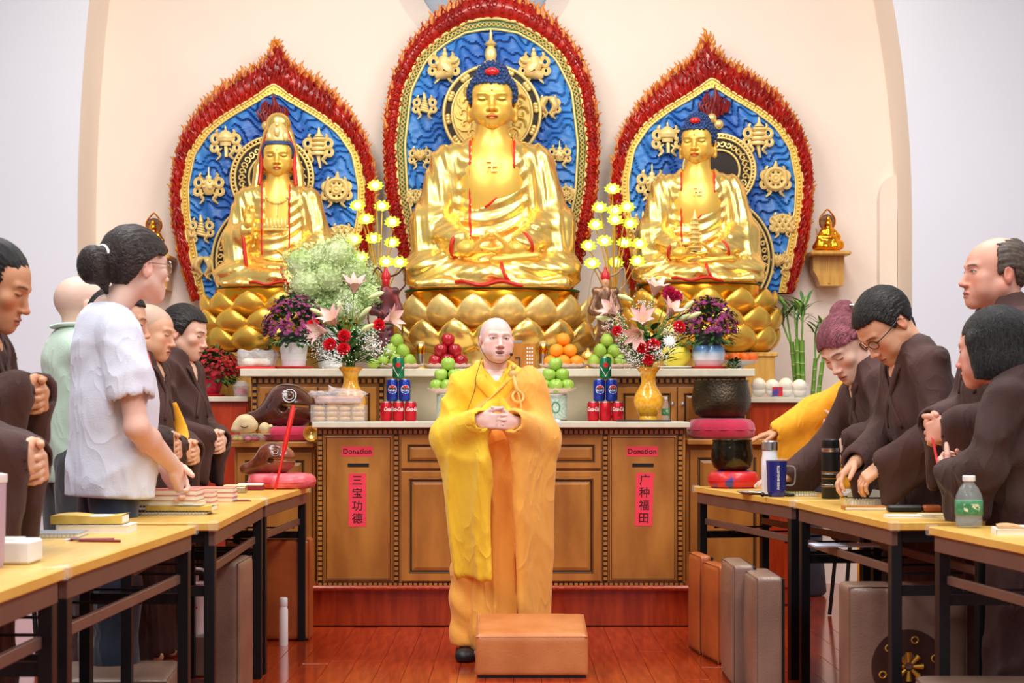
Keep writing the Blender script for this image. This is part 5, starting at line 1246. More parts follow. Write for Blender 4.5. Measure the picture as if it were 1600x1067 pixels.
def arrangement(lab, px, D, lilies, carns, whites, buds, babies, seed, extra=None):
    t = thing('flower_arrangement', lab, 'flowers', (PX(px, D), D, CTOP+0.293)); rnd = random.Random(seed); sc = D/FPX; z0 = t.location.z
    loc = lambda q: np.array(((q[0]-px)*sc, q[2] if len(q) > 2 else rnd.uniform(-0.08, 0.03), PZ(q[1], D)-z0))
    stems = MB(); lv = MB()
    def stem(p): stems.tube(smoothpath([(0, 0, -0.1), (p[0]*0.25, p[1]*0.3, p[2]*0.4), tuple(p)], 4), 0.003, 5)
    for q in lilies:
        p = loc(q); d = np.array(q[3], float); Rm = frame_from(d); stem(p)
        lo = MB(); lo.tube([Rm@np.array((0, 0, -0.02)), Rm@np.array((0, 0, 0.015))], [0.004, 0.009], 6)
        for a in range(6): lo.tube([Rm@np.array((0, 0, 0.01)), Rm@np.array((0.014*math.cos(a), 0.014*math.sin(a), 0.06)), Rm@np.array((0.02*math.cos(a), 0.02*math.sin(a), 0.075))], 0.0013, 4)
        fo = lo.build('lily', M_bud, t, smooth=60, loc=p)
        for k in range(6):
            c = link('petal', LILY[k % 2], fo); c.matrix_local = Matrix(Rm.tolist()).to_4x4()@Matrix.Rotation(k*PI/3, 4, 'Z')
    for q in carns:
        p = loc(q); stem(p); mb = MB(); r = q[3] if len(q) > 3 else 0.034; rr = random.Random(int(q[0]*3+q[1]))
        for lay in range(5):
            ph = 0.25+lay*0.33; n_ = 7+lay*2; R_ = frame_from((p[0]*1.5, -0.8, 0.35))
            for k in range(n_):
                a = 2*PI*k/n_+lay*0.5; d = R_@np.array((math.sin(ph)*math.cos(a), math.sin(ph)*math.sin(a), math.cos(ph))); e = np.cross(d, R_[:, 2]); e /= np.linalg.norm(e)+1e-9; u_ = np.cross(e, d)
                w_ = r*0.42; c = p+d*r*(0.85+0.15*rr.random()); tw = rr.uniform(-0.6, 0.6); e2 = e*math.cos(tw)+u_*math.sin(tw)
                mb.add([p+d*r*0.2, c-e2*w_, c+d*r*0.18-e2*w_*0.4, c-d*r*0.02, c+d*r*0.18+e2*w_*0.5, c+e2*w_], [(0, 1, 2, 3), (0, 3, 4, 5)])
        mb.ell(p, r*0.6, 8, 6)
        mb.build('carnation', M_carn if len(q) < 5 else q[4], t, smooth=0)
    for q in whites:
        p = loc(q); stem(p); mb = MB()
        for k in range(3): daisy(mb, p-np.array((0, 0.006*k, 0)), (0.3, -1, 0.35), 0.042-0.008*k, 0, 14, 0.35)
        mb.build('chrysanthemum', M_whitef, t, smooth=0)
    for q in buds:
        p = loc(q); d = np.array(q[3], float); d /= np.linalg.norm(d); stem(p-d*0.03); MB().tube([p-d*0.035, p-d*0.012, p+d*0.02, p+d*0.045, p+d*0.055], [0.004, 0.012, 0.015, 0.009, 0.002], 8).build('lily_bud', M_bud, t, smooth=60)
    mb = MB()
    for q in babies:
        c = loc(q)
        for i in range(95):
            p = c+np.array((rnd.gauss(0, 0.032), rnd.gauss(0, 0.025)-0.02, rnd.gauss(0, 0.028))); r = rnd.uniform(0.0028, 0.0048)
            mb.ell(p, (r, r, r*0.8), 5, 3)
        for i in range(9): stems.tube([tuple(c*0.5), tuple(c+np.array((rnd.gauss(0, 0.03), rnd.gauss(0, 0.02)-0.02, rnd.gauss(0, 0.025))))], 0.0009, 3)
    o = mb.build('baby_breath', M_whitef, t, smooth=180); o['kind'] = 'stuff'
    for i in range(180):
        a = rnd.uniform(0, 2*PI); u = rnd.random(); p = np.array((0.15*u*math.cos(a), 0.09*u*math.sin(a), rnd.uniform(0.0, 0.26)*(0.4+0.6*u)+0.02))
        leaf(lv, p, (math.cos(a), math.sin(a)*0.8, rnd.uniform(0.0, 1.2)), rnd.uniform(0.07, 0.12), rnd.uniform(0.012, 0.022), mi=rnd.choice((0, 0, 1, 2)), droop=0.25)
    o = lv.build('leaves', [M_leaf, M_leafl, M_leaf2], t, smooth=30); o['kind'] = 'stuff'
    o = stems.build('stems', M_stem, t, smooth=60); o['kind'] = 'stuff'
    return t
arrangement('lily and red carnation arrangement in the left yellow vase', 548, VD,
    [(527, 508, -0.13, (-0.4, -0.8, 0.8)), (553, 456, 0.0, (0.1, -0.55, 1)), (603, 502, -0.05, (1, -0.6, 0.3)), (512, 519, -0.10, (-1, -0.7, 0.0))],
    [(492, 509, -0.06, 0.032), (520, 540, -0.15, 0.034), (542, 527, -0.15, 0.034), (541, 547, -0.16, 0.034), (594, 509, -0.1, 0.032)], [],
    [(500, 490, -0.05, (-1, -0.3, 0.5)), (585, 462, 0.0, (0.8, 0, 0.3)), (575, 515, -0.14, (0.8, -0.4, 0.4)), (512, 500, -0.1, (-0.6, -0.4, 0.8)), (570, 490, -0.05, (0.7, -0.2, 0.6)), (532, 485, -0.02, (-0.1, -0.2, 1))],
    [(530, 560, -0.15), (585, 540, -0.12), (600, 548, -0.1), (508, 548, -0.12), (540, 478, 0.0), (575, 525, -0.1), (495, 530, -0.08)], 11)
arrangement('lily and red carnation arrangement in the right yellow vase', 1013, VD,
    [(1002, 508, -0.13, (-0.1, -0.9, 0.7)), (963, 490, -0.05, (-0.9, -0.5, 0.6)), (1022, 460, 0.02, (0.2, -0.5, 1)), (1042, 495, -0.05, (0.5, -0.5, 0.8)), (998, 522, -0.15, (-0.5, -0.8, -0.3))],
    [(1046, 459, 0.0, 0.04, M_pinkc), (1057, 464, 0.0, 0.034, M_pinkc), (1058, 513, -0.1, 0.034), (1002, 545, -0.15, 0.034), (1018, 540, -0.15, 0.032), (1010, 563, -0.14, 0.032), (963, 518, -0.08, 0.026)],
    [(1042, 535, -0.14)],
    [(980, 466, 0.0, (-0.9, 0, 0.35)), (1080, 495, -0.04, (0.9, -0.2, 0.4)), (1062, 500, -0.08, (0.7, -0.3, 0.4)), (945, 498, -0.04, (-1, -0.2, 0.1)), (1072, 480, 0, (0.8, 0, 0.7)), (1060, 470, 0, (0.3, 0, 1))],
    [(975, 530, -0.1), (985, 550, -0.12), (1008, 480, 0.0), (1030, 555, -0.13), (960, 505, -0.05), (1015, 548, -0.16), (985, 565, -0.12), (1045, 520, -0.1)], 12)
# ------------------------------------------------------------------ fruit
def fruit_mesh(kind):
    if kind in ('apple', 'red'):
        tall = 1.0 if kind == 'apple' else 1.14; pr = [(0.0, -0.030), (0.010, -0.034), (0.022, -0.032), (0.034, -0.018), (0.040, 0.002), (0.038, 0.018), (0.028, 0.032), (0.016, 0.036), (0.008, 0.031), (0.0, 0.026)]
        return MB().lathe([(r, z*tall) for r, z in pr], 18, wob=lambda a, j: 1+0.02*math.cos(5*a)).mesh('skin', M_gapple if kind == 'apple' else M_rapple, 180)
    if kind == 'orange': return MB().ell((0, 0, 0), (0.041, 0.041, 0.038), 20, 14).mesh('skin', M_orange, 180)
    if kind == 'tang': return MB().ell((0, 0, 0), (0.034, 0.034, 0.027), 18, 12).mesh('skin', M_tang, 180)
    if kind == 'pear': return MB().lathe([(0, -0.036), (0.016, -0.036), (0.034, -0.02), (0.039, 0.0), (0.034, 0.02), (0.022, 0.036), (0.012, 0.044), (0, 0.044)], 18).mesh('skin', M_pear, 180)
FM = {k: fruit_mesh(k) for k in ('apple', 'red', 'orange', 'tang', 'pear')}
STK = MB().tube([(0, 0, 0.022), (0.001, 0, 0.034), (0.004, 0, 0.046)], [0.0022, 0.0016, 0.002], 5).mesh('stalk', M_stalk, 60)
def fruit(kind, lab, cat, p, grp, sc=1.0, rot=(0, 0, 0), stalk=True):
    t = thing({'apple': 'green_apple', 'red': 'red_apple', 'orange': 'orange', 'tang': 'tangerine', 'pear': 'green_pear'}[kind], lab, cat, p, 0, grp); t.scale = (sc,)*3; t.rotation_euler = rot
    link('skin', FM[kind], t)
    if stalk: link('stalk', STK, t)
    return t
def plate(lab, px, D, z, r, h=0.03, foot=0.0):
    t = thing('scalloped_plate', lab, 'plate', (PX(px, D), D, z))
    mb = MB(); mb.lathe([(0, foot+0.002), (r*0.6, foot+0.003), (r*0.9, foot+h*0.6), (r, foot+h), (r*0.985, foot+h), (r*0.88, foot+h*0.68), (r*0.58, foot+0.006), (0, foot+0.006)], 64, wob=lambda a, j: 1+0.035*math.cos(16*a)*(j in (2, 3, 4, 5)))
    v = mb.v[-1]; rr = np.hypot(v[:, 0], v[:, 1]); an = np.arctan2(v[:, 1], v[:, 0]); v[:, 2] += np.where(rr > r*0.85, 0.004*np.cos(16*an), 0)
    mb.build('dish', M_plate, t, smooth=60)
    return t
def pile(kind, lab, cat, px, D, z, n3, rad, grp, sc=1.0, seed=1):
    """pyramid of fruit: rows of (count, ring radius)"""
    rnd = random.Random(seed); base = PX(px, D); zz = z
    for li, (cnt, rr) in enumerate(n3):
        for k in range(cnt):
            a = 2*PI*k/cnt+(-PI/2 if li % 2 == 0 else -PI/2+PI/cnt)+(0.0 if cnt > 1 else 0)
            row = ('bottom', 'middle', 'top')[li] if len(n3) > 1 else 'only'; ca, sa = math.cos(a), math.sin(a)
            dirw = ' '.join(q for q in ('front' if sa < -0.3 else 'back' if sa > 0.3 else '', 'left' if ca < -0.3 else 'right' if ca > 0.3 else '') if q) or 'centre'
            lb_ = ('topmost '+lab) if cnt == 1 else '%s, %s of the %s layer' % (lab, dirw, row)
            fruit(kind, lb_, cat, (base+rr*math.cos(a), D+rr*math.sin(a), zz+0.036*sc), grp, sc*rnd.uniform(0.97, 1.03), (rnd.uniform(-.25, .25), rnd.uniform(-.25, .25), rnd.uniform(0, 6)), stalk=True)
        zz += rad
DG = 10.34
plate('pink scalloped plate under the red apples', 700, DG, UTOP, 0.135); pile('red', 'red apple in the rear-tier pile', 'apple', 700, DG, UTOP+0.008, ((5, 0.078), (3, 0.048), (1, 0.0)), 0.062, 'red apples on the rear tier', 1.0)
plate('pink scalloped plate under the oranges', 880, DG, UTOP, 0.14); pile('orange', 'orange in the rear-tier pile', 'orange', 880, DG, UTOP+0.008, ((6, 0.084), (4, 0.054), (1, 0.0)), 0.064, 'oranges on the rear tier', 1.0)
plate('pink scalloped plate under the green pears beside the left lilies', 625, DG, UTOP, 0.135); pile('pear', 'green pear beside the left lilies', 'pear', 620, DG, UTOP+0.008, ((6, 0.086), (4, 0.05), (1, 0.012)), 0.058, 'green pears by the left lilies', 1.0)
plate('pink scalloped plate under the green pears beside the right lilies', 952, DG, UTOP, 0.135); pile('pear', 'green pear beside the right lilies', 'pear', 948, DG, UTOP+0.008, ((5, 0.078), (3, 0.046), (1, 0.0)), 0.060, 'green pears by the right lilies', 1.0)
fruit('pear', 'single green mango-like fruit lying left of the pear plate', 'fruit', (PX(583, 10.2), 10.2, UTOP+0.031), None, 0.85, (0, PI/2, 0.2), stalk=False)
# low front fruit: green apples on pink plates standing on print-covered tins
for px, sd, which in ((700, 1, 'left'), (868, 2, 'right')):
    Dp = 9.86; ztin = CTOP
    t = thing('tin', 'cylindrical tin printed like a banknote under the %s green apples' % which, 'tin', (PX(px, Dp), Dp, ztin))
    MB().lathe([(0, 0), (0.062, 0), (0.064, 0.003), (0.062, 0.006), (0.062, 0.146), (0.064, 0.149), (0.062, 0.152), (0, 0.150)], 32).build('can', M_alu, t, smooth=40)
    MB().lathe([(0.0625, 0.010), (0.0628, 0.011), (0.0628, 0.141), (0.0625, 0.142)], 32).build('label_wrap', M_money, t, smooth=60)
    rg = MB(); rg.tube([(0.021*math.cos(a), 0.029*math.sin(a), 0.0004) for a in np.linspace(0, 2*PI, 25)[:-1]], 0.0035, 5, close=True); me = rg.mesh('seal', M_label, 60); wrap_text(me, 0.0632); link('seal', me, t, (0, 0, 0.076))
    plate('pink scalloped plate of green apples on the %s tin' % which, px, Dp, ztin+0.152, 0.112, 0.028)
    pile('apple', 'green apple in the front pile %s of the monk' % which, 'apple', px, Dp, ztin+0.158, ((6, 0.072), (3, 0.043), (1, 0.0)), 0.060, 'green apples %s of the monk' % which, 0.97, sd)
t = thing('pomelo', 'large yellow pomelo on a white dish beside the right lilies', 'fruit', (PX(1056, DF), DF, UTOP+0.012))
MB().lathe([(0, 0), (0.05, 0.004), (0.082, 0.04), (0.086, 0.075), (0.074, 0.11), (0.045, 0.14), (0.02, 0.152), (0, 0.152)], 28, wob=lambda a, j: 1+0.01*math.cos(7*a)).build('rind', M_pomelo, t, smooth=180); MB().tube([(0, 0, 0.15), (0.003, 0, 0.162)], 0.004, 6).build('stalk', M_stalk, t)
t = thing('dish', 'white china dish under the yellow pomelo', 'dish', (PX(1056, DF), DF, UTOP)); MB().lathe([(0, 0), (0.06, 0), (0.11, 0.014), (0.108, 0.016), (0.06, 0.006), (0, 0.006)], 32).build('china', M_wpot, t, smooth=40)
for i, (px, py, dy) in enumerate(((1131, 549, 0.05), (1147, 550, 0.0), (1163, 552, 0.02), (1177, 556, 0.05), (1155, 548, 0.09))):
    fruit('tang', ('first', 'third', 'fourth', 'rightmost', 'rear middle')[i]+' tangerine in the low dish right of the blue-banded pot', 'tangerine', (PX(px, 10.52), 10.52+dy, UTOP+0.075), 'tangerines by the right pot', 1.0, (0.2*i, 0.1, i))
t = thing('footed_dish', 'low footed dish holding tangerines right of the blue-banded pot', 'dish', (PX(1154, 10.55), 10.55, UTOP)); MB().lathe([(0, 0), (0.045, 0), (0.02, 0.02), (0.09, 0.04), (0.125, 0.055), (0.12, 0.056), (0.08, 0.046), (0, 0.044)], 28).build('china', M_wpot, t, smooth=40)
# small leafy plant
t = thing('small_plant', 'small dark leafy plant below the tangerines', 'plant', (PX(1147, 10.22), 10.22, UTOP)); lv = MB(); rnd = random.Random(8)
for i in range(70): a = rnd.uniform(0, 2*PI); leaf(lv, (0.02*math.cos(a), 0.02*math.sin(a), rnd.uniform(0.0, 0.05)), (math.cos(a), math.sin(a), rnd.uniform(0.2, 1.2)), rnd.uniform(0.03, 0.05), 0.009, mi=rnd.choice((0, 1)))
o = lv.build('foliage', [M_leaf2, M_leaf], t, smooth=0); o['kind'] = 'stuff'
# gilt glass cylinders, gold ball, wooden tablet
for px, wd in ((657, 'left'), (849, 'right')):
    t = thing('gilt_cylinder', 'tall gilt glass cylinder behind the fruit %s of the monk' % wd, 'candle holder', (PX(px, 10.5), 10.5, UTOP))
    MB().lathe([(0, 0), (0.03, 0), (0.03, 0.01), (0.024, 0.014), (0.024, 0.17), (0.02, 0.17), (0.02, 0.02), (0, 0.02)], 24).build('sleeve', M_goldpale, t, smooth=40)
    MB().lathe([(0.0245, 0.03), (0.0252, 0.031), (0.0252, 0.15), (0.0245, 0.151)], 24).build('silver_band', M_silver, t, smooth=60)
    MB().lathe([(0.0253, 0.095), (0.0262, 0.097), (0.0262, 0.14), (0.0253, 0.142)], 24).build('gold_band', M_golddeep, t, smooth=60)
t = thing('gold_ornament', 'round gold lidded ornament beside the oranges', 'ornament', (PX(919, 10.52), 10.52, UTOP)); MB().lathe([(0, 0), (0.03, 0), (0.034, 0.008), (0.014, 0.018), (0.012, 0.03), (0.035, 0.05), (0.045, 0.075), (0.036, 0.10), (0.01, 0.115), (0.006, 0.13), (0, 0.132)], 24).build('orb', M_gold, t, smooth=60); MB().lathe([(0.0452, 0.072), (0.047, 0.075), (0.0452, 0.078)], 24).build('band', M_golddeep, t)
M_tab = mat('ochre_wood', (188, 122, 44), 0.4, vscale=5, rgb2=(160, 96, 30), stretch=(5, 5, 0.8))
t = thing('wooden_box', 'ochre wooden box with pierced pearl side panel behind the monk', 'box', (PX(812, 10.42), 10.42, UTOP)); z1 = PZ(536, 10.42)-UTOP
MB().box((0, 0.05, z1/2), (S(50, 10.42), 0.1, z1), bev=0.003).build('case', M_tab, t)
MB().box((-0.03, 0.05, z1+0.008), (S(26, 10.42), 0.1, 0.016), bev=0.002).build('lid', M_silver, t)
mb = MB()
for i in range(6):
    for j in range(3): mb.box((0.045+0.014*j, -0.002, 0.02+i*0.021), (0.008, 0.006, 0.012), bev=0.002)
o = mb.build('pearl_inlay', M_cwhite, t, smooth=0); o['kind'] = 'stuff'
mb = MB(); mb.box((0.0, -0.002, 0.035), (0.006, 0.006, 0.07)); mb.box((-0.012, -0.002, 0.07), (0.03, 0.006, 0.006)); mb.build('bracket', M_dark, t, smooth=0)
# wrapped tray on the tier, clear tubs
t = thing('wrapped_tray', 'red tray of food wrapped in clear plastic beside the left chrysanthemum', 'package', (PX(402, DF), DF, UTOP))
MB().box((0, 0, 0.008), (0.23, 0.16, 0.014), bev=0.005).build('tray', M_redpl, t)
F = Field((-0.13, -0.09, 0), (0.13, 0.09, 0.15), 0.008); F.rbox((0, 0, 0.06), (0.112, 0.075, 0.05), 0.03, disp=lambda X, Y, Z: 0.006*np.sin(60*X+40*Z)+0.005*np.sin(90*Y+50*X)); F.clip(lambda X, Y, Z: 0.017-Z+0*X+0*Y); fbuild('plastic_wrap', F, M_wrap, t)
MB().box((0, 0, 0.04), (0.16, 0.1, 0.045), bev=0.015).build('cakes', M_bun, t)
t = thing('clear_tub', 'small clear plastic tub beside the red foil pot', 'container', (PX(377, 10.55), 10.55, SIDE_ZL)); MB().lathe([(0.04, 0), (0.05, 0.06), (0.052, 0.062), (0.03, 0.09), (0.01, 0.095)], 24).build('tub', M_wrap, t); MB().ell((0, 0, 0.028), (0.036, 0.036, 0.026), 12, 8).build('contents', M_velvet, t)
# cookies in a clear box, with a foil tray of food in plastic on top
YD = 9.56; t = thing('cookie_box', 'clear plastic box of round cookies on the left front counter', 'container', (PX(530, YD), YD, CTOP))
w_ = S(84, YD); hb = 0.088
mb = MB(); 
for (c, s_) in (((0, -0.075, hb/2), (w_, 0.0015, hb)), ((0, 0.075, hb/2), (w_, 0.0015, hb)), ((-w_/2, 0, hb/2), (0.0015, 0.15, hb)), ((w_/2, 0, hb/2), (0.0015, 0.15, hb)), ((0, 0, 0.001), (w_, 0.15, 0.0015))): mb.box(c, s_)
mb.build('box_base', M_clear, t, smooth=0); MB().box((0, 0, hb*0.56), (w_+0.012, 0.162, 0.006), bev=0.0025).build('rim', M_clear, t); MB().box((0, 0, hb+0.001), (w_-0.01, 0.148, 0.0018)).build('lid', M_clear, t)
ck = MB().lathe([(0, -0.012), (0.025, -0.012), (0.033, -0.006), (0.034, 0.002), (0.026, 0.010), (0, 0.0135)], 18).mesh('cookie', M_cookie, 180)
for r_ in range(3):
    for c in range(4):
        for dd in ((-0.036,), (-0.036,), (-0.036,))[r_]:
            o = link('cookie', ck, None, (PX(530, YD)+(c-1.5)*0.068, YD+dd, CTOP+0.0165+r_*0.0265)); tag(o, 'round cookie, %s from left in the %s layer of the clear box' % (('first', 'second', 'third', 'fourth')[c], ('bottom', 'middle', 'top')[r_]), 'cookie', 'cookies in the clear box')
t = thing('food_tray', 'foil tray in loose clear plastic on top of the cookie box', 'package', (PX(530, YD), YD, CTOP+hb+0.003))
F = Field((-0.17, -0.1, -0.005), (0.17, 0.1, 0.13), 0.006)
F.rbox((0, 0, 0.032), (0.125, 0.07, 0.028), 0.012); F.rbox((0.0, 0, 0.058), (0.150, 0.085, 0.009), 0.006, k=0.02, disp=lambda X, Y, Z: 0.006*np.sin(50*X+30*Y)+0.004*np.sin(97*X))
F.ell((0.03, 0, 0.065), (0.07, 0.05, 0.025), k=0.03); F.rcone((-0.03, -0.02, 0.07), (-0.055, -0.03, 0.105), 0.02, 0.003, k=0.02); F.rcone((-0.1, 0, 0.055), (-0.165, 0, 0.06), 0.018, 0.004, k=0.02)
fbuild('plastic_bag', F, M_wrap, t); MB().box((0, 0, 0.024), (0.23, 0.125, 0.04), bev=0.01).build('foil_tray', mat('tray_food', (206, 160, 150), 0.5, var=0.25, vscale=25), t)
# ------------------------------------------------------------------ drink cans
def can_mesh(m, h): 
    r = 0.033; return MB().lathe([(0, 0.004), (0.022, 0.004), (0.024, 0), (0.027, 0.001), (r, 0.010), (r, h-0.014), (0.0275, h-0.004), (0.0278, h), (0.0262, h), (0.0255, h-0.005), (0, h-0.005)], 28).mesh('shell', [m], 40)
def can_top(h): return MB().lathe([(0.0295, h-0.0085), (0.0276, h-0.003), (0.0281, h+0.0006), (0.026, h+0.0006), (0.0252, h-0.004), (0, h-0.004)], 28).mesh('lid', M_alu, 40)
HC = {'coke': 0.110, 'pepsi': 0.124, 'green': 0.120}
SH = {'coke': can_mesh(M_cred, HC['coke']), 'pepsi': can_mesh(M_cblue, HC['pepsi']), 'green': can_mesh(M_cgreen, HC['green'])}
LD = {k: can_top(v) for k, v in HC.items()}
def shear_x(me, k):
    for v_ in me.vertices: v_.co.x += k*v_.co.y
    return me
COKE = wrap_text(shear_x(text_mesh('Coca-Cola', 0.030, M_cwhite, bold=0.0007, depth=0.0004, xs=0.60), 0.25), 0.0333)
PEP_T = wrap_text(text_mesh('PEPSI', 0.021, M_black, bold=0.0009, depth=0.0004, xs=0.95), 0.0339)
def half_disc(r, a0, a1, mt, R, n=20, inset=0.0):
    v = [(0, 0, 0)] if abs(a1-a0) > 6 else []; pts = [(r*math.cos(a0+(a1-a0)*k/n), r*math.sin(a0+(a1-a0)*k/n), 0) for k in range(n+1)]
    # strips keep the patch on the round of the can
    me = MB(); ys = sorted(set([round(p[1], 5) for p in pts])); rows = []
    y0, y1 = min(p[1] for p in pts), max(p[1] for p in pts)
    for i in range(9):
        y = y0+(y1-y0)*i/8; w_ = math.sqrt(max(0, r*r-y*y)); rows.append([(-w_+2*w_*j/10, y, 0) for j in range(11)])
    me.grid(rows, flip=True); m = me.mesh('print', mt, 60); return wrap_text(m, R)
M_pred = mat('print_red', (214, 34, 46), 0.35, var=0.02); M_pblue = mat('print_blue', (30, 70, 190), 0.35, var=0.02)
PEP = [half_disc(0.026, 0, 2*PI, M_cwhite, 0.0333), half_disc(0.0225, 0.42, PI-0.42, M_pred, 0.0336), half_disc(0.0225, PI+0.42, 2*PI-0.42, M_pblue, 0.0336)]
CZ7 = [half_disc(0.014, 0, 2*PI, M_pred, 0.0333)]
def can(kind, lab, px, D, z, grp, rz=0.0):
    nm = {'coke': 'red_drink_can', 'pepsi': 'blue_drink_can', 'green': 'green_drink_can'}[kind]
    t = thing(nm, lab, 'can', (PX(px, D), D, z), rz, grp); link('shell', SH[kind], t); link('lid', LD[kind], t); h = HC[kind]
    if kind == 'coke': link('lettering', COKE, t, (0, 0, h*0.60))
    elif kind == 'pepsi':
        for m_ in PEP: link('emblem', m_, t, (0, 0, h*0.52))
        link('lettering', PEP_T, t, (0, 0, h*0.52))
    else:
        link('emblem', CZ7[0], t, (0, 0, h*0.62))
        sl = MB(); sl.tube([(-0.03, 0.02, 0), (0, -0.03, 0), (0.03, 0.02, 0)], 0.004, 4); link('stripe', wrap_text(sl.mesh('stripe', M_cwhite, 60), 0.0333), t, (0, 0, h*0.35))
    return t
for sgn, px0, wd in ((-1, 622.5, 'left'), (1, 946, 'right')):
    D0 = 9.90; g1 = 'red cans in the %s can pyramid' % wd
    can('coke', 'red cola can at the left end of the %s can pyramid' % wd, px0-19.2, D0, CTOP, None, 0.9 if sgn < 0 else 0.1)
    can('coke', 'red cola can in the middle bottom of the %s can pyramid' % wd, px0-0.0, D0+0.0, CTOP, None, -0.2 if sgn < 0 else 2.6)
    can('coke', 'red cola can at the right end of the %s can pyramid' % wd, px0+19.2, D0, CTOP, None, 0.5 if sgn < 0 else 0.15)
    z2 = CTOP+HC['coke']+0.0008
    can('pepsi', 'blue cola can on the left of the %s pyramid middle row' % wd, px0-9.7, D0, z2, None, 0.12)
    can('pepsi', 'blue cola can on the right of the %s pyramid middle row' % wd, px0+9.7, D0, z2, None, 0.2)
    can('green', 'green soda can on top of the %s can pyramid' % wd, px0, D0, z2+HC['pepsi']+0.0008, None, 0.0)
# ------------------------------------------------------------------ bottles
M_bottle = mat('clear_bottle', (235, 242, 246), 0.05, alpha=0.16, coat=0.7)
M_water = mat('water', (225, 236, 240), 0.05, alpha=0.14)
M_print2 = mat('label_print', (214, 222, 190), 0.4, vscale=70, rgb2=(60, 130, 84), ramp=(0.5, 0.55))
def water_bottle(lab, x, y, z, k=1.0):
    t = thing('water_bottle', lab, 'bottle', (x, y, z)); t.scale = (k,)*3
    MB().lathe([(0, 0.004), (0.024, 0.0), (0.031, 0.006), (0.0315, 0.03), (0.030, 0.034), (0.0315, 0.038), (0.0315, 0.10), (0.030, 0.115), (0.022, 0.142), (0.014, 0.156), (0.0125, 0.162), (0.0125, 0.172)], 26).build('body', M_bottle, t, smooth=50)
    MB().lathe([(0, 0.006), (0.029, 0.008), (0.0298, 0.03), (0.0298, 0.098), (0, 0.098)], 24).build('water', M_water, t, smooth=50)
    MB().lathe([(0.0318, 0.046), (0.0322, 0.047), (0.0322, 0.096), (0.0318, 0.097)], 26).build('label', M_label, t, smooth=60)
    lp = MB(); lp.grid([[(-0.02+0.008*j, -0.014+0.007*i, 0) for j in range(6)] for i in range(5)], flip=True); link('label_print', wrap_text(lp.mesh('label_print', M_print2, 60), 0.0325), t, (0, 0, 0.072))
    MB().lathe([(0.0142, 0.166), (0.0148, 0.168), (0.0148, 0.184), (0.013, 0.186), (0, 0.186)], 22).build('cap', M_cwhite, t, smooth=40)
    return t
water_bottle('small water bottle standing behind the right yellow vase', PX(1040, 9.88), 9.88, CTOP, 0.72)
# ------------------------------------------------------------------ wooden fish and bowls
def wooden_fish(lab, x, y, z, k, m_, rz=0.0):
    t = thing('wooden_fish', lab, 'wooden fish', (x, y, z), rz); t.scale = (k,)*3
    F = Field((-0.27, -0.17, -0.005), (0.20, 0.17, 0.27), 0.0062)
    F.ell((0.03, 0, 0.115), (0.145, 0.135, 0.115), k=0.02); F.ell((0.0, 0, 0.17), (0.10, 0.11, 0.075), k=0.05); F.rcone((-0.03, 0, 0.10), (-0.19, 0, 0.045), 0.09, 0.038, k=0.05); F.ell((-0.20, 0, 0.045), (0.05, 0.045, 0.04), k=0.03)
    F.rbox((0.12, 0, 0.118), (0.13, 0.2, 0.007), 0.006, R=rot3(0, 0.08, 0), k=0.012, op='s'); F.ell((-0.002, -0.14, 0.108), (0.022, 0.06, 0.018), k=0.01, op='s'); F.ell((-0.002, 0.14, 0.108), (0.022, 0.06, 0.018), k=0.01, op='s')
    for s in (-1, 1):
        for k_ in range(4): F.rcone((-0.06-0.03*k_, s*0.10, 0.17-0.022*k_), (-0.10-0.03*k_, s*0.07, 0.10-0.012*k_), 0.004, 0.004, k=0.008, op='s')
    fbuild('body', F, m_, t)
    for s in (-1,):
        mb = MB()
        for r, tr in ((0.036, 0.006), (0.022, 0.005)): mb.tube([(0.035+r*math.cos(a), s*(0.118-0.02*math.sin(a)+abs(0)*0), 0.178+r*math.sin(a)) for a in np.linspace(0, 2*PI, 21)[:-1]], tr, 6, close=True)
        mb.ell((0.035, s*0.122, 0.178), (0.011, 0.008, 0.011), 10, 7); mb.build('eye', m_, t, smooth=60)
    return t
def cushion(lab, x, y, z, r, h, m_, tufts=0, sy=0.9, nm='cushion'):
    t = thing(nm, lab, 'cushion', (x, y, z)); mb = MB()
    mb.lathe([(0, 0), (r*0.8, 0), (r*0.96, h*0.12), (r, h*0.45), (r*0.97, h*0.72), (r*0.86, h*0.93), (r*0.6, h), (0, h*0.98)], 56, sy=sy, wob=lambda a, j: 1+(0.018*math.sin(tufts*a+0.6*math.sin(3*a)) if 1 < j < 6 and tufts else 0)); mb.build('pad', m_, t, smooth=180)
    MB().tube([(r*1.002*math.cos(a), r*sy*1.002*math.sin(a), h*0.45) for a in np.linspace(0, 2*PI, 49)[:-1]], 0.0025, 5, close=True).build('piping', m_, t, smooth=60)
    return t
xw, yw = PX(447, 9.96), 9.96
cushion('crimson velvet cushion under the big wooden fish', xw+0.02, yw, WING_ZL, 0.155, 0.085, M_velvet, 11, 0.95)
wooden_fish('large dark carved wooden fish drum on the crimson cushion', xw, yw, WING_ZL+0.075, 0.98, M_muyu, 0.0)
t = thing('hand_bell', 'small brass bell lying beside the crimson cushion', 'bell', (PX(485, 9.72), 9.72, WING_ZL-0.0)); t.location.y = 9.76
MB().lathe([(0.0, 0.0), (0.012, 0.0), (0.03, 0.012), (0.04, 0.03), (0.043, 0.034), (0.04, 0.034), (0.028, 0.014), (0, 0.006)], 24, R=rot3(PI/2, 0, 0), c=(0, 0.02, 0.045)).build('bowl', M_gold, t, smooth=40); MB().ell((0, 0.012, 0.045), 0.008, 8, 6).build('boss', M_gold, t, smooth=180)
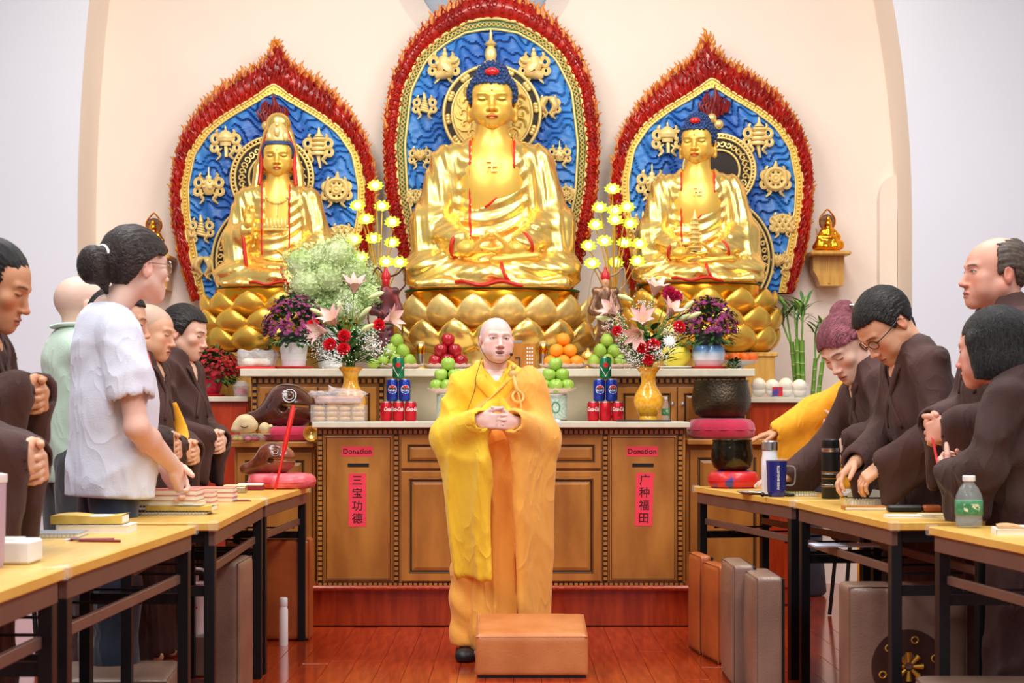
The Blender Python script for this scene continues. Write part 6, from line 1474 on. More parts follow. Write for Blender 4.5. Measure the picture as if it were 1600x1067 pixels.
# big bowl
xb, yb = PX(1127, 9.98), 9.98
cushion('magenta velvet ring cushion under the big bronze bowl', xb, yb, WING_ZR, 0.188, 0.115, M_velvet, 13, 0.92)
def bowl(lab, x, y, z, r, h, m_):
    t = thing('singing_bowl', lab, 'bowl', (x, y, z)); MB().lathe([(0, 0), (r*0.6, 0.0), (r*0.86, h*0.12), (r*0.98, h*0.34), (r*1.0, h*0.5), (r*0.95, h*0.78), (r*0.9, h*0.94), (r*0.91, h), (r*0.87, h), (r*0.86, h*0.9), (r*0.9, h*0.5), (r*0.7, h*0.15), (0, h*0.08)], 48).build('bowl', m_, t, smooth=60)
    MB().tube([(r*0.905*math.cos(a), r*0.905*math.sin(a), h) for a in np.linspace(0, 2*PI, 49)[:-1]], 0.004, 6, close=True).build('rim', m_, t, smooth=60); return t
bowl('large hammered dark bronze bowl on the magenta cushion', xb, yb, WING_ZR+0.110, 0.166, 0.212, M_bronze)
# ------------------------------------------------------------------ left wing odds and ends
t = thing('stone_carving', 'pale rounded stone carving with a smiling face beside the big wooden fish', 'carving', (PX(381, 9.72), 9.72, WING_ZL+0.045)); t.location.y = 9.78
M_pale = mat('pale_stone', (222, 196, 150), 0.6, var=0.12, vscale=20); F = Field((-0.085, -0.05, 0), (0.085, 0.05, 0.11), 0.005); F.ell((0, 0, 0.045), (0.07, 0.04, 0.045)); F.ell((0.0, 0, 0.075), (0.045, 0.035, 0.03), k=0.02); F.ell((-0.05, 0, 0.02), (0.03, 0.03, 0.02), k=0.02)
for s in (-1, 1): F.rcone((s*0.02-0.012, -0.042, 0.065), (s*0.02+0.008, -0.042, 0.068), 0.004, 0.004, k=0.004, op='s')
F.clip(lambda X, Y, Z: 0.002-Z+0*X+0*Y); fbuild('stone', F, M_pale, t)
mb = MB(); mb.tube([(0.02*math.cos(a), -0.041, 0.048+0.014*math.sin(a)) for a in np.linspace(PI*1.1, PI*1.9, 9)], 0.002, 5); mb.build('smile', M_stalk, t)
t = thing('wooden_ball', 'small turned wooden ball with a knob beside the stone carving', 'ornament', (PX(411, 9.72), 9.78, WING_ZL+0.045)); MB().ell((0, 0, 0.03), 0.031, 16, 10).build('ball', M_pale, t, smooth=180); MB().ell((0.034, 0, 0.038), 0.012, 10, 8).build('knob', M_pale, t, smooth=180)
t = thing('sweets_packet', 'clear packet of red and pink sweets on the left wing top', 'package', (PX(386, 9.72), 9.78, WING_ZL)); rnd = random.Random(6)
for k in range(9): MB().ell((rnd.uniform(-0.07, 0.07), rnd.uniform(-0.03, 0.03), 0.018), (0.02, 0.016, 0.014), 10, 6).build('sweet', (M_redpl, M_pinkcloth, M_pomelo)[k % 3], t, smooth=180)
MB().box((0, 0, 0.021), (0.19, 0.09, 0.038), bev=0.012).build('wrapper', M_clear, t); MB().box((0.04, 0, 0.0425), (0.16, 0.07, 0.004), bev=0.001).build('card', M_pale, t)
# ------------------------------------------------------------------ buns tray on the right side cabinet
t = thing('bun_tray', 'clear lidded tray of pale steamed buns on the right side cabinet', 'container', (PX(1216, 10.55), 10.55, SIDE_ZR)); w_ = S(88, 10.55)
mb = MB(); 
for (c, s_) in (((0, -0.1, 0.04), (w_, 0.002, 0.075)), ((0, 0.1, 0.04), (w_, 0.002, 0.075)), ((-w_/2, 0, 0.04), (0.002, 0.2, 0.075)), ((w_/2, 0, 0.04), (0.002, 0.2, 0.075)), ((0, 0, 0.002), (w_, 0.2, 0.002)), ((0, -0.1, 0.078), (w_+0.02, 0.012, 0.004)), ((0, 0.1, 0.078), (w_+0.02, 0.012, 0.004))): mb.box(c, s_)
mb.build('tray', M_clear, t, smooth=0); MB().box((-0.02, -0.103, 0.035), (0.06, 0.003, 0.055)).build('red_label', M_brocade, t, smooth=0)
bm = MB().ell((0, 0, 0), (0.043, 0.05, 0.042), 16, 10).mesh('bun', M_bun, 180)
for k in range(4):
    o = link('bun', bm, None, (PX(1216, 10.55)-0.12+0.08*k, 10.55-0.03, SIDE_ZR+0.075-0.008*(k % 2))); tag(o, 'pale round bun, %s from left on top in the clear tray' % ('first', 'second', 'third', 'fourth')[k], 'bun', 'buns in the clear tray')
    o = link('bun', bm, None, (PX(1216, 10.55)-0.12+0.08*k, 10.55-0.03, SIDE_ZR+0.03)); o.location.z = SIDE_ZR+0.034; o.scale = (0.92, 0.8, 0.7); tag(o, 'pale round bun, %s from left below in the clear tray' % ('first', 'second', 'third', 'fourth')[k], 'bun', 'buns in the clear tray')
# ------------------------------------------------------------------ lucky bamboo
def bamboo(lab, stalks, D, zb, potx, seed):
    t = thing('lucky_bamboo', lab, 'plant', (PX(potx, D), D, 0)); rnd = random.Random(seed); bx = t.location.x
    MB().lathe([(0, 0), (0.10, 0), (0.115, 0.02), (0.09, 0.3), (0.10, zb-0.1), (0.13, zb-0.01), (0.135, zb), (0.12, zb), (0.1, zb-0.08), (0, zb-0.08)], 28).build('planter', M_dpot, t, smooth=50)
    for (pa, pb, ytop, r) in stalks:
        a = np.array((PX(pa, D)-bx, rnd.uniform(-0.05, 0.05), zb-0.08)); b_ = np.array((PX(pb, D)-bx, a[1]+rnd.uniform(-0.03, 0.03), PZ(ytop, D)))
        n_ = max(3, int(np.linalg.norm(b_-a)/0.065)); mb = MB(); nd = MB(); pts = [a+(b_-a)*k/n_ for k in range(n_+1)]
        for k in range(n_): mb.tube([pts[k], pts[k]*0.9+pts[k+1]*0.1, pts[k]*0.1+pts[k+1]*0.9, pts[k+1]], [r*1.06, r*0.96, r*0.96, r*1.06], 9)
        st = mb.build('stalk', M_bamboo, t, smooth=50)
        for k in range(1, n_): nd.tube([pts[k]-np.array((0, 0, 0.002)), pts[k]+np.array((0, 0, 0.002))], r*1.12, 9)
        nd.build('nodes', M_node, st, smooth=0)
        top = b_
        for q in range(2):
            mid = top+np.array((rnd.uniform(-0.05, 0.05), rnd.uniform(-0.05, 0.02), 0.10+0.05*q)); tip = mid+np.array((rnd.uniform(-0.04, 0.04), rnd.uniform(-0.04, 0.02), 0.10))
            MB().tube(smoothpath([top-np.array((0, 0, 0.03)), mid, tip], 5), [0.006, 0.006, 0.004], 6).build('shoot', M_leafl, t, smooth=60)
            for k in range(8):
                an = rnd.uniform(0, 2*PI); lv = MB(); p = mid*(1-k/9)+tip*(k/9); leaf(lv, p, (math.cos(an), math.sin(an)*0.7, rnd.uniform(0.5, 1.6)), rnd.uniform(0.13, 0.20), 0.0125, droop=0.35); lv.build('leaf', M_leaf if k % 2 else M_leafl, t, smooth=60)
    return t
bamboo('lucky bamboo with leafy shoots beside the left statue', ((292, 286, 590, 0.014), (300, 310, 560, 0.014), (308, 320, 575, 0.013)), 10.98, 1.0, 292, 21)
bamboo('lucky bamboo with green stalks beside the right statue', ((1252, 1238, 534, 0.0155), (1250, 1245, 530, 0.0155), (1256, 1251, 532, 0.0155), (1266, 1276, 560, 0.014), (1272, 1286, 566, 0.014)), 11.02, PZ(657, 11.02), 1262, 22)
# ------------------------------------------------------------------ lit lotus lamp trees
def lotus_head(t, p, r):
    mb = MB(); T = rot3(0.75, 0, 0)
    for lay, (n_, ph, k) in enumerate(((9, 1.25, 1.0), (8, 0.85, 0.95), (6, 0.45, 0.8))):
        for i in range(n_):
            a = 2*PI*(i+0.5*lay)/n_; d = np.array((math.sin(ph)*math.cos(a), math.sin(ph)*math.sin(a), math.cos(ph))); e = np.array((-math.sin(a), math.cos(a), 0))
            mb.add([-e*r*0.12, d*r*0.6-e*r*0.32, d*r*k, d*r*0.6+e*r*0.32, e*r*0.12], [(0, 1, 2, 3, 4)], 0, T, p)
    o = mb.build('lotus_lamp', M_glow, t, smooth=0); MB().ell(np.array(p)+T@np.array((0, 0, r*0.3)), (r*0.42, r*0.42, r*0.36), 10, 7).build('bulb', M_glowc, o, smooth=180)
    mb = MB(); mb.lathe([(0.0, -r*0.25), (r*0.25, -r*0.08), (r*0.3, 0.0)], 10, p, R=T); mb.build('cup', M_golddeep, o, smooth=60)
def lamp_tree(lab, px, D, pts):
    t = thing('lotus_lamp_tree', lab, 'lamp', (PX(px, D), D, UTOP)); bx = t.location.x
    MB().lathe([(0, 0), (0.07, 0), (0.075, 0.012), (0.03, 0.03), (0.02, 0.06), (0.03, 0.09), (0.014, 0.11), (0.012, 0.16), (0, 0.16)], 24).build('base', M_golddeep, t, smooth=50)
    for i, (x, y) in enumerate(pts):
        p = (PX(x, D)-bx, -0.04+0.03*((i*37) % 5)-0.03, PZ(y, D)-UTOP)
        MB().tube(smoothpath([(0, 0, 0.14), (p[0]*0.15, p[1]*0.3, 0.16+(p[2]-0.16)*0.45), (p[0]*0.7, p[1]*0.8, 0.16+(p[2]-0.16)*0.85), (p[0], p[1], p[2]-0.01)], 5), 0.0042, 6).build('stem', M_goldplain, t, smooth=60)
        lotus_head(t, p, 0.056)
    return t
lamp_tree('lit yellow-green lotus lamp tree left of the central Buddha', 594, 10.58, ((588, 296), (559, 325), (596, 324), (573, 347), (613, 350), (556, 379), (584, 376), (612, 381), (565, 406), (603, 412), (626, 415)))
lamp_tree('lit yellow-green lotus lamp tree right of the central Buddha', 958, 10.58, ((956, 301), (937, 328), (961, 331), (979, 328), (931, 354), (960, 349), (984, 353), (920, 386), (944, 381), (976, 382), (998, 386), (925, 415), (963, 412), (995, 412)))
# ------------------------------------------------------------------ little guardian figures
def guardian(lab, px, D, ytop, m1, m2, m3, mf):
    h = PZ(ytop, D)-UTOP; t = thing('guardian_figurine', lab, 'figurine', (PX(px, D), D, UTOP)); k = h/0.5
    F = Field((-0.12, -0.1, 0), (0.12, 0.1, 0.52), 0.006)
    F.rcone((0, 0, 0.10), (0, 0, 0.26), 0.065, 0.045, k=0.03); F.rcone((0, 0, 0.26), (0, 0, 0.36), 0.05, 0.055, k=0.03, flat=((0, 1, 0), 0.75))
    for s in (-1, 1): F.chain([(s*0.055, 0, 0.365), (s*0.09, -0.02, 0.29), (s*0.03, -0.06, 0.27)], [0.026, 0.022, 0.016], k=0.015); F.rcone((s*0.03, 0, 0.14), (s*0.035, -0.01, 0.02), 0.035, 0.024, k=0.02); F.ell((s*0.06, 0, 0.385), (0.03, 0.03, 0.02), k=0.01)
    for q in range(5): F.rcone((-0.05, -0.045, 0.12+0.03*q), (0.05, -0.045, 0.135+0.03*q), 0.005, 0.005, k=0.006, op='s')
    fbuild('armour', F, m1, t); H = Field((-0.05, -0.05, 0.36), (0.05, 0.05, 0.5), 0.005); H.rcone((0, 0, 0.37), (0, 0, 0.41), 0.018, 0.018); H.ell((0, -0.004, 0.432), (0.026, 0.028, 0.034), k=0.01); H.ell((0, -0.032, 0.428), (0.005, 0.008, 0.008), k=0.004); fbuild('face', H, mf, t)
    mb = MB(); mb.lathe([(0.03, 0.44), (0.033, 0.45), (0.028, 0.47), (0.012, 0.485), (0.01, 0.5), (0, 0.505)], 14); mb.build('helmet', m2, t, smooth=50)
    mb = MB(); mb.tube(smoothpath([(-0.03, 0.03, 0.1), (-0.115, 0.02, 0.24), (-0.1, 0.02, 0.42), (-0.06, 0.03, 0.5), (0.0, 0.035, 0.46), (0.07, 0.03, 0.47), (0.12, 0.02, 0.5), (0.125, 0.02, 0.42), (0.08, 0.0, 0.36), (0.11, -0.01, 0.2), (0.06, -0.02, 0.06)], 6), 0.009, 6, flat=0.5); mb.build('sash', m3, t, smooth=60)
    mb = MB(); mb.lathe([(0, 0), (0.08, 0), (0.085, 0.012), (0.07, 0.03), (0, 0.03)], 18); mb.build('base', m1, t, smooth=40)
    t.scale = (k*0.75, k*0.75, k); return t
M_gbr = mat('bronze_armour', (150, 112, 84), 0.35, metal=0.6, vscale=30, rgb2=(96, 66, 50)); M_gdk = mat('dark_armour', (58, 54, 62), 0.4, metal=0.4, vscale=25, rgb2=(120, 40, 40)); M_gsash = mat('pewter_sash', (186, 180, 170), 0.35, metal=0.5, var=0.1); M_gface = mat('figurine_face', (216, 158, 124), 0.5, var=0.05); M_gred = mat('lacquer_red', (190, 30, 34), 0.3, var=0.1)
guardian('dark red-helmeted guardian figurine behind the left lilies', 603, 10.46, 418, M_gdk, M_gred, M_gdk, M_gred)
guardian('bronze armoured guardian figurine with looping sash behind the right pears', 946, 10.52, 418, M_gbr, M_gred, M_gsash, M_gface)
# ------------------------------------------------------------------ little wall shelves with gilded figures
def wall_shelf(lab, lab2, pxc, ytop, D=11.56):
    t = thing('wall_shelf', lab, 'shelf', (PX(pxc, D), D, PZ(ytop, D))); sc = D/FPX
    MB().box((0, 0.04, -0.015), (62*sc, 0.27, 0.028), bev=0.008).build('board', M_pine, t)
    pr = [(-0.05, 0), (-0.09, -0.03), (-0.085, -0.07), (-0.10, -0.09)]; 
    MB().prism([(-0.10, -0.03), (0.10, -0.03), (0.095, -0.22), (-0.055, -0.22), (-0.075, -0.16), (-0.10, -0.12)], 0.0, 0.185).build('bracket', M_pine, t, smooth=0)
    MB().box((0.0, -0.004, -0.12), (0.012, 0.008, 0.17)).build('batten', M_pine, t, smooth=0)
    f = thing('gilded_figurine', lab2, 'figurine', (PX(pxc, D), D+0.02, PZ(ytop, D)-0.001))
    F = Field((-0.13, -0.1, 0), (0.13, 0.1, 0.27), 0.006)
    F.ell((0, 0, 0.03), (0.10, 0.075, 0.032), k=0.02, disp=lambda X, Y, Z: 0.005*np.sin(90*X+20*Z)); F.rcone((-0.06, -0.02, 0.06), (0.06, -0.03, 0.05), 0.03, 0.03, k=0.03, disp=lambda X, Y, Z: 0.004*np.sin(120*X)); F.rcone((0, 0, 0.06), (0, 0, 0.13), 0.045, 0.036, k=0.03)
    for s in (-1, 1): F.chain([(s*0.035, 0, 0.135), (s*0.06, -0.02, 0.095), (s*0.01, -0.05, 0.09)], [0.018, 0.016, 0.011], k=0.012)
    F.rcone((0, 0, 0.13), (0, -0.004, 0.17), 0.014, 0.014, k=0.02); F.ell((0, -0.004, 0.182), (0.024, 0.026, 0.029), k=0.008); F.ell((0, 0, 0.215), (0.014, 0.014, 0.018), k=0.01); F.ell((0, -0.031, 0.178), (0.004, 0.006, 0.006), k=0.003)
    F.clip(lambda X, Y, Z: 0.001-Z+0*X+0*Y); fbuild('figure', F, M_golddeep, f)
    mb = MB(); mb.tube([(0.05*math.cos(a)*(1-0.25*max(0, math.sin(a))**6), 0.03, 0.20+0.058*math.sin(a)+(0.02*max(0, math.sin(a))**8)) for a in np.linspace(0, 2*PI, 33)[:-1]], 0.006, 6, close=True); mb.build('halo_ring', M_golddeep, f, smooth=60)
    MB().lathe([(0, 0), (0.048, 0), (0.048, 0.006), (0, 0.006)], 24, (0, 0.036, 0.20), R=rot3(PI/2, 0, 0)).build('halo', M_gbr, f, smooth=30)
    MB().tube([(-0.06, -0.045, 0.02), (-0.085, -0.03, 0.15)], 0.003, 5).build('staff', M_golddeep, f)
wall_shelf('small pine wall shelf right of the right mandorla', 'small gilded seated figure with halo on the right wall shelf', 1295, 393)
wall_shelf('small pine wall shelf left of the left mandorla', 'small gilded seated figure with halo on the left wall shelf', 238, 399)
# ------------------------------------------------------------------ study tables with their books and bottles
M_top = mat('yellow_laminate', (232, 188, 96), 0.32, vscale=6, rgb2=(222, 172, 78), stretch=(8, 0.7, 1), coat=0.1)
M_rail = mat('brown_steel', (112, 84, 74), 0.4, metal=0.2, var=0.06)
M_leg = mat('black_steel', (26, 27, 30), 0.4, metal=0.3, var=0.1)
M_leather = mat('tan_leatherette', (208, 134, 80), 0.34, vscale=5, rgb2=(190, 114, 62), bump=0.12, bscale=120, coat=0.15)
M_leather2 = mat('orange_brown_leatherette', (176, 92, 44), 0.38, vscale=5, rgb2=(152, 76, 34), bump=0.12, bscale=120)
M_taupe = mat('taupe_vinyl', (140, 112, 96), 0.4, vscale=4, rgb2=(118, 92, 78), bump=0.2, bscale=160, coat=0.2)
M_page = mat('book_pages', (240, 234, 216), 0.7, var=0.08, vscale=60, stretch=(1, 1, 40))
M_pinkbook = mat('pink_book_cover', (232, 150, 138), 0.5, vscale=12, rgb2=(214, 104, 100)); M_yelbook = mat('yellow_cloth_cover', (222, 190, 96), 0.6, vscale=14, rgb2=(196, 160, 70)); M_creambook = mat('cream_cover', (226, 214, 170), 0.6, var=0.1, vscale=14); M_whitebook = mat('white_cover', (238, 238, 240), 0.45, var=0.05); M_greybook = mat('grey_cover', (150, 154, 164), 0.45, var=0.1); M_blackbook = mat('black_cover', (32, 30, 32), 0.4, var=0.2); M_olive = mat('olive_cover', (172, 170, 104), 0.5, var=0.15, vscale=20); M_marbook = mat('maroon_cover', (126, 26, 38), 0.4, var=0.1); M_bluepaper = mat('pale_blue_paper', (206, 212, 232), 0.6, var=0.05)
M_metal = mat('thin_dark_metal', (40, 40, 44), 0.3, metal=0.8, var=0.05)
TZ = 0.755
def table(label, near, far, side, w_=0.38):
    """near/far: inner corners (x, y); the table reaches outwards (side) from the aisle edge"""
    a = np.array(near); c = np.array(far); L = np.linalg.norm(c-a); ang = math.atan2(c[1]-a[1], c[0]-a[0])-PI/2
    t = thing('study_table', label, 'table', (a[0], a[1], 0), ang); s = side
    MB().box((s*w_/2, L/2, TZ-0.014), (w_, L, 0.028), bev=0.003).build('tabletop', M_top, t)
    for x in (0.022, w_-0.022): MB().box((s*x, L/2, TZ-0.055), (0.022, L-0.05, 0.052), bev=0.002).build('apron_rail', M_rail, t)
    for y in (0.05, L-0.05):
        MB().box((s*w_/2, y, TZ-0.05), (w_-0.07, 0.02, 0.04)).build('end_rail', M_leg, t, smooth=0)
        for x in (0.03, w_-0.03): MB().box((s*x, y, (TZ-0.03)/2), (0.036, 0.046, TZ-0.03), bev=0.002).build('leg', M_leg, t)
        MB().box((s*w_/2, y, 0.52), (w_-0.08, 0.018, 0.035)).build('cross_bar', M_leg, t, smooth=0)
    for x in (0.045, w_-0.045): MB().box((s*x, L/2, 0.585), (0.016, L-0.12, 0.03), bev=0.002).build('shelf_rail', M_rail, t)
    for i in range(4): MB().box((s*w_/2, 0.2+(L-0.4)*i/3, 0.565), (w_-0.09, 0.008, 0.008)).build('shelf_wire', M_leg, t, smooth=0)
    for y in (0.0, L): MB().box((s*0.012, y, TZ-0.012), (0.034, 0.034, 0.036), bev=0.004).build('corner_guard', M_clear, t)
    return t
table('left study table nearest the camera, cut by the left edge', (-1.08, 2.70), (-1.072, 4.30), -1)
table('left study table with white-paged books and red pens', (-1.07, 4.33), (-1.036, 5.88), -1)
table('left study table with the stack of pink books', (-0.992, 6.03), (-1.046, 7.62), -1, 0.34)
table('left study table nearest the altar, under the small wooden fish', (-1.046, 7.65), (-1.0, 8.86), -1)
table('right study table nearest the camera with the water bottle', (1.52, 4.25), (1.357, 5.84), 1, 0.36)
table('middle right study table under the spectacled man', (1.276, 6.04), (1.172, 7.43), 1, 0.36)
table('right study table nearest the altar with the blue tumbler', (1.165, 7.49), (0.90, 8.88), 1, 0.38)
def OT(px, py): 
    D = FPX*(CAMH-TZ)/(py-YH); return PX(px, D), D
def book(label, px, py, w_, d, h, cover, rz=0.0, z=0.0, lift=None, cat='book', spiral=False, nm='book', off=(0, 0), soft=False):
    x, y = OT(px, py); t = thing(nm, label, cat, (x+off[0], y+off[1], TZ+z), rz)
    MB().box((0, 0, h/2), (w_-0.006, d-0.004, max(0.002, h-0.004))).build('pages', M_page, t, smooth=0)
    mb = MB(); mb.box((0, 0, 0.001), (w_, d, 0.002)); mb.box((0, 0, h-0.001), (w_, d, 0.002)); mb.box((-w_/2, 0, h/2), (0.002, d, h)); 
    if soft:
        mb = MB(); mb.grid([[(-w_/2+w_*i/8, -d/2+d*j/4, h+0.004*math.sin(i*0.9)*(1 if j else 0.6)) for j in range(5)] for i in range(9)]); mb.grid([[(-w_/2+w_*i/8, -d/2, q) for q in (0, h+0.004*math.sin(i*0.9)*0.6)] for i in range(9)], flip=True); mb.box((0, 0, 0.001), (w_, d, 0.002))
    mb.build('cover', cover, t, smooth=0)
    if spiral:
        sp = MB(); n_ = int(w_/0.012)
        for i in range(n_): sp.tube([(-w_/2+0.008+i*0.012, -d/2+0.002+0.006*math.cos(a), h/2+h*0.75*math.sin(a)) for a in np.linspace(0, 2*PI, 9)[:-1]], 0.0009, 4, close=True)
        o = sp.build('spiral_binding', M_silver, t, smooth=60); o['kind'] = 'stuff'
    return t
# left, second table
book('grey spiral notebook lying under the yellow cloth-covered book', 62, 838, 0.26, 0.16, 0.014, M_greybook, 0.05, spiral=True)
book('thick white book beneath the yellow cloth-covered book', 118, 836, 0.22, 0.15, 0.024, M_whitebook, 0.0, off=(0.03, 0.16))
book('crumpled yellow cloth-covered book topping the stack by the red pens', 112, 836, 0.22, 0.13, 0.026, M_yelbook, 0.03, z=0.0265, off=(0.02, 0.16), soft=True)
for i, (px, py, a, wd) in enumerate(((140, 845, 0.2, 'left'), (152, 847, -0.15, 'right'))):
    x, y = OT(px, py); t = thing('pen', 'slim red pen, the %s of two beside the white book' % wd, 'pen', (x, y, TZ+0.004), a+PI/2)
    MB().tube([(0, -0.07, 0), (0, 0.055, 0)], 0.0042, 8).build('barrel', M_marbook, t, smooth=60); MB().tube([(0, 0.055, 0), (0, 0.072, 0)], [0.0042, 0.001], 8).build('nib', M_silver, t, smooth=60)
x, y = OT(20, 882); t = thing('tissue_box', 'white paper packet at the near left corner', 'packet', (x-0.02, y+0.05, TZ)); MB().box((0, 0, 0.03), (0.13, 0.12, 0.058), bev=0.006).build('packet', M_whitebook, t); MB().box((0, 0, 0.06), (0.05, 0.10, 0.003)).build('flap', M_page, t, smooth=0)
x, y = OT(-14, 886); t = thing('tumbler', 'mauve tumbler cut by the left edge of the picture', 'cup', (x, y-0.02, TZ)); MB().lathe([(0, 0), (0.032, 0), (0.037, 0.02), (0.041, 0.20), (0.042, 0.215), (0, 0.222)], 28).build('cup', mat('mauve_plastic', (198, 172, 190), 0.35, var=0.03), t, smooth=40); MB().lathe([(0.0425, 0.205), (0.044, 0.208), (0.044, 0.225), (0, 0.232)], 28).build('lid', M_cwhite, t, smooth=40)
# left, third table
book('black spiral notebook at the bottom of the pink book stack', 268, 803, 0.28, 0.13, 0.012, M_blackbook, 0.02, spiral=True)
book('second black spiral notebook behind the yellow exercise book', 215, 797, 0.10, 0.12, 0.014, M_blackbook, 0.1, spiral=True, off=(0.02, 0.05))
book('yellow exercise book on the black spiral notebook', 276, 803, 0.24, 0.12, 0.018, M_yelbook, -0.03, z=0.0135, off=(0.02, 0.0), soft=True)
book('cream book between the yellow exercise book and the pink books', 268, 803, 0.23, 0.13, 0.016, M_creambook, 0.02, z=0.033, off=(0.0, 0.02))
for i, (px, py, n_, z0) in enumerate(((262, 803, 2, 0.0505), (283, 793, 3, 0.0), (318, 785, 3, 0.0))):
    for q in range(n_): book('pink-covered sutra book, %s of the %s pink stack' % (('bottom', 'upper' if n_ == 2 else 'middle', 'topmost')[q], ('nearest', 'middle', 'farthest')[i]), px, py, 0.23, 0.15, 0.019, M_pinkbook, 0.03*q-0.02, z=z0+0.0195*q, off=(0, 0.03 if i == 0 else 0.10))
book('thin red booklet beside the pink stacks', 352, 783, 0.14, 0.10, 0.004, M_marbook, 0.3, off=(0.03, 0.0))
# left, far table
x, y = OT(392, 766); t = thing('ink_pad', 'maroon and white ink pad on the far left table', 'box', (x, y, TZ)); MB().box((0, 0, 0.012), (0.12, 0.07, 0.024), bev=0.004).build('base', M_marbook, t); MB().box((0, 0, 0.028), (0.115, 0.068, 0.01), bev=0.003).build('lid', M_whitebook, t)
x, y = OT(368, 770); t = thing('metal_case', 'small silver metal case on the far left table', 'box', (x, y, TZ)); MB().box((0, 0, 0.016), (0.10, 0.08, 0.03), bev=0.004).build('case', M_silver, t); MB().box((0, 0, 0.034), (0.10, 0.08, 0.004), bev=0.001).build('lid', M_creambook, t)
x, y = OT(449, 764); t = thing('hand_chime', 'small dark hand chime on a wooden stand beside the pink cushion', 'chime', (x, y, TZ)); MB().lathe([(0, 0.012), (0.03, 0.014), (0.046, 0.035), (0.05, 0.05), (0.045, 0.05), (0.03, 0.028), (0, 0.02)], 24).build('cup', M_bronze2, t, smooth=40); MB().box((0, 0, 0.006), (0.11, 0.05, 0.01), bev=0.003).build('stand', M_pine, t); MB().tube([(0.05*math.cos(a)-0.07, 0, 0.04+0.035*math.sin(a)) for a in np.linspace(0, 2*PI, 21)[:-1]], 0.0025, 5, close=True).build('ring', M_metal, t, smooth=60)
xf, yf = PX(433, 8.62), 8.62
c_ = cushion('pink brocade cushion under the small wooden fish', PX(440, 8.66), 8.66, TZ, 0.165, 0.075, M_pinkcloth, 7, 0.85)
wooden_fish('smaller brown wooden fish drum on the pink cushion', PX(426, 8.66), 8.66, TZ+0.066, 0.64, M_muyu2, 0.0)
t = thing('mallet', 'long red-wrapped mallet standing slantwise before the wooden fish', 'mallet', (PX(430, 8.42), 8.42, TZ)); q1 = np.array((PX(459, 8.5)-PX(430, 8.42), 0.08, PZ(634, 8.5)-TZ)); MB().tube([(0, 0, 0.005), tuple(q1*0.45)], 0.006, 8).build('handle', M_redpl, t, smooth=60); MB().tube([tuple(q1*0.42), tuple(q1*0.5), tuple(q1*0.95), tuple(q1)], [0.007, 0.011, 0.012, 0.008], 10).build('head', M_redpl, t, smooth=60)
# right, far table
cushion('small red and blue brocade cushion under the small bowl', PX(1146, 8.70), 8.70, TZ, 0.125, 0.085, M_brocade, 5, 0.9); bowl('small polished dark bronze bowl on the brocade cushion', PX(1144, 8.70), 8.70, TZ+0.082, 0.104, 0.15, M_bronze2)
x, y = OT(1209, 776); t = thing('flask', 'white flask with silver cap behind the blue tumbler', 'bottle', (x-0.005, y+0.09, TZ)); MB().lathe([(0, 0), (0.034, 0), (0.036, 0.006), (0.036, 0.16), (0.032, 0.185), (0.032, 0.2), (0, 0.2)], 28).build('body', M_cwhite, t, smooth=40); MB().lathe([(0.034, 0.2), (0.036, 0.203), (0.036, 0.238), (0.032, 0.242), (0, 0.242)], 28, wob=lambda a, j: 1+0.008*math.cos(20*a)).build('cap', M_silver, t, smooth=30)
t = thing('tumbler', 'dark blue tumbler with clear handle reading PARIS BAGUETTE', 'cup', (x+0.012, y, TZ)); MB().lathe([(0, 0), (0.034, 0), (0.037, 0.005), (0.042, 0.09), (0.045, 0.15), (0.0455, 0.158), (0.043, 0.158), (0.04, 0.02), (0, 0.015)], 32).build('cup', mat('navy_enamel', (30, 38, 120), 0.25, var=0.05, coat=0.4), t, smooth=40); MB().lathe([(0.0462, 0.155), (0.047, 0.158), (0.047, 0.166), (0.044, 0.167), (0, 0.163)], 32).build('lid', M_clear, t, smooth=40)
MB().tube(smoothpath([(0.044, -0.005, 0.135), (0.075, -0.012, 0.13), (0.08, -0.012, 0.09), (0.072, -0.012, 0.055), (0.042, -0.005, 0.05)], 6), 0.005, 8, flat=0.7).build('handle', M_clear, t, smooth=60)
me = wrap_text(text_mesh('PARIS BAGUETTE', 0.0135, M_cwhite, bold=0.0002, depth=0.0003), 5.0); o = link('lettering', me, t, (0.0, -0.0, 0.0)); o.matrix_local = Matrix.Translation((0.002, -0.0415+5.0*0+0.0, 0.085))@Matrix.Rotation(-PI/2, 4, 'Y')@Matrix.Translation((0, 5.0-0.0035, 0))
x, y = OT(1180, 772); t = thing('papers', 'flat plate with paper scraps on the far right table', 'plate', (x, y, TZ)); MB().lathe([(0, 0), (0.06, 0), (0.085, 0.012), (0.083, 0.014), (0.058, 0.004), (0, 0.004)], 28).build('plate', M_silver, t, smooth=40); MB().box((0.01, 0, 0.008), (0.06, 0.05, 0.004), R=rot3(0.05, 0.1, 0.4)).build('scrap', M_page, t, smooth=0)
t = thing('mallet', 'short black striker lying beside the blue tumbler', 'mallet', (x+0.07, y-0.25, TZ+0.008), 0.2); MB().tube([(-0.07, 0, 0), (0.07, 0, 0)], 0.005, 8).build('handle', M_black, t, smooth=60); MB().ell((-0.075, 0, 0.003), 0.0105, 10, 8).build('head', M_black, t, smooth=180)
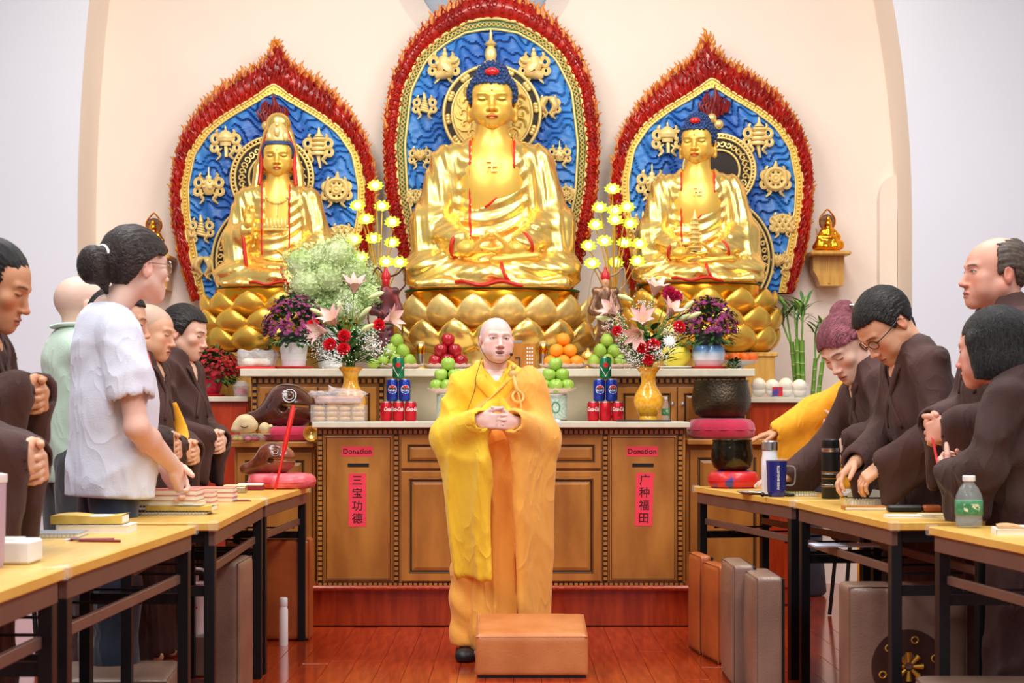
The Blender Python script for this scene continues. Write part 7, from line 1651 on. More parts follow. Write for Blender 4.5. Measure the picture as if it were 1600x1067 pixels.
# right, middle table
x, y = OT(1298, 779); t = thing('thermos', 'black striped thermos flask in front of the open book', 'bottle', (x, y, TZ)); MB().lathe([(0, 0), (0.036, 0), (0.039, 0.004), (0.039, 0.20), (0, 0.2)], 32).build('body', M_black, t, smooth=40); MB().lathe([(0.0392, 0.2), (0.0398, 0.201), (0.0398, 0.216), (0, 0.216)], 32).build('steel_band', M_silver, t, smooth=40); MB().lathe([(0.037, 0.216), (0.038, 0.219), (0.036, 0.25), (0.032, 0.254), (0, 0.256)], 32).build('lid', M_black, t, smooth=40)
for z_, m_ in ((0.05, M_tab), (0.058, M_silver), (0.085, M_tab), (0.105, M_silver), (0.112, M_tab)): MB().lathe([(0.0391, z_), (0.0395, z_+0.0005), (0.0395, z_+0.0022), (0.0391, z_+0.0027)], 32).build('stripe', m_, t, smooth=40)
book('checked-edge notebook left of the black thermos', 1250, 775, 0.13, 0.10, 0.018, M_olive, 0.1, spiral=True)
book('white booklet behind the checked-edge notebook', 1240, 772, 0.20, 0.14, 0.008, M_whitebook, 0.05, off=(0, 0.12))
x, y = OT(1345, 777); t = thing('open_book', 'open book with olive cover under the spectacled man’s hands', 'book', (x+0.01, y+0.02, TZ+0.002), 0.12)
for s in (-1, 1):
    G_ = [[(s*0.085*i/6, -0.06+0.12*j/4, 0.018+0.022*math.sin(i/6*PI*0.8)-0.014*i/6) for j in range(5)] for i in range(7)]; mb = MB(); mb.grid(G_, flip=s < 0); mb.grid([[(p[0], p[1], 0.002) for p in r] for r in G_], flip=s > 0); mb.grid([[r[0], (r[0][0], r[0][1], 0.002)] for r in G_], flip=s < 0); mb.build('page_block', M_page, t, smooth=60)
MB().box((0, 0, 0.001), (0.18, 0.125, 0.002)).build('cover', M_olive, t, smooth=0)
book('thick spiral notebook with striped page edges before the open book', 1362, 789, 0.20, 0.11, 0.022, M_creambook, -0.02, spiral=True)
book('tan booklet underneath the striped spiral notebook', 1350, 796, 0.16, 0.10, 0.014, M_tab, -0.05)
x, y = OT(1422, 800); t = thing('pencil_case', 'long black and brown pencil case on the middle right table', 'case', (x, y, TZ), -0.05); MB().box((-0.02, 0, 0.013), (0.13, 0.06, 0.026), bev=0.008).build('case', M_black, t); MB().box((0.08, 0, 0.013), (0.07, 0.061, 0.0265), bev=0.008).build('tan_end', M_leather2, t)
book('open-backed white pamphlet nearest the table end', 1420, 808, 0.16, 0.09, 0.008, M_whitebook, -0.03)
book('cream pamphlet overlapping the white one', 1462, 808, 0.15, 0.09, 0.012, M_creambook, -0.03, off=(0.02, 0))
book('pale blue magazine on the shelf below the middle right table', 1330, 800, 0.25, 0.15, 0.006, M_bluepaper, 0.0, z=-0.148, off=(0.03, 0.3))
# right, near table
x, y = OT(1514, 824); t = water_bottle('clear water bottle with green label on the near right table', x, y, TZ, 0.88); t.scale = (1.38, 1.38, 0.90)
book('checked-edge notebook right of the water bottle', 1585, 815, 0.17, 0.10, 0.022, M_olive, -0.1, spiral=True, off=(0.0, 0.0))
book('thick white notebook at the right edge of the picture', 1592, 834, 0.15, 0.12, 0.018, M_whitebook, -0.15)
book('brown envelope folder on the white notebook at right edge', 1594, 834, 0.14, 0.10, 0.008, mat('kraft_cover', (206, 160, 110), 0.6, var=0.08), -0.2, z=0.0185, soft=True)
# ------------------------------------------------------------------ kneeling stools and things on the floor
def stool(label, x, y, w_, d, h0, h1, m_, rz=0, tip=None, z=0.0, feet=False, badge=False):
    """kneeling stool: padded box whose top slopes from h0 (front) to h1 (back)"""
    t = thing('kneeling_stool', label, 'stool', (x, y, z), rz); F = Field((-w_/2-0.02, -d/2-0.02, -0.005), (w_/2+0.02, d/2+0.02, max(h0, h1)+0.03), 0.0095 if w_ < 0.6 else 0.012)
    F.rbox((0, 0, max(h0, h1)/2+0.005), (w_/2, d/2, max(h0, h1)/2+0.02), 0.018)
    X, Y, Z = F.ax[0][:, None, None], F.ax[1][None, :, None], F.ax[2][None, None, :]
    top = h0+(h1-h0)*np.clip((Y+d/2)/d, 0, 1)+0.010*np.cos(np.clip(X/w_, -.5, .5)*PI)*np.cos(np.clip(Y/d, -.5, .5)*PI)
    a = F.F; c = (Z-top).astype(np.float32); kk = 0.03; hh = np.clip(0.5-0.5*(a-c)/kk, 0, 1); F.F = (c*hh+a*(1-hh)+kk*hh*(1-hh)).astype(np.float32)
    F.clip(lambda X, Y, Z: 0.012-Z+0*X+0*Y); fbuild('pad', F, m_, t)
    MB().box((0, 0, 0.006), (w_-0.02, d-0.02, 0.012)).build('base_board', M_black, t, smooth=0)
    pts = [(sx*(w_/2+0.001)-sx*0.006, sy*(d/2+0.001)-sy*0.006) for sx, sy in ((-1, -1), (1, -1), (1, 1), (-1, 1))]
    MB().tube([(p[0], p[1], (h0 if p[1] < 0 else h1)*0.97-0.004) for p in pts], 0.0035, 6, close=True).build('piping', m_, t, smooth=60)
    if feet:
        for sx in (-1, 1):
            for sy in (-1, 1): MB().lathe([(0, 0), (0.012, 0), (0.016, -0.008), (0.0, -0.01)], 12, (sx*(w_/2-0.05), sy*(d/2-0.05), 0.0)).build('foot', M_silver, t, smooth=40)
    if badge:
        o = MB(); o.lathe([(0, 0), (0.13, 0), (0.13, 0.004), (0, 0.004)], 36, (0, -0.02, max(h0, h1)+0.004)); o.build('round_cloth', mat('dark_brown_brocade', (62, 34, 26), 0.5, var=0.2), t, smooth=30)
        g = MB()
        for k in range(8):
            a = k*PI/4; g.tube([(0.015*math.cos(a), -0.02+0.015*math.sin(a), max(h0, h1)+0.009), (0.05*math.cos(a), -0.02+0.05*math.sin(a), max(h0, h1)+0.009)], [0.006, 0.011], 6)
        for k in range(6): a = k*PI/3+0.3; g.tube([(0.095*math.cos(a)+0.012*math.cos(q), -0.02+0.095*math.sin(a)+0.012*math.sin(q), max(h0, h1)+0.009) for q in np.linspace(0, 2*PI, 9)[:-1]], 0.003, 5, close=True)
        q_ = g.build('gold_embroidery', M_goldplain, t, smooth=60); q_['kind'] = 'stuff'
    if tip is not None: t.rotation_euler = tip
    return t
stool('tan leatherette kneeling stool in the aisle before the monk', PX(831, 7.57), 7.76, 0.478, 0.38, 0.185, 0.235, M_leather)
def on_side(label, px, py, D, w_, d, h, m_, rz, **kw):
    """stool stood on its long edge, padded face turned along rz; base of the edge at the floor pixel"""
    t = stool(label, PX(px, D), D, w_, d, h, h, m_, **kw); t.rotation_euler = (PI/2, 0, rz); t.location.z = d/2; return t
on_side('orange-brown kneeling stool on its side under the far left table', 425, 998, 8.98, 0.42, 0.50, 0.18, M_leather2, 0.0)
on_side('second orange-brown stool on its side behind the white bottle', 372, 1000, 8.55, 0.30, 0.48, 0.10, M_leather2, PI/2+0.1)
on_side('taupe kneeling stool on its side under the pink-book table', 330, 1067, 7.05, 0.36, 0.55, 0.14, M_taupe, PI/2)
stool('plastic-wrapped taupe stool lying under the near left table', PX(178, 6.2), 6.25, 0.40, 0.34, 0.22, 0.24, M_taupe, 0.05)
stool('dark stool cut by the lower left corner', PX(20, 5.6), 5.55, 0.42, 0.36, 0.24, 0.24, mat('dark_taupe_vinyl', (84, 74, 74), 0.4, var=0.1), 0.0)
on_side('brown kneeling stool on its side at the far right table, feet showing', 1106, 1000, 8.42, 0.26, 0.46, 0.07, M_leather2, -PI/2+0.1, feet=True)
on_side('second brown stool on its side beside the far right table leg', 1135, 1000, 8.12, 0.28, 0.44, 0.08, M_leather2, -PI/2+0.15, feet=True)
on_side('pinkish taupe stool on its side, front one under the middle right table', 1172, 1040, 7.52, 0.40, 0.50, 0.10, M_taupe, -PI/2)
on_side('dark-backed taupe stool on its side behind the pinkish one', 1215, 1040, 7.22, 0.40, 0.48, 0.12, M_taupe, -PI/2)
on_side('large taupe kneeling stool on its side below the near right table', 1400, 1067, 6.45, 0.42, 0.52, 0.20, M_taupe, 0.0, badge=True)
stool('taupe stool lying under the near right table', PX(1560, 5.6), 5.6, 0.46, 0.36, 0.26, 0.28, M_taupe, -0.05)
# insulated mug with handle, white bottle, maroon cushion on the floor at left
t = thing('insulated_mug', 'pale pink insulated mug with carry handle and red heart under left table', 'mug', (PX(306, 7.65), 7.65, 0.0)); 
MB().box((0, 0, 0.09), (0.12, 0.12, 0.18), bev=0.01).build('box_stand', M_taupe, t)
MB().lathe([(0, 0.18), (0.036, 0.18), (0.038, 0.19), (0.047, 0.34), (0.0475, 0.375), (0, 0.375)], 28).build('cup', mat('blush_enamel', (232, 214, 212), 0.35, var=0.03), t, smooth=40); MB().lathe([(0.048, 0.375), (0.049, 0.378), (0.049, 0.395), (0.04, 0.4), (0, 0.4)], 28).build('lid', mat('blush_lid', (206, 178, 176), 0.4, var=0.03), t, smooth=40); MB().tube(smoothpath([(-0.046, 0, 0.385), (-0.046, 0, 0.42), (-0.03, 0, 0.452), (0.03, 0, 0.452), (0.046, 0, 0.42), (0.046, 0, 0.385)], 4), 0.006, 8).build('handle', M_cwhite, t, smooth=60); MB().tube([(0.005, 0, 0.4), (0.005, 0, 0.44)], 0.008, 8).build('straw', mat('blush_lid', (206, 178, 176)), t, smooth=60)
hm = MB(); hm.ell((-0.006, 0.004, 0), (0.009, 0.008, 0.001), 8, 4); hm.ell((0.006, 0.004, 0), (0.009, 0.008, 0.001), 8, 4); hm.ell((0, -0.006, 0), (0.008, 0.010, 0.001), 8, 4); link('heart', wrap_text(hm.mesh('heart', M_pred, 60), 0.0455), t, (0.0, 0, 0.29))
t = thing('slim_bottle', 'slim white bottle standing on the floor by the far left table', 'bottle', (PX(443, 8.62), 8.62, 0.0)); MB().lathe([(0, 0), (0.021, 0), (0.022, 0.004), (0.022, 0.17), (0.018, 0.186), (0.018, 0.19), (0, 0.19)], 24).build('body', M_cwhite, t, smooth=40); MB().lathe([(0.0185, 0.19), (0.02, 0.192), (0.02, 0.228), (0.017, 0.232), (0, 0.232)], 24).build('cap', M_wpot, t, smooth=40)
cushion('maroon round cushion on the floor beneath the left tables', PX(285, 7.0), 7.0, 0.0, 0.16, 0.07, M_marbook, 9, 0.9)
# ------------------------------------------------------------------ people
M_skin = mat('skin', (255, 255, 255), 0.48, attr=True, var=0.05, vscale=60, spec=0.4, sss=0.06)
M_hairb = mat('black_hair', (30, 24, 22), 0.36, var=0.5, vscale=26, stretch=(8, 1, 1), bump=1.0, bscale=70)
M_hairbr = mat('dark_brown_hair', (46, 34, 30), 0.36, var=0.5, vscale=26, stretch=(8, 1, 1), bump=1.0, bscale=70)
M_hairgr = mat('greying_black_hair', (52, 50, 52), 0.36, vscale=22, rgb2=(22, 20, 20), stretch=(8, 8, 1), bump=1.0, bscale=70)
M_hairred = mat('wine_red_hair', (160, 84, 98), 0.36, vscale=18, rgb2=(108, 50, 62), stretch=(8, 1, 1), bump=1.0, bscale=70)
M_brown = weave('brown_robe_cloth', (74, 48, 44), 0.72, 0.14, sheen=0.06)
M_brown2 = weave('dark_brown_robe_cloth', (62, 41, 38), 0.72, 0.14, sheen=0.06)
M_yellow = weave('yellow_robe_cloth', (255, 204, 52), 0.6, 0.05, sheen=0.15)
M_orange2 = weave('orange_robe_cloth', (255, 180, 80), 0.64, 0.05, sheen=0.15)
M_orange3 = weave('saffron_robe_cloth', (255, 176, 40), 0.66, 0.08, sheen=0.15)
M_tee = weave('white_tshirt_cotton', (226, 228, 244), 0.8, 0.03, sheen=0.2)
M_mint = weave('mint_polo_cotton', (204, 226, 208), 0.8, 0.04, sheen=0.2)
M_navy = weave('navy_trouser_cloth', (36, 44, 62), 0.75, 0.12)
M_grey2 = weave('grey_trouser_cloth', (70, 70, 74), 0.75, 0.1)
M_lens = mat('spectacle_lens', (235, 240, 245), 0.05, alpha=0.18, coat=0.8)
M_shoe = mat('black_shoe', (26, 24, 28), 0.5, var=0.15)
M_ivory = mat('ivory_ring', (240, 206, 122), 0.3, var=0.06)
SKIN = {'fair': (232, 188, 166), 'tan': (206, 150, 114), 'mid': (220, 170, 140), 'rosy': (224, 164, 146), 'pale': (236, 196, 178)}
def Rx(t): return rot3(t, 0, 0)
def project(F, p, out=0.0, it=8):
    p = np.array(p, float)
    for _ in range(it):
        v = F.value(p); e = F.h
        g = np.array([F.value(p+e*d)-F.value(p-e*d) for d in np.eye(3)])/(2*e); g /= np.linalg.norm(g)+1e-6
        p = p-g*(v-out)*0.8
    return p
class Body:
    """a standing figure facing -Y in its own space; upper body leans about the hips"""
    def __init__(s, label, x, y, yaw, h, lean=0.0, k=None, group=None):
        s.t = thing('person', label, 'person', (x, y, 0), yaw, group); s.k = h/1.7; s.lean = lean; s.V = []; s.Q = []; s.C = []; s.n = 0
    def U(s, p):
        p = np.array(p, float)*s.k; hip = np.array((0, 0, 0.93))*s.k; return hip+Rx(s.lean)@(p-hip)
    def L(s, p): return np.array(p, float)*s.k
    def join(s, V, Q, C=None, col=(0.5, 0.3, 0.2)):
        s.V.append(V); s.Q.append(Q+s.n); s.n += len(V); s.C.append(C if C is not None else np.tile(np.array(col), (len(V), 1)))
    def head(s, pitch=0.0, yaw=0.0, roll=0.0, hs=1.0, fwd=(0, -0.03, 1.552), hair=None, hmat=None, vol=1.0, hmod=None, strand_ax='y', **spec):
        c = s.U(fwd); R = Rx(s.lean)@rot3(0, 0, yaw)@rot3(pitch, roll, 0); nb = s.U((0, 0.02, 1.40)); loc = (R.T@(nb-c))/hs
        s.hR, s.hc, s.hs = R, c, hs; skin = spec.get('skin', SKIN['mid']); s.skin = lin(skin)
        V, Q, C = make_head(neck_to=loc, **spec); s.join((V*hs)@R.T+c, Q, C)
        if hair:
            F = hair_field(hair, vol=vol)
            if hmod: hmod(F)
            strand(F, ax=strand_ax); V, Q, _ = F.polys(); link('hair', mesh_np('hair', (V*hs)@R.T+c, Q, hmat or M_hairb), s.t)
    def hp(s, p): return s.hR@(np.array(p, float)*s.hs)+s.hc
    def trunk(s, legs=True):
        F = Field(s.L((-0.25, -0.45-math.sin(max(0, s.lean))*0.4, 0.0)), s.L((0.25, 0.25+math.sin(max(0, -s.lean))*0.4, 1.5)), 0.02)
        F.rcone(s.U((0, 0, 0.95)), s.U((0, 0.01, 1.33)), 0.11*s.k, 0.11*s.k, k=0.04); F.rcone(s.U((-0.12, 0.01, 1.35)), s.U((0.12, 0.01, 1.35)), 0.05*s.k, 0.05*s.k, k=0.05); F.rcone(s.U((0, 0.015, 1.33)), s.U((0, 0.01, 1.44)), 0.05*s.k, 0.05*s.k, k=0.04)
        for g in (-1, 1): F.chain([s.L((g*0.08, 0, 0.9)), s.L((g*0.085, -0.01, 0.5)), s.L((g*0.085, 0.01, 0.06))], [0.07*s.k, 0.05*s.k, 0.04*s.k], k=0.03); F.rcone(s.L((g*0.085, 0.02, 0.035)), s.L((g*0.09, -0.12, 0.03)), 0.032*s.k, 0.028*s.k, k=0.02)
        V, Q, _ = F.polys(); s.join(V, Q, col=s.skin)
    def arm(s, el, wr, hd, pn, side, curl=0.45, sh=None, up=True, **kw):
        f = s.U if up else s.L; R = Rx(s.lean) if up else np.eye(3)
        e, w_ = f(el), f(wr); s_ = f(sh) if sh is not None else None
        V, Q = arm_mesh(e, w_, R@np.array(hd, float), R@np.array(pn, float), side, curl, s_, r=tuple(q*s.k for q in (0.045, 0.04, 0.027)), sc=s.k*kw.pop('hsc', 1.0), **kw)
        C = np.tile(np.array(s.skin), (len(V), 1)); tip = np.linalg.norm(V-w_, axis=1); m = sstep(tip, 0.12, 0.19)[:, None]*0.3; C = C*(1-m)+m*C*np.array((1.05, 0.78, 0.74)); s.join(V, Q, C)
    def finish(s):
        link('body', mesh_np('body', np.concatenate(s.V), np.concatenate(s.Q), M_skin, np.concatenate(s.C)), s.t); return s.t
    def glasses(s, m=None, w_=0.021, hgt=0.016):
        mb = MB(); ln = []
        for g in (-1, 1):
            pts = [s.hp((g*0.033+w_*math.cos(a), -0.104+0.012*abs(g*0.033+w_*math.cos(a))/0.05, -0.002+hgt*math.sin(a))) for a in np.linspace(0, 2*PI, 17)[:-1]]; mb.tube(pts, 0.0016*s.hs, 5, close=True)
            c = np.mean(pts, 0); ln.append(MB().add([c]+pts, [(0, i+1, (i+1) % 16+1) for i in range(16)]))
            mb.tube([s.hp((g*0.054, -0.09, 0.002)), s.hp((g*0.080, -0.05, 0.006)), s.hp((g*0.084, 0.012, 0.008)), s.hp((g*0.083, 0.028, -0.008))], 0.0019*s.hs, 5)
        mb.tube([s.hp((-0.012, -0.105, 0.0)), s.hp((0, -0.108, 0.003)), s.hp((0.012, -0.105, 0.0))], 0.0016*s.hs, 5)
        o = mb.build('spectacles', m or M_metal, s.t, smooth=60); [q.build('lens', M_lens, o, smooth=0) for q in ln]
def crease(x): return 0.3-(1-np.abs(np.sin(x)))**1.5
def foldfn(b, amp=1.0, n=14, ph=0.0):
    def fn(X, Y, Z):
        z = Z/b.k; th = np.arctan2(X+0*Z, -(Y+0.0)+0*Z); low = np.clip(1.1-z, 0.05, 1.0)
        v = 0.030*low*crease(0.42*n*th+1.3*np.sin(2.3*z+ph+th)+ph)
        m = 0.55+0.45*np.sin(5*X+4*z-3*Y+ph)
        v = v+0.022*np.clip(z-0.5, 0.1, 0.8)*m*crease(15*(z*0.7+0.6*X+0.5*Y)+2.6*np.sin(5*X+3*z+ph)+ph)
        v = v+0.009*(1.1-m)*crease(21*(X*0.8-z*0.5+0.6*Y)+1.5*np.sin(5*z+ph)+ph*2)
        return amp*v
    return fn
def robe(b, m_, arms, name='robe', h=0.0125, fold=1.0, hem=0.03, drop=0.22, ph=0.0, wide=1.0, collar=True, cm=None, vneck=True, body=True, fat=1.0):
    """long robe with hanging sleeves; arms: list of (shoulder, elbow, wrist) in the leaning frame"""
    k = b.k; pts = [b.L((-0.3, -0.25, 0)), b.L((0.3, 0.25, 0)), b.U((0.3, 0.2, 1.46)), b.U((-0.3, -0.2, 1.46))]
    for a in arms: pts += [b.U(q) for q in a]+[b.U(a[1])-np.array((0, 0, drop*k+0.05)), b.U(a[2])-np.array((0, 0, drop*k+0.05))]
    F = Field(np.min(pts, 0)-0.11*k, np.max(pts, 0)+0.11*k, h)
    fy = (0, 1, 0); fl = (Rx(b.lean)@np.array(fy), 0.74)
    F.chain([b.U((0, 0.0, 0.93)), b.U((0, 0.005, 1.15)), b.U((0, 0.015, 1.31))], [0.172*k*fat, 0.180*k*fat, 0.158*k], k=0.05, flat=fl)
    F.rcone(b.U((-0.15, 0.015, 1.355)), b.U((0.15, 0.015, 1.355)), 0.072*k, 0.072*k, k=0.05)
    F.rcone(b.U((-0.035, 0.025, 1.415)), b.U((0.035, 0.025, 1.415)), 0.070*k, 0.070*k, k=0.07)
    F.rcone(b.U((0, 0.0, 0.95)), b.L((0, 0.0, hem+0.05)), 0.172*k*fat, 0.20*k*wide, k=0.05, flat=(fy, 0.78))
    for (sh, el, wr) in arms:
        s_, e, w_ = b.U(sh), b.U(el), b.U(wr); F.rcone(s_, e, 0.076*k, 0.078*k, k=0.04)
        dr = np.array((0, 0, -1.0)); w2 = e+(w_-e)*0.93
        F.rcone(e, w2, 0.074*k, 0.056*k, k=0.04); F.sheet(e, w2, drop*k*0.75, drop*k, 0.060*k, 0.046*k, k=0.05, thin=0.5)
    F.fold(foldfn(b, fold, 14, ph))
    # wrists come out of an open sleeve mouth, neck out of a crossed collar
    for (sh, el, wr) in arms:
        e, w_ = b.U(el), b.U(wr); d = (w_-e)/np.linalg.norm(w_-e); F.rcone(w_-d*0.05*k, w_+d*0.08*k, 0.038*k, 0.046*k, k=0.008, op='s')
    if vneck:
        F.rcone(b.U((0, -0.02, 1.50)), b.U((0, -0.015, 1.41)), 0.066*k, 0.058*k, k=0.01, op='s'); F.rcone(b.U((0, -0.07, 1.45)), b.U((0, -0.155, 1.31)), 0.05*k, 0.012*k, k=0.01, op='s')
    X, Y, Z = F.ax[0][:, None, None], F.ax[1][None, :, None], F.ax[2][None, None, :]
    F.F = np.maximum(F.F, (hem-Z)+0*X+0*Y).astype(np.float32)
    fbuild(name, F, m_, b.t)
    if collar:
        for g in (-1, 1):
            ps = [project(F, b.U(q), 0.003) for q in ((0, 0.085, 1.425), (g*0.05, 0.06, 1.425), (g*0.078, 0.0, 1.405), (g*0.062, -0.075, 1.375), (g*0.02, -0.13, 1.30), (-g*0.035, -0.15, 1.22), (-g*0.075, -0.15, 1.14))]
            MB().tube(smoothpath(ps, 4), [0.017*k, 0.019*k, 0.019*k, 0.019*k, 0.018*k, 0.016*k, 0.010*k], 8, flat=0.42).build('collar', cm or m_, b.t, smooth=180)
    return F
SHL = (0.175, 0.015, 1.35); SHR = (-0.175, 0.015, 1.35)
def clasp(b, z=1.02, y=-0.225, el=(0.245, -0.02, 1.07), x=0.0):
    eR, eL = (-el[0], el[1], el[2]), el; wR, wL = (x-0.085, y, z+0.01), (x+0.085, y-0.005, z-0.005)
    b.arm(eR, wR, (0.9, -0.3, -0.28), (0.25, 1, -0.1), 1, 0.55, thumb=(0.7, 0.45, -0.1)); b.arm(eL, wL, (-0.9, -0.42, -0.2), (-0.25, 1, -0.1), -1, 0.62, thumb=(0.7, 0.45, -0.1))
    return [(SHR, eR, wR), (SHL, eL, wL)]
# --- the monk in yellow and orange, speaking, in the middle of the aisle
def monk():
    b = Body('shaven-headed monk in yellow and orange robes speaking in the aisle', PX(774, 8.22), 8.22, 0.06, 1.56); k = b.k
    b.head(-0.10, 0.14, 0.03, hs=0.93, fwd=(0.004, -0.03, 1.580), skin=(238, 198, 186), lips=(204, 130, 126), mouth='open', shave=(196, 178, 186), brow=(150, 116, 106), brow_a=0.5, fat=1.08, wide=1.02, cheek=1.15, nose=1.1, smile=0.6, eo=0.9, h=0.0031, iris=(46, 32, 28))
    b.trunk()
    eR, eL = (-0.235, -0.02, 1.09), (0.225, -0.02, 1.09); wR, wL = (-0.095, -0.265, 1.185), (0.08, -0.265, 1.175)
    b.arm(eR, wR, (0.9, -0.42, -0.05), (0.35, 1, -0.1), 1, [0.5, 0.55, 0.6, 0.6], thumb=(0.75, 0.5, -0.1), h=0.003); b.arm(eL, wL, (-0.9, -0.35, 0.05), (-0.35, 1, -0.1), -1, [0.55, 0.6, 0.65, 0.6], thumb=(0.75, 0.5, -0.1), h=0.003)
    # yellow robe: body, right sleeve with a very long drop
    F = Field(b.L((-0.46, -0.46, 0.1)), b.L((0.46, 0.28, 1.56)), 0.0098)
    fl = ((0, 1, 0), 0.76); wv = lambda X, Y, Z: 0.013*crease(24*(X+0.45*Z)+1.4*np.sin(5*Z))+0.007*crease(19*Z+22*Y)
    F.chain([b.L((0, 0, 0.6)), b.L((0, 0.0, 1.1)), b.L((0, 0.01, 1.31))], [0.175*k, 0.162*k, 0.15*k], k=0.05, flat=fl, disp=wv); F.rcone(b.L((-0.145, 0.01, 1.355)), b.L((0.145, 0.01, 1.355)), 0.068*k, 0.068*k, k=0.06); F.rcone(b.L((-0.035, 0.02, 1.415)), b.L((0.035, 0.02, 1.415)), 0.07*k, 0.07*k, k=0.07)
    for s, e, w_ in ((-1, eR, wR), (1, eL, wL)):
        F.rcone(b.L((s*0.165, 0.01, 1.345)), b.L(e), 0.075*k, 0.085*k, k=0.05, disp=wv); F.rcone(b.L(e), b.L(w_), 0.082*k, 0.062*k, k=0.04)
    F.sheet(b.L((-0.225, -0.05, 1.10)), b.L((-0.085, -0.245, 1.165)), 0.66*k, 0.745*k, 0.075*k, 0.045*k, k=0.05, thin=0.5, lean=(0.045, -0.02), disp=lambda X, Y, Z: 0.020*crease(15*(X-0.8*Y)+1.6*np.sin(3.4*Z+3*X)+0.4)+0.010*crease(9*Z+13*X+11*Y+1.3*np.sin(6*Z)))
    F.rcone(b.L((-0.105, -0.265, 1.18)), b.L((-0.03, -0.34, 1.2)), 0.04*k, 0.046*k, k=0.01, op='s'); F.rcone(b.L((0.10, -0.265, 1.175)), b.L((0.02, -0.34, 1.19)), 0.04*k, 0.046*k, k=0.01, op='s')
    F.rcone(b.L((0, -0.02, 1.52)), b.L((0, -0.02, 1.42)), 0.072*k, 0.062*k, k=0.01, op='s'); F.rcone(b.L((0.0, -0.08, 1.46)), b.L((0.0, -0.15, 1.35)), 0.045*k, 0.012*k, k=0.01, op='s')
    fbuild('robe', F, M_yellow, b.t)
    for g in (1, -1):
        ps = [project(F, b.L(q), 0.004) for q in ((0, 0.10, 1.45), (g*0.065, 0.06, 1.445), (g*0.09, 0.0, 1.42), (g*0.072, -0.075, 1.385), (g*0.03, -0.14, 1.315), (-g*0.03, -0.165, 1.25), (-g*0.075, -0.165, 1.20))]
        MB().tube(smoothpath(ps, 4), [0.022*k, 0.027*k, 0.030*k, 0.032*k, 0.032*k, 0.028*k, 0.016*k], 8, flat=0.36).build('collar', M_yellow, b.t, smooth=180)
    MB().ell(b.L((0.0, -0.075, 1.365)), (0.032, 0.02, 0.04), 12, 8).build('undershirt', M_tee, b.t, smooth=180)
    # orange kasaya over the left shoulder and as the outer skirt
    G = Field(b.L((-0.34, -0.48, 0.02)), b.L((0.46, 0.3, 1.5)), 0.0098)
    G.chain([b.L((0, 0, 0.9)), b.L((0, 0.0, 1.1)), b.L((0, 0.01, 1.31))], [0.185*k, 0.176*k, 0.166*k], k=0.05, flat=fl, disp=wv); G.rcone(b.L((0.02, 0.01, 1.36)), b.L((0.145, 0.01, 1.36)), 0.078*k, 0.08*k, k=0.06)
    G.rcone(b.L((0.165, 0.01, 1.345)), b.L(eL), 0.09*k, 0.098*k, k=0.06, disp=wv); G.rcone(b.L(eL), b.L(wL), 0.092*k, 0.070*k, k=0.04)
    X, Y, Z = G.ax[0][:, None, None], G.ax[1][None, :, None], G.ax[2][None, None, :]
    line = (X-0.085*k)*0.62+(1.405*k-Z)*0.78            # keep below the diagonal across the breast
    G.F = np.maximum(G.F, np.where(Y < 0.4, -(line-0.0)*0.9, -1)).astype(np.float32)
    G.rcone(b.L((0, 0, 0.95)), b.L((-0.01, 0.0, 0.14)), 0.165*k, 0.19*k, k=0.05, flat=((0, 1, 0), 0.82), disp=lambda X, Y, Z: 0.030*crease(5*np.arctan2(X+0*Z, -Y+0*Z)+0.5*np.sin(2.5*Z)))
    G.sheet(b.L((0.225, -0.05, 1.10)), b.L((0.095, -0.235, 1.165)), 0.90*k, 0.945*k, 0.080*k, 0.045*k, k=0.05, thin=0.45, lean=(0.02, 0.03), disp=lambda X, Y, Z: 0.015*crease(14*(X-0.8*Y)+0.7*np.sin(2.2*Z+4*X)+0.9)+0.005*crease(8*Z+9*X))
    G.rcone(b.L((0.10, -0.265, 1.175)), b.L((0.02, -0.34, 1.19)), 0.044*k, 0.05*k, k=0.01, op='s')
    fbuild('kasaya', G, M_orange2, b.t)
    ps = [project(G, b.L(q), 0.002) for q in ((0.085, -0.10, 1.40), (0.04, -0.15, 1.365), (-0.02, -0.17, 1.315), (-0.08, -0.165, 1.265), (-0.13, -0.14, 1.225))]
    MB().tube(smoothpath(ps, 4), 0.010, 6, flat=0.5).build('kasaya_edge', M_orange2, b.t, smooth=180)
    # trouser leg and shoes
    T_ = Field(b.L((-0.26, -0.2, 0.03)), b.L((0.22, 0.2, 0.5)), 0.012)
    for s in (-1, 1): T_.rcone(b.L((s*0.10-0.03, -0.02, 0.42)), b.L((s*0.105-0.04, -0.02, 0.085)), 0.10*k, 0.082*k, k=0.03, disp=lambda X, Y, Z: 0.006*np.sin(40*Z+30*X))
    T_.clip(lambda X, Y, Z: 0.06-Z+0*X+0*Y); fbuild('trousers', T_, M_orange2, b.t)
    for s in (-1, 1):
        E = Field(b.L((s*0.105-0.13, -0.26, -0.005)), b.L((s*0.105+0.05, 0.1, 0.09)), 0.007); c = s*0.105-0.04
        E.rcone(b.L((c, 0.03, 0.034)), b.L((c-0.012, -0.16, 0.026)), 0.052*k, 0.050*k, k=0.02, flat=((0, 0, 1), 0.72)); E.clip(lambda X, Y, Z: 0.001-Z+0*X+0*Y); fbuild('shoe', E, M_shoe, b.t)
        MB().lathe([(0.045*k, 0.045), (0.05*k, 0.07), (0.052*k, 0.1)], 16, (b.L((c, -0.02, 0))[0], -0.03, 0)).build('sock', M_yellow, b.t, smooth=60)
    # clasp ring with cord, headset microphone
    rc = project(G, b.L((0.105, -0.14, 1.30)), 0.012); Rr = frame_from((0.3, -1, 0.25))
    MB().tube([rc+Rr@np.array((0.026*math.cos(a), 0.026*math.sin(a), 0)) for a in np.linspace(0, 2*PI, 25)[:-1]], 0.0065, 8, close=True).build('clasp_ring', M_ivory, b.t, smooth=60)
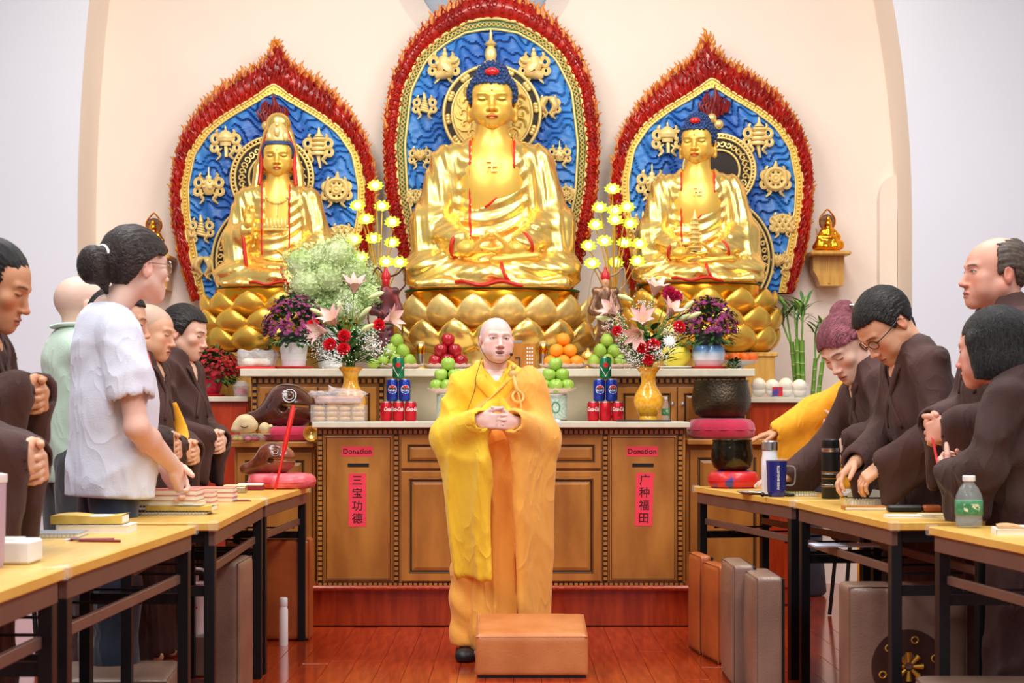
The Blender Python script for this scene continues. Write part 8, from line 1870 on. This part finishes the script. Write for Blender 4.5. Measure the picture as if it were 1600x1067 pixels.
    c2 = project(F, b.L((0.085, -0.10, 1.42)), 0.015); mb = MB(); mb.tube(smoothpath([rc+np.array((0, -0.004, 0.026)), (rc+c2)/2+np.array((0, -0.012, 0)), c2], 5), 0.009, 6); mb.ell(c2, (0.02, 0.015, 0.022), 10, 7); mb.ell(c2+np.array((0.004, -0.006, 0.03)), (0.013, 0.01, 0.013), 8, 6); mb.tube([rc+np.array((0.0, -0.008, 0.02)), rc+np.array((0.012, -0.02, -0.03)), rc+np.array((0.02, -0.012, -0.12))], 0.004, 5); mb.build('clasp_cord', M_ivory, b.t, smooth=60)
    mb = MB(); mb.tube(smoothpath([b.hp((-0.084, 0.02, 0.02)), b.hp((-0.089, 0.0, 0.012)), b.hp((-0.088, -0.01, -0.02)), b.hp((-0.075, -0.055, -0.07)), b.hp((-0.05, -0.08, -0.11)), b.hp((0.0, -0.10, -0.125)), b.hp((0.045, -0.098, -0.10)), b.hp((0.055, -0.095, -0.082))], 5), 0.0016, 5); mb.ell(b.hp((0.056, -0.096, -0.078)), 0.0075, 10, 8); mb.tube(smoothpath([b.hp((-0.075, -0.02, -0.09)), b.L((-0.10, -0.10, 1.40)), project(F, b.L((-0.11, -0.14, 1.33)), 0.004), project(F, b.L((-0.15, -0.12, 1.22)), 0.004)], 5), 0.0014, 5); mb.build('headset_microphone', M_black, b.t, smooth=60)
    b.finish()
monk()
# --- woman in the white T-shirt
def tee_woman():
    b = Body('woman in white T-shirt with dark hair bun, hands held before her', -1.44, 6.42, math.radians(116), 1.77); k = b.k
    def hm(F):
        bun(F, (0.0, 0.165, 0.0), (0.055, 0.046, 0.062), 0.006); bun(F, (0.0, 0.115, 0.02), (0.04, 0.04, 0.04), 0.02); F.rcone((0, 0.13, -0.04), (0.01, 0.11, -0.085), 0.026, 0.006, k=0.02)
    b.head(-0.02, 0.34, 0, hs=1.13, fwd=(0, -0.095, 1.585), hair='bun', hmat=M_hairbr, hmod=hm, vol=1.5, skin=SKIN['pale'], fat=1.0, cheek=1.1, neck_r=(0.046, 0.05)); b.glasses(mat('silver_wire', (196, 190, 190), 0.2, metal=1.0, var=0.05), 0.026, 0.022)
    MB().tube([b.hp((0.035*math.cos(a), 0.128, 0.032+0.03*math.sin(a))) for a in np.linspace(0, 2*PI, 17)[:-1]], 0.006, 6, close=True).build('hair_tie', M_cwhite, b.t, smooth=60)
    b.trunk()
    eR, wR = (-0.245, -0.03, 1.03), (-0.06, -0.205, 0.895); eL, wL = (0.245, -0.02, 1.03), (0.05, -0.215, 0.885)
    b.arm(eR, wR, (0.45, -0.45, -0.75), (0.6, 0.7, 0.0), 1, 0.45, sh=(-0.195, 0.0, 1.33)); b.arm(eL, wL, (-0.5, -0.35, -0.7), (-0.5, 0.7, 0.1), -1, 0.5, sh=(0.195, 0.0, 1.33))
    F = Field(b.L((-0.36, -0.3, 0.68)), b.L((0.36, 0.3, 1.5)), 0.0095)
    wr = lambda X, Y, Z: 0.011*crease(13*(Z+0.7*X+0.5*Y)+2.2*np.sin(6*X+4*Y+3*Z))+0.006*crease(20*(Z*0.5-Y+0.3*X)+2+1.5*np.sin(9*Z))+0.014*np.clip(1.15-Z/k, 0, 1)*crease(7*np.arctan2(X+0*Z, -Y+0*Z)+Z)
    F.chain([b.L((0, 0, 0.78)), b.L((0, -0.015, 1.1)), b.L((0, 0.01, 1.31))], [0.19*k, 0.178*k, 0.150*k], k=0.05, flat=((0, 1, 0), 0.80), disp=wr); F.rcone(b.L((-0.15, 0.01, 1.355)), b.L((0.15, 0.01, 1.355)), 0.066*k, 0.066*k, k=0.05); F.rcone(b.L((-0.03, 0.02, 1.395)), b.L((0.03, 0.02, 1.395)), 0.06*k, 0.06*k, k=0.06)
    for s, e in ((-1, eR), (1, eL)):
        sh = b.L((s*0.185, 0.005, 1.345)); ee = sh+(b.L(e)-sh)*0.62; F.rcone(sh, ee, 0.072*k, 0.082*k, k=0.03, disp=wr)
        d = (b.L(e)-sh)/np.linalg.norm(b.L(e)-sh); F.rcone(ee+d*0.02, ee+d*0.14, 0.068*k, 0.09*k, k=0.006, op='s')
    F.clip(lambda X, Y, Z: b.k*0.79+0.05*Y-Z+0*X); F.rcone(b.L((0, 0.0, 1.50)), b.L((0, -0.015, 1.42)), 0.07*k, 0.060*k, k=0.008, op='s')
    fbuild('t_shirt', F, M_tee, b.t)
    MB().tube([project(F, b.L((0.066*math.cos(a), -0.01+0.07*math.sin(a), 1.425-0.02*max(0, -math.sin(a)))), 0.002) for a in np.linspace(0, 2*PI, 25)[:-1]], 0.009, 6, close=True, flat=0.6).build('neckband', M_tee, b.t, smooth=60)
    pk = project(F, b.L((-0.09, -0.16, 1.27)), 0.002); MB().box(pk, (0.075, 0.006, 0.07), R=rot3(-0.25, 0, -0.25)).build('chest_print', mat('coral_print', (236, 96, 84), 0.6, var=0.1), b.t, smooth=0)
    T_ = Field(b.L((-0.25, -0.22, 0.02)), b.L((0.25, 0.24, 0.97)), 0.0125)
    for s in (-1, 1): T_.chain([b.L((s*0.085, 0.01, 0.9)), b.L((s*0.09, 0.0, 0.5)), b.L((s*0.09, 0.01, 0.05))], [0.085*k, 0.082*k, 0.08*k], k=0.04, disp=lambda X, Y, Z: 0.004*np.sin(30*Z+20*X))
    T_.rcone(b.L((-0.05, 0.01, 0.90)), b.L((0.05, 0.01, 0.88)), 0.088*k, 0.088*k, k=0.04, flat=((0, 1, 0), 0.85)); T_.clip(lambda X, Y, Z: 0.02-Z+0*X+0*Y); fbuild('trousers', T_, M_navy, b.t)
    for s in (-1, 1): MB().ell(b.L((s*0.09, -0.06, 0.035)), (0.045, 0.13, 0.035), 14, 8).build('shoe', M_shoe, b.t, smooth=180)
    b.finish()
tee_woman()
# --- bald man in the mint polo shirt
def polo_man():
    b = Body('bald man with glasses in mint green polo shirt', -1.845, 7.6, math.radians(122), 1.72); k = b.k
    b.head(0.0, 0.05, 0, hs=1.12, skin=(232, 192, 172), shave=(206, 176, 160), fat=1.05, neck_r=(0.056, 0.062)); b.glasses(); b.trunk()
    eR, wR = (-0.265, -0.01, 1.05), (-0.1, -0.26, 1.0); eL, wL = (0.265, -0.01, 1.05), (0.1, -0.26, 1.0)
    b.arm(eR, wR, (0.8, -0.3, -0.4), (0.3, 1, 0), 1, 0.5, sh=(-0.2, 0, 1.33)); b.arm(eL, wL, (-0.8, -0.3, -0.4), (-0.3, 1, 0), -1, 0.5, sh=(0.2, 0, 1.33))
    F = Field(b.L((-0.38, -0.3, 0.78)), b.L((0.38, 0.3, 1.52)), 0.0105)
    wr = lambda X, Y, Z: 0.011*crease(12*(Z+0.6*X+0.5*Y)+2.2*np.sin(6*X+4*Y+3*Z))+0.006*crease(20*(Z*0.5-Y)+2)
    F.chain([b.L((0, 0, 0.86)), b.L((0, -0.02, 1.1)), b.L((0, 0.01, 1.31))], [0.19*k, 0.19*k, 0.165*k], k=0.05, flat=((0, 1, 0), 0.8), disp=wr); F.rcone(b.L((-0.16, 0.01, 1.36)), b.L((0.16, 0.01, 1.36)), 0.07*k, 0.07*k, k=0.05); F.rcone(b.L((-0.03, 0.02, 1.40)), b.L((0.03, 0.02, 1.40)), 0.066*k, 0.066*k, k=0.06)
    for s, e in ((-1, eR), (1, eL)):
        sh = b.L((s*0.19, 0.005, 1.345)); ee = sh+(b.L(e)-sh)*0.68; F.rcone(sh, ee, 0.078*k, 0.088*k, k=0.03, disp=wr); d = (b.L(e)-sh)/np.linalg.norm(b.L(e)-sh); F.rcone(ee+d*0.02, ee+d*0.14, 0.072*k, 0.09*k, k=0.006, op='s')
    F.clip(lambda X, Y, Z: b.k*0.82-Z+0*X+0*Y); fbuild('polo_shirt', F, M_mint, b.t)
    for s in (-1, 1):
        ps = [project(F, b.L(q), 0.012) for q in ((0, 0.085, 1.455), (s*0.055, 0.06, 1.455), (s*0.08, 0.0, 1.43), (s*0.07, -0.07, 1.395), (s*0.045, -0.11, 1.36))]; MB().tube(smoothpath(ps, 4), [0.022*k]*5, 8, flat=0.4).build('shirt_collar', M_mint, b.t, smooth=180)
    T_ = Field(b.L((-0.25, -0.2, 0.02)), b.L((0.25, 0.22, 0.97)), 0.014)
    for s in (-1, 1): T_.chain([b.L((s*0.09, 0.01, 0.9)), b.L((s*0.09, 0.0, 0.5)), b.L((s*0.09, 0.01, 0.05))], [0.12*k, 0.1*k, 0.085*k], k=0.04)
    T_.clip(lambda X, Y, Z: 0.02-Z+0*X+0*Y); fbuild('trousers', T_, M_grey2, b.t)
    b.finish()
polo_man()
def robed(label, x, y, yaw, h, lean=0.0, head={}, arms=None, m_=None, glasses=False, cl=dict(), **rk):
    b = Body(label, x, y, math.radians(yaw), h, lean); b.head(**head); b.trunk()
    A = clasp(b, **cl) if arms is None else []
    if arms:
        for a in arms:
            b.arm(a['el'], a['wr'], a['hd'], a['pn'], a['side'], a.get('curl', 0.4), **a.get('kw', {})); A.append((SHR if a['side'] > 0 else SHL, a['el'], a['wr']))
    F = robe(b, m_ or M_brown, A, **rk)
    if glasses: b.glasses()
    b.F = F; b.finish(); return b
robed('person in brown robe at the left edge with head out of view, hands folded', -1.60, 4.72, 92, 1.74, 0.0, dict(hair='short', hs=1.08), cl=dict(z=0.985, y=-0.31, el=(0.26, -0.05, 1.04)), ph=0.4)
robed('woman in brown robe with grey-black hair looking down, leftmost face', -1.64, 5.36, 86, 1.655, 0.06, dict(pitch=0.28, hs=1.10, hair='mid', hmat=M_hairgr, skin=SKIN['tan'], eyes='down', age=1.0, cheek=1.05, fwd=(0, -0.06, 1.552)), cl=dict(z=1.235, y=-0.19, el=(0.25, -0.02, 1.12)), ph=1.3)
robed('person in dark brown robe mostly hidden behind the T-shirt woman', -1.56, 7.0, 95, 1.62, 0.0, dict(pitch=0.15, hs=1.06, hair='short', skin=SKIN['mid'], eyes='down'), m_=M_brown2, cl=dict(z=1.05), ph=2.1)
b4 = robed('shaven monk in brown robe with orange sash on the left side', -1.68, 8.12, 82, 1.63, 0.03, dict(pitch=0.16, hs=1.06, shave=(150, 138, 128), skin=(224, 172, 142), eyes='down', age=0.8, fat=1.05, brow_a=0.4), cl=dict(z=1.0), ph=0.9)
MB().tube(smoothpath([project(b4.F, b4.U(q), 0.004) for q in ((0.09, -0.12, 1.22), (0.10, -0.16, 1.12), (0.06, -0.18, 1.0), (0.02, -0.18, 0.92))], 5), [0.02, 0.04, 0.045, 0.03], 8, flat=0.3).build('orange_sash', M_orange3, b4.t, smooth=180)
robed('black-haired woman in brown robe, the farthest person on the left', -1.62, 8.62, 78, 1.65, 0.04, dict(pitch=0.2, hs=1.05, hair='short', vol=1.3, skin=SKIN['fair'], eyes='down'), cl=dict(z=1.03, y=-0.2), ph=3.0)
# right side
a_far = [dict(el=(-0.28, -0.26, 1.26), wr=(-0.24, -0.50, 1.19), hd=(0.1, -1, -0.05), pn=(0, 0, -1), side=1, curl=0.12), dict(el=(0.27, -0.06, 1.08), wr=(0.12, -0.24, 1.16), hd=(-0.6, -0.5, 0.15), pn=(-0.4, 0.9, 0), side=-1, curl=0.9)]
robed('person in saffron robe reaching towards the bronze bowl', 1.86, 8.88, -88, 1.60, 0.20, dict(pitch=0.35, hs=1.0, shave=(150, 138, 128), skin=SKIN['tan'], eyes='down'), arms=a_far, m_=M_orange3, ph=0.2, drop=0.30)
def rb(F):
    bun(F, (0.0, 0.085, 0.115), (0.045, 0.045, 0.035)); 
a_red = [dict(el=(0.25, -0.07, 1.14), wr=(0.17, -0.235, 1.157), hd=(-0.3, -0.75, -0.5), pn=(-0.6, 0.2, -0.6), side=-1, curl=0.55), dict(el=(-0.24, -0.22, 1.12), wr=(-0.20, -0.467, 1.06), hd=(0.0, -1, 0.25), pn=(0, -0.3, -1), side=1, curl=0.2)]
b = robed('wine-red-haired woman in brown robe bending over the table', 1.72, 7.95, -84, 1.60, 0.36, dict(pitch=0.30, yaw=0.5, hs=1.2, hair='bun', hmat=M_hairred, hmod=rb, vol=1.35, skin=SKIN['fair'], eyes='down', lips=(186, 84, 84), fwd=(0, -0.045, 1.552)), arms=a_red, ph=1.7, drop=0.16)
MB().tube([b.hp((0.03*math.cos(a)+0.045, 0.09, 0.10+0.022*math.sin(a))) for a in np.linspace(0, 2*PI, 13)[:-1]], 0.005, 6, close=True).build('hair_clip', M_silver, b.t, smooth=60)
robed('person in brown robe half hidden between red-haired woman and spectacled man', 1.86, 8.36, -88, 1.62, 0.12, dict(pitch=0.2, hs=1.06, hair='short', skin=SKIN['pale'], eyes='down'), ph=2.6)
a_gl = [dict(el=(0.27, -0.06, 1.10), wr=(0.13, -0.28, 1.03), hd=(-0.25, -0.85, -0.35), pn=(-0.3, 0.3, -1), side=-1, curl=0.5), dict(el=(-0.25, -0.08, 1.10), wr=(-0.04, -0.33, 1.05), hd=(0.15, -0.85, -0.35), pn=(0.3, 0.3, -1), side=1, curl=0.45)]
robed('spectacled man in brown robe bowing his head over an open book', 1.72, 7.2, -80, 1.66, 0.30, dict(pitch=0.52, yaw=0.18, hs=1.18, hair='short', vol=1.05, skin=(222, 168, 134), eyes='down', fat=1.06, fwd=(0, -0.06, 1.552), neck_r=(0.056, 0.064)), arms=a_gl, glasses=True, ph=0.6, drop=0.17, fat=1.08)
robed('tall man with receding grey hair in brown robe at right edge', 1.80, 6.58, -82, 1.79, 0.0, dict(pitch=-0.03, hs=1.14, hair='balding', hmat=mat('thin_grey_hair', (84, 72, 64), 0.55, var=0.3, vscale=60), vol=0.95, skin=(218, 160, 138), fat=1.10, age=0.7, brow=(50, 40, 38), neck_r=(0.06, 0.068)), m_=M_brown, ph=1.1)
a_bob = [dict(el=(0.26, -0.06, 1.08), wr=(0.13, -0.25, 1.06), hd=(-0.5, -0.5, 0.4), pn=(-0.4, 0.8, 0), side=-1, curl=0.75), dict(el=(-0.25, -0.05, 1.08), wr=(-0.10, -0.26, 1.04), hd=(0.6, -0.4, 0.3), pn=(0.3, 1, 0), side=1, curl=0.7)]
b = robed('black-bobbed woman in brown robe seen from behind at right edge', 1.745, 6.10, -126, 1.48, 0.06, dict(pitch=0.05, yaw=0.0, hs=1.12, fwd=(0, -0.10, 1.552), hair='bob', hmat=M_hairgr, strand_ax='z', skin=SKIN['rosy'], eyes='down', fat=1.08), arms=a_bob, m_=M_brown2, ph=2.2)
MB().box(b.U((0.06, -0.33, 1.15)), (0.06, 0.004, 0.11), R=rot3(0.2, 0.1, 0.5)).build('red_card', M_red_paper, b.t, smooth=0)

# ------------------------------------------------------------------ black chairs behind the people
M_chair = mat('black_chair_fabric', (24, 24, 28), 0.8, var=0.15, bump=0.2, bscale=200)
ch0 = thing('meeting_chair', 'black padded meeting chair', 'chair', (0, 0, 0), 0, 'black chairs behind the people')
MB().box((0, 0, 0.45), (0.44, 0.44, 0.07), bev=0.025).build('seat', M_chair, ch0); MB().box((0, 0.22, 0.72), (0.44, 0.06, 0.42), R=rot3(-0.12, 0, 0), bev=0.025).build('backrest', M_chair, ch0)
for sx in (-1, 1):
    for sy in (-1, 1): MB().tube([(sx*0.19, sy*0.17, 0.44), (sx*0.21, sy*0.21, 0.0)], 0.011, 8).build('leg', M_leg, ch0, smooth=60)
    MB().tube([(sx*0.2, 0.18, 0.44), (sx*0.2, 0.23, 0.6)], 0.01, 8).build('back_post', M_leg, ch0, smooth=60)
for i, (x, y, rz, lb_) in enumerate(((2.30, 7.35, -PI/2, 'behind the spectacled man'), (2.36, 8.15, -PI/2, 'behind the red-haired woman'), (2.35, 6.6, -PI/2, 'behind the tall balding man'), (-2.25, 6.1, PI/2, 'behind the T-shirt woman'), (-2.22, 5.3, PI/2, 'behind the leftmost woman'), (-2.3, 7.0, PI/2, 'behind the person hidden by the T-shirt woman'), (-2.35, 8.3, PI/2, 'behind the shaven monk on the left'), (1.97, 9.72, -PI/2, 'behind the person in saffron'))):
    o = ch0 if i == 0 else copy_tree(ch0); o.location = (x, y, 0); o.rotation_euler = (0, 0, rz); o['label'] = 'black padded meeting chair '+lb_
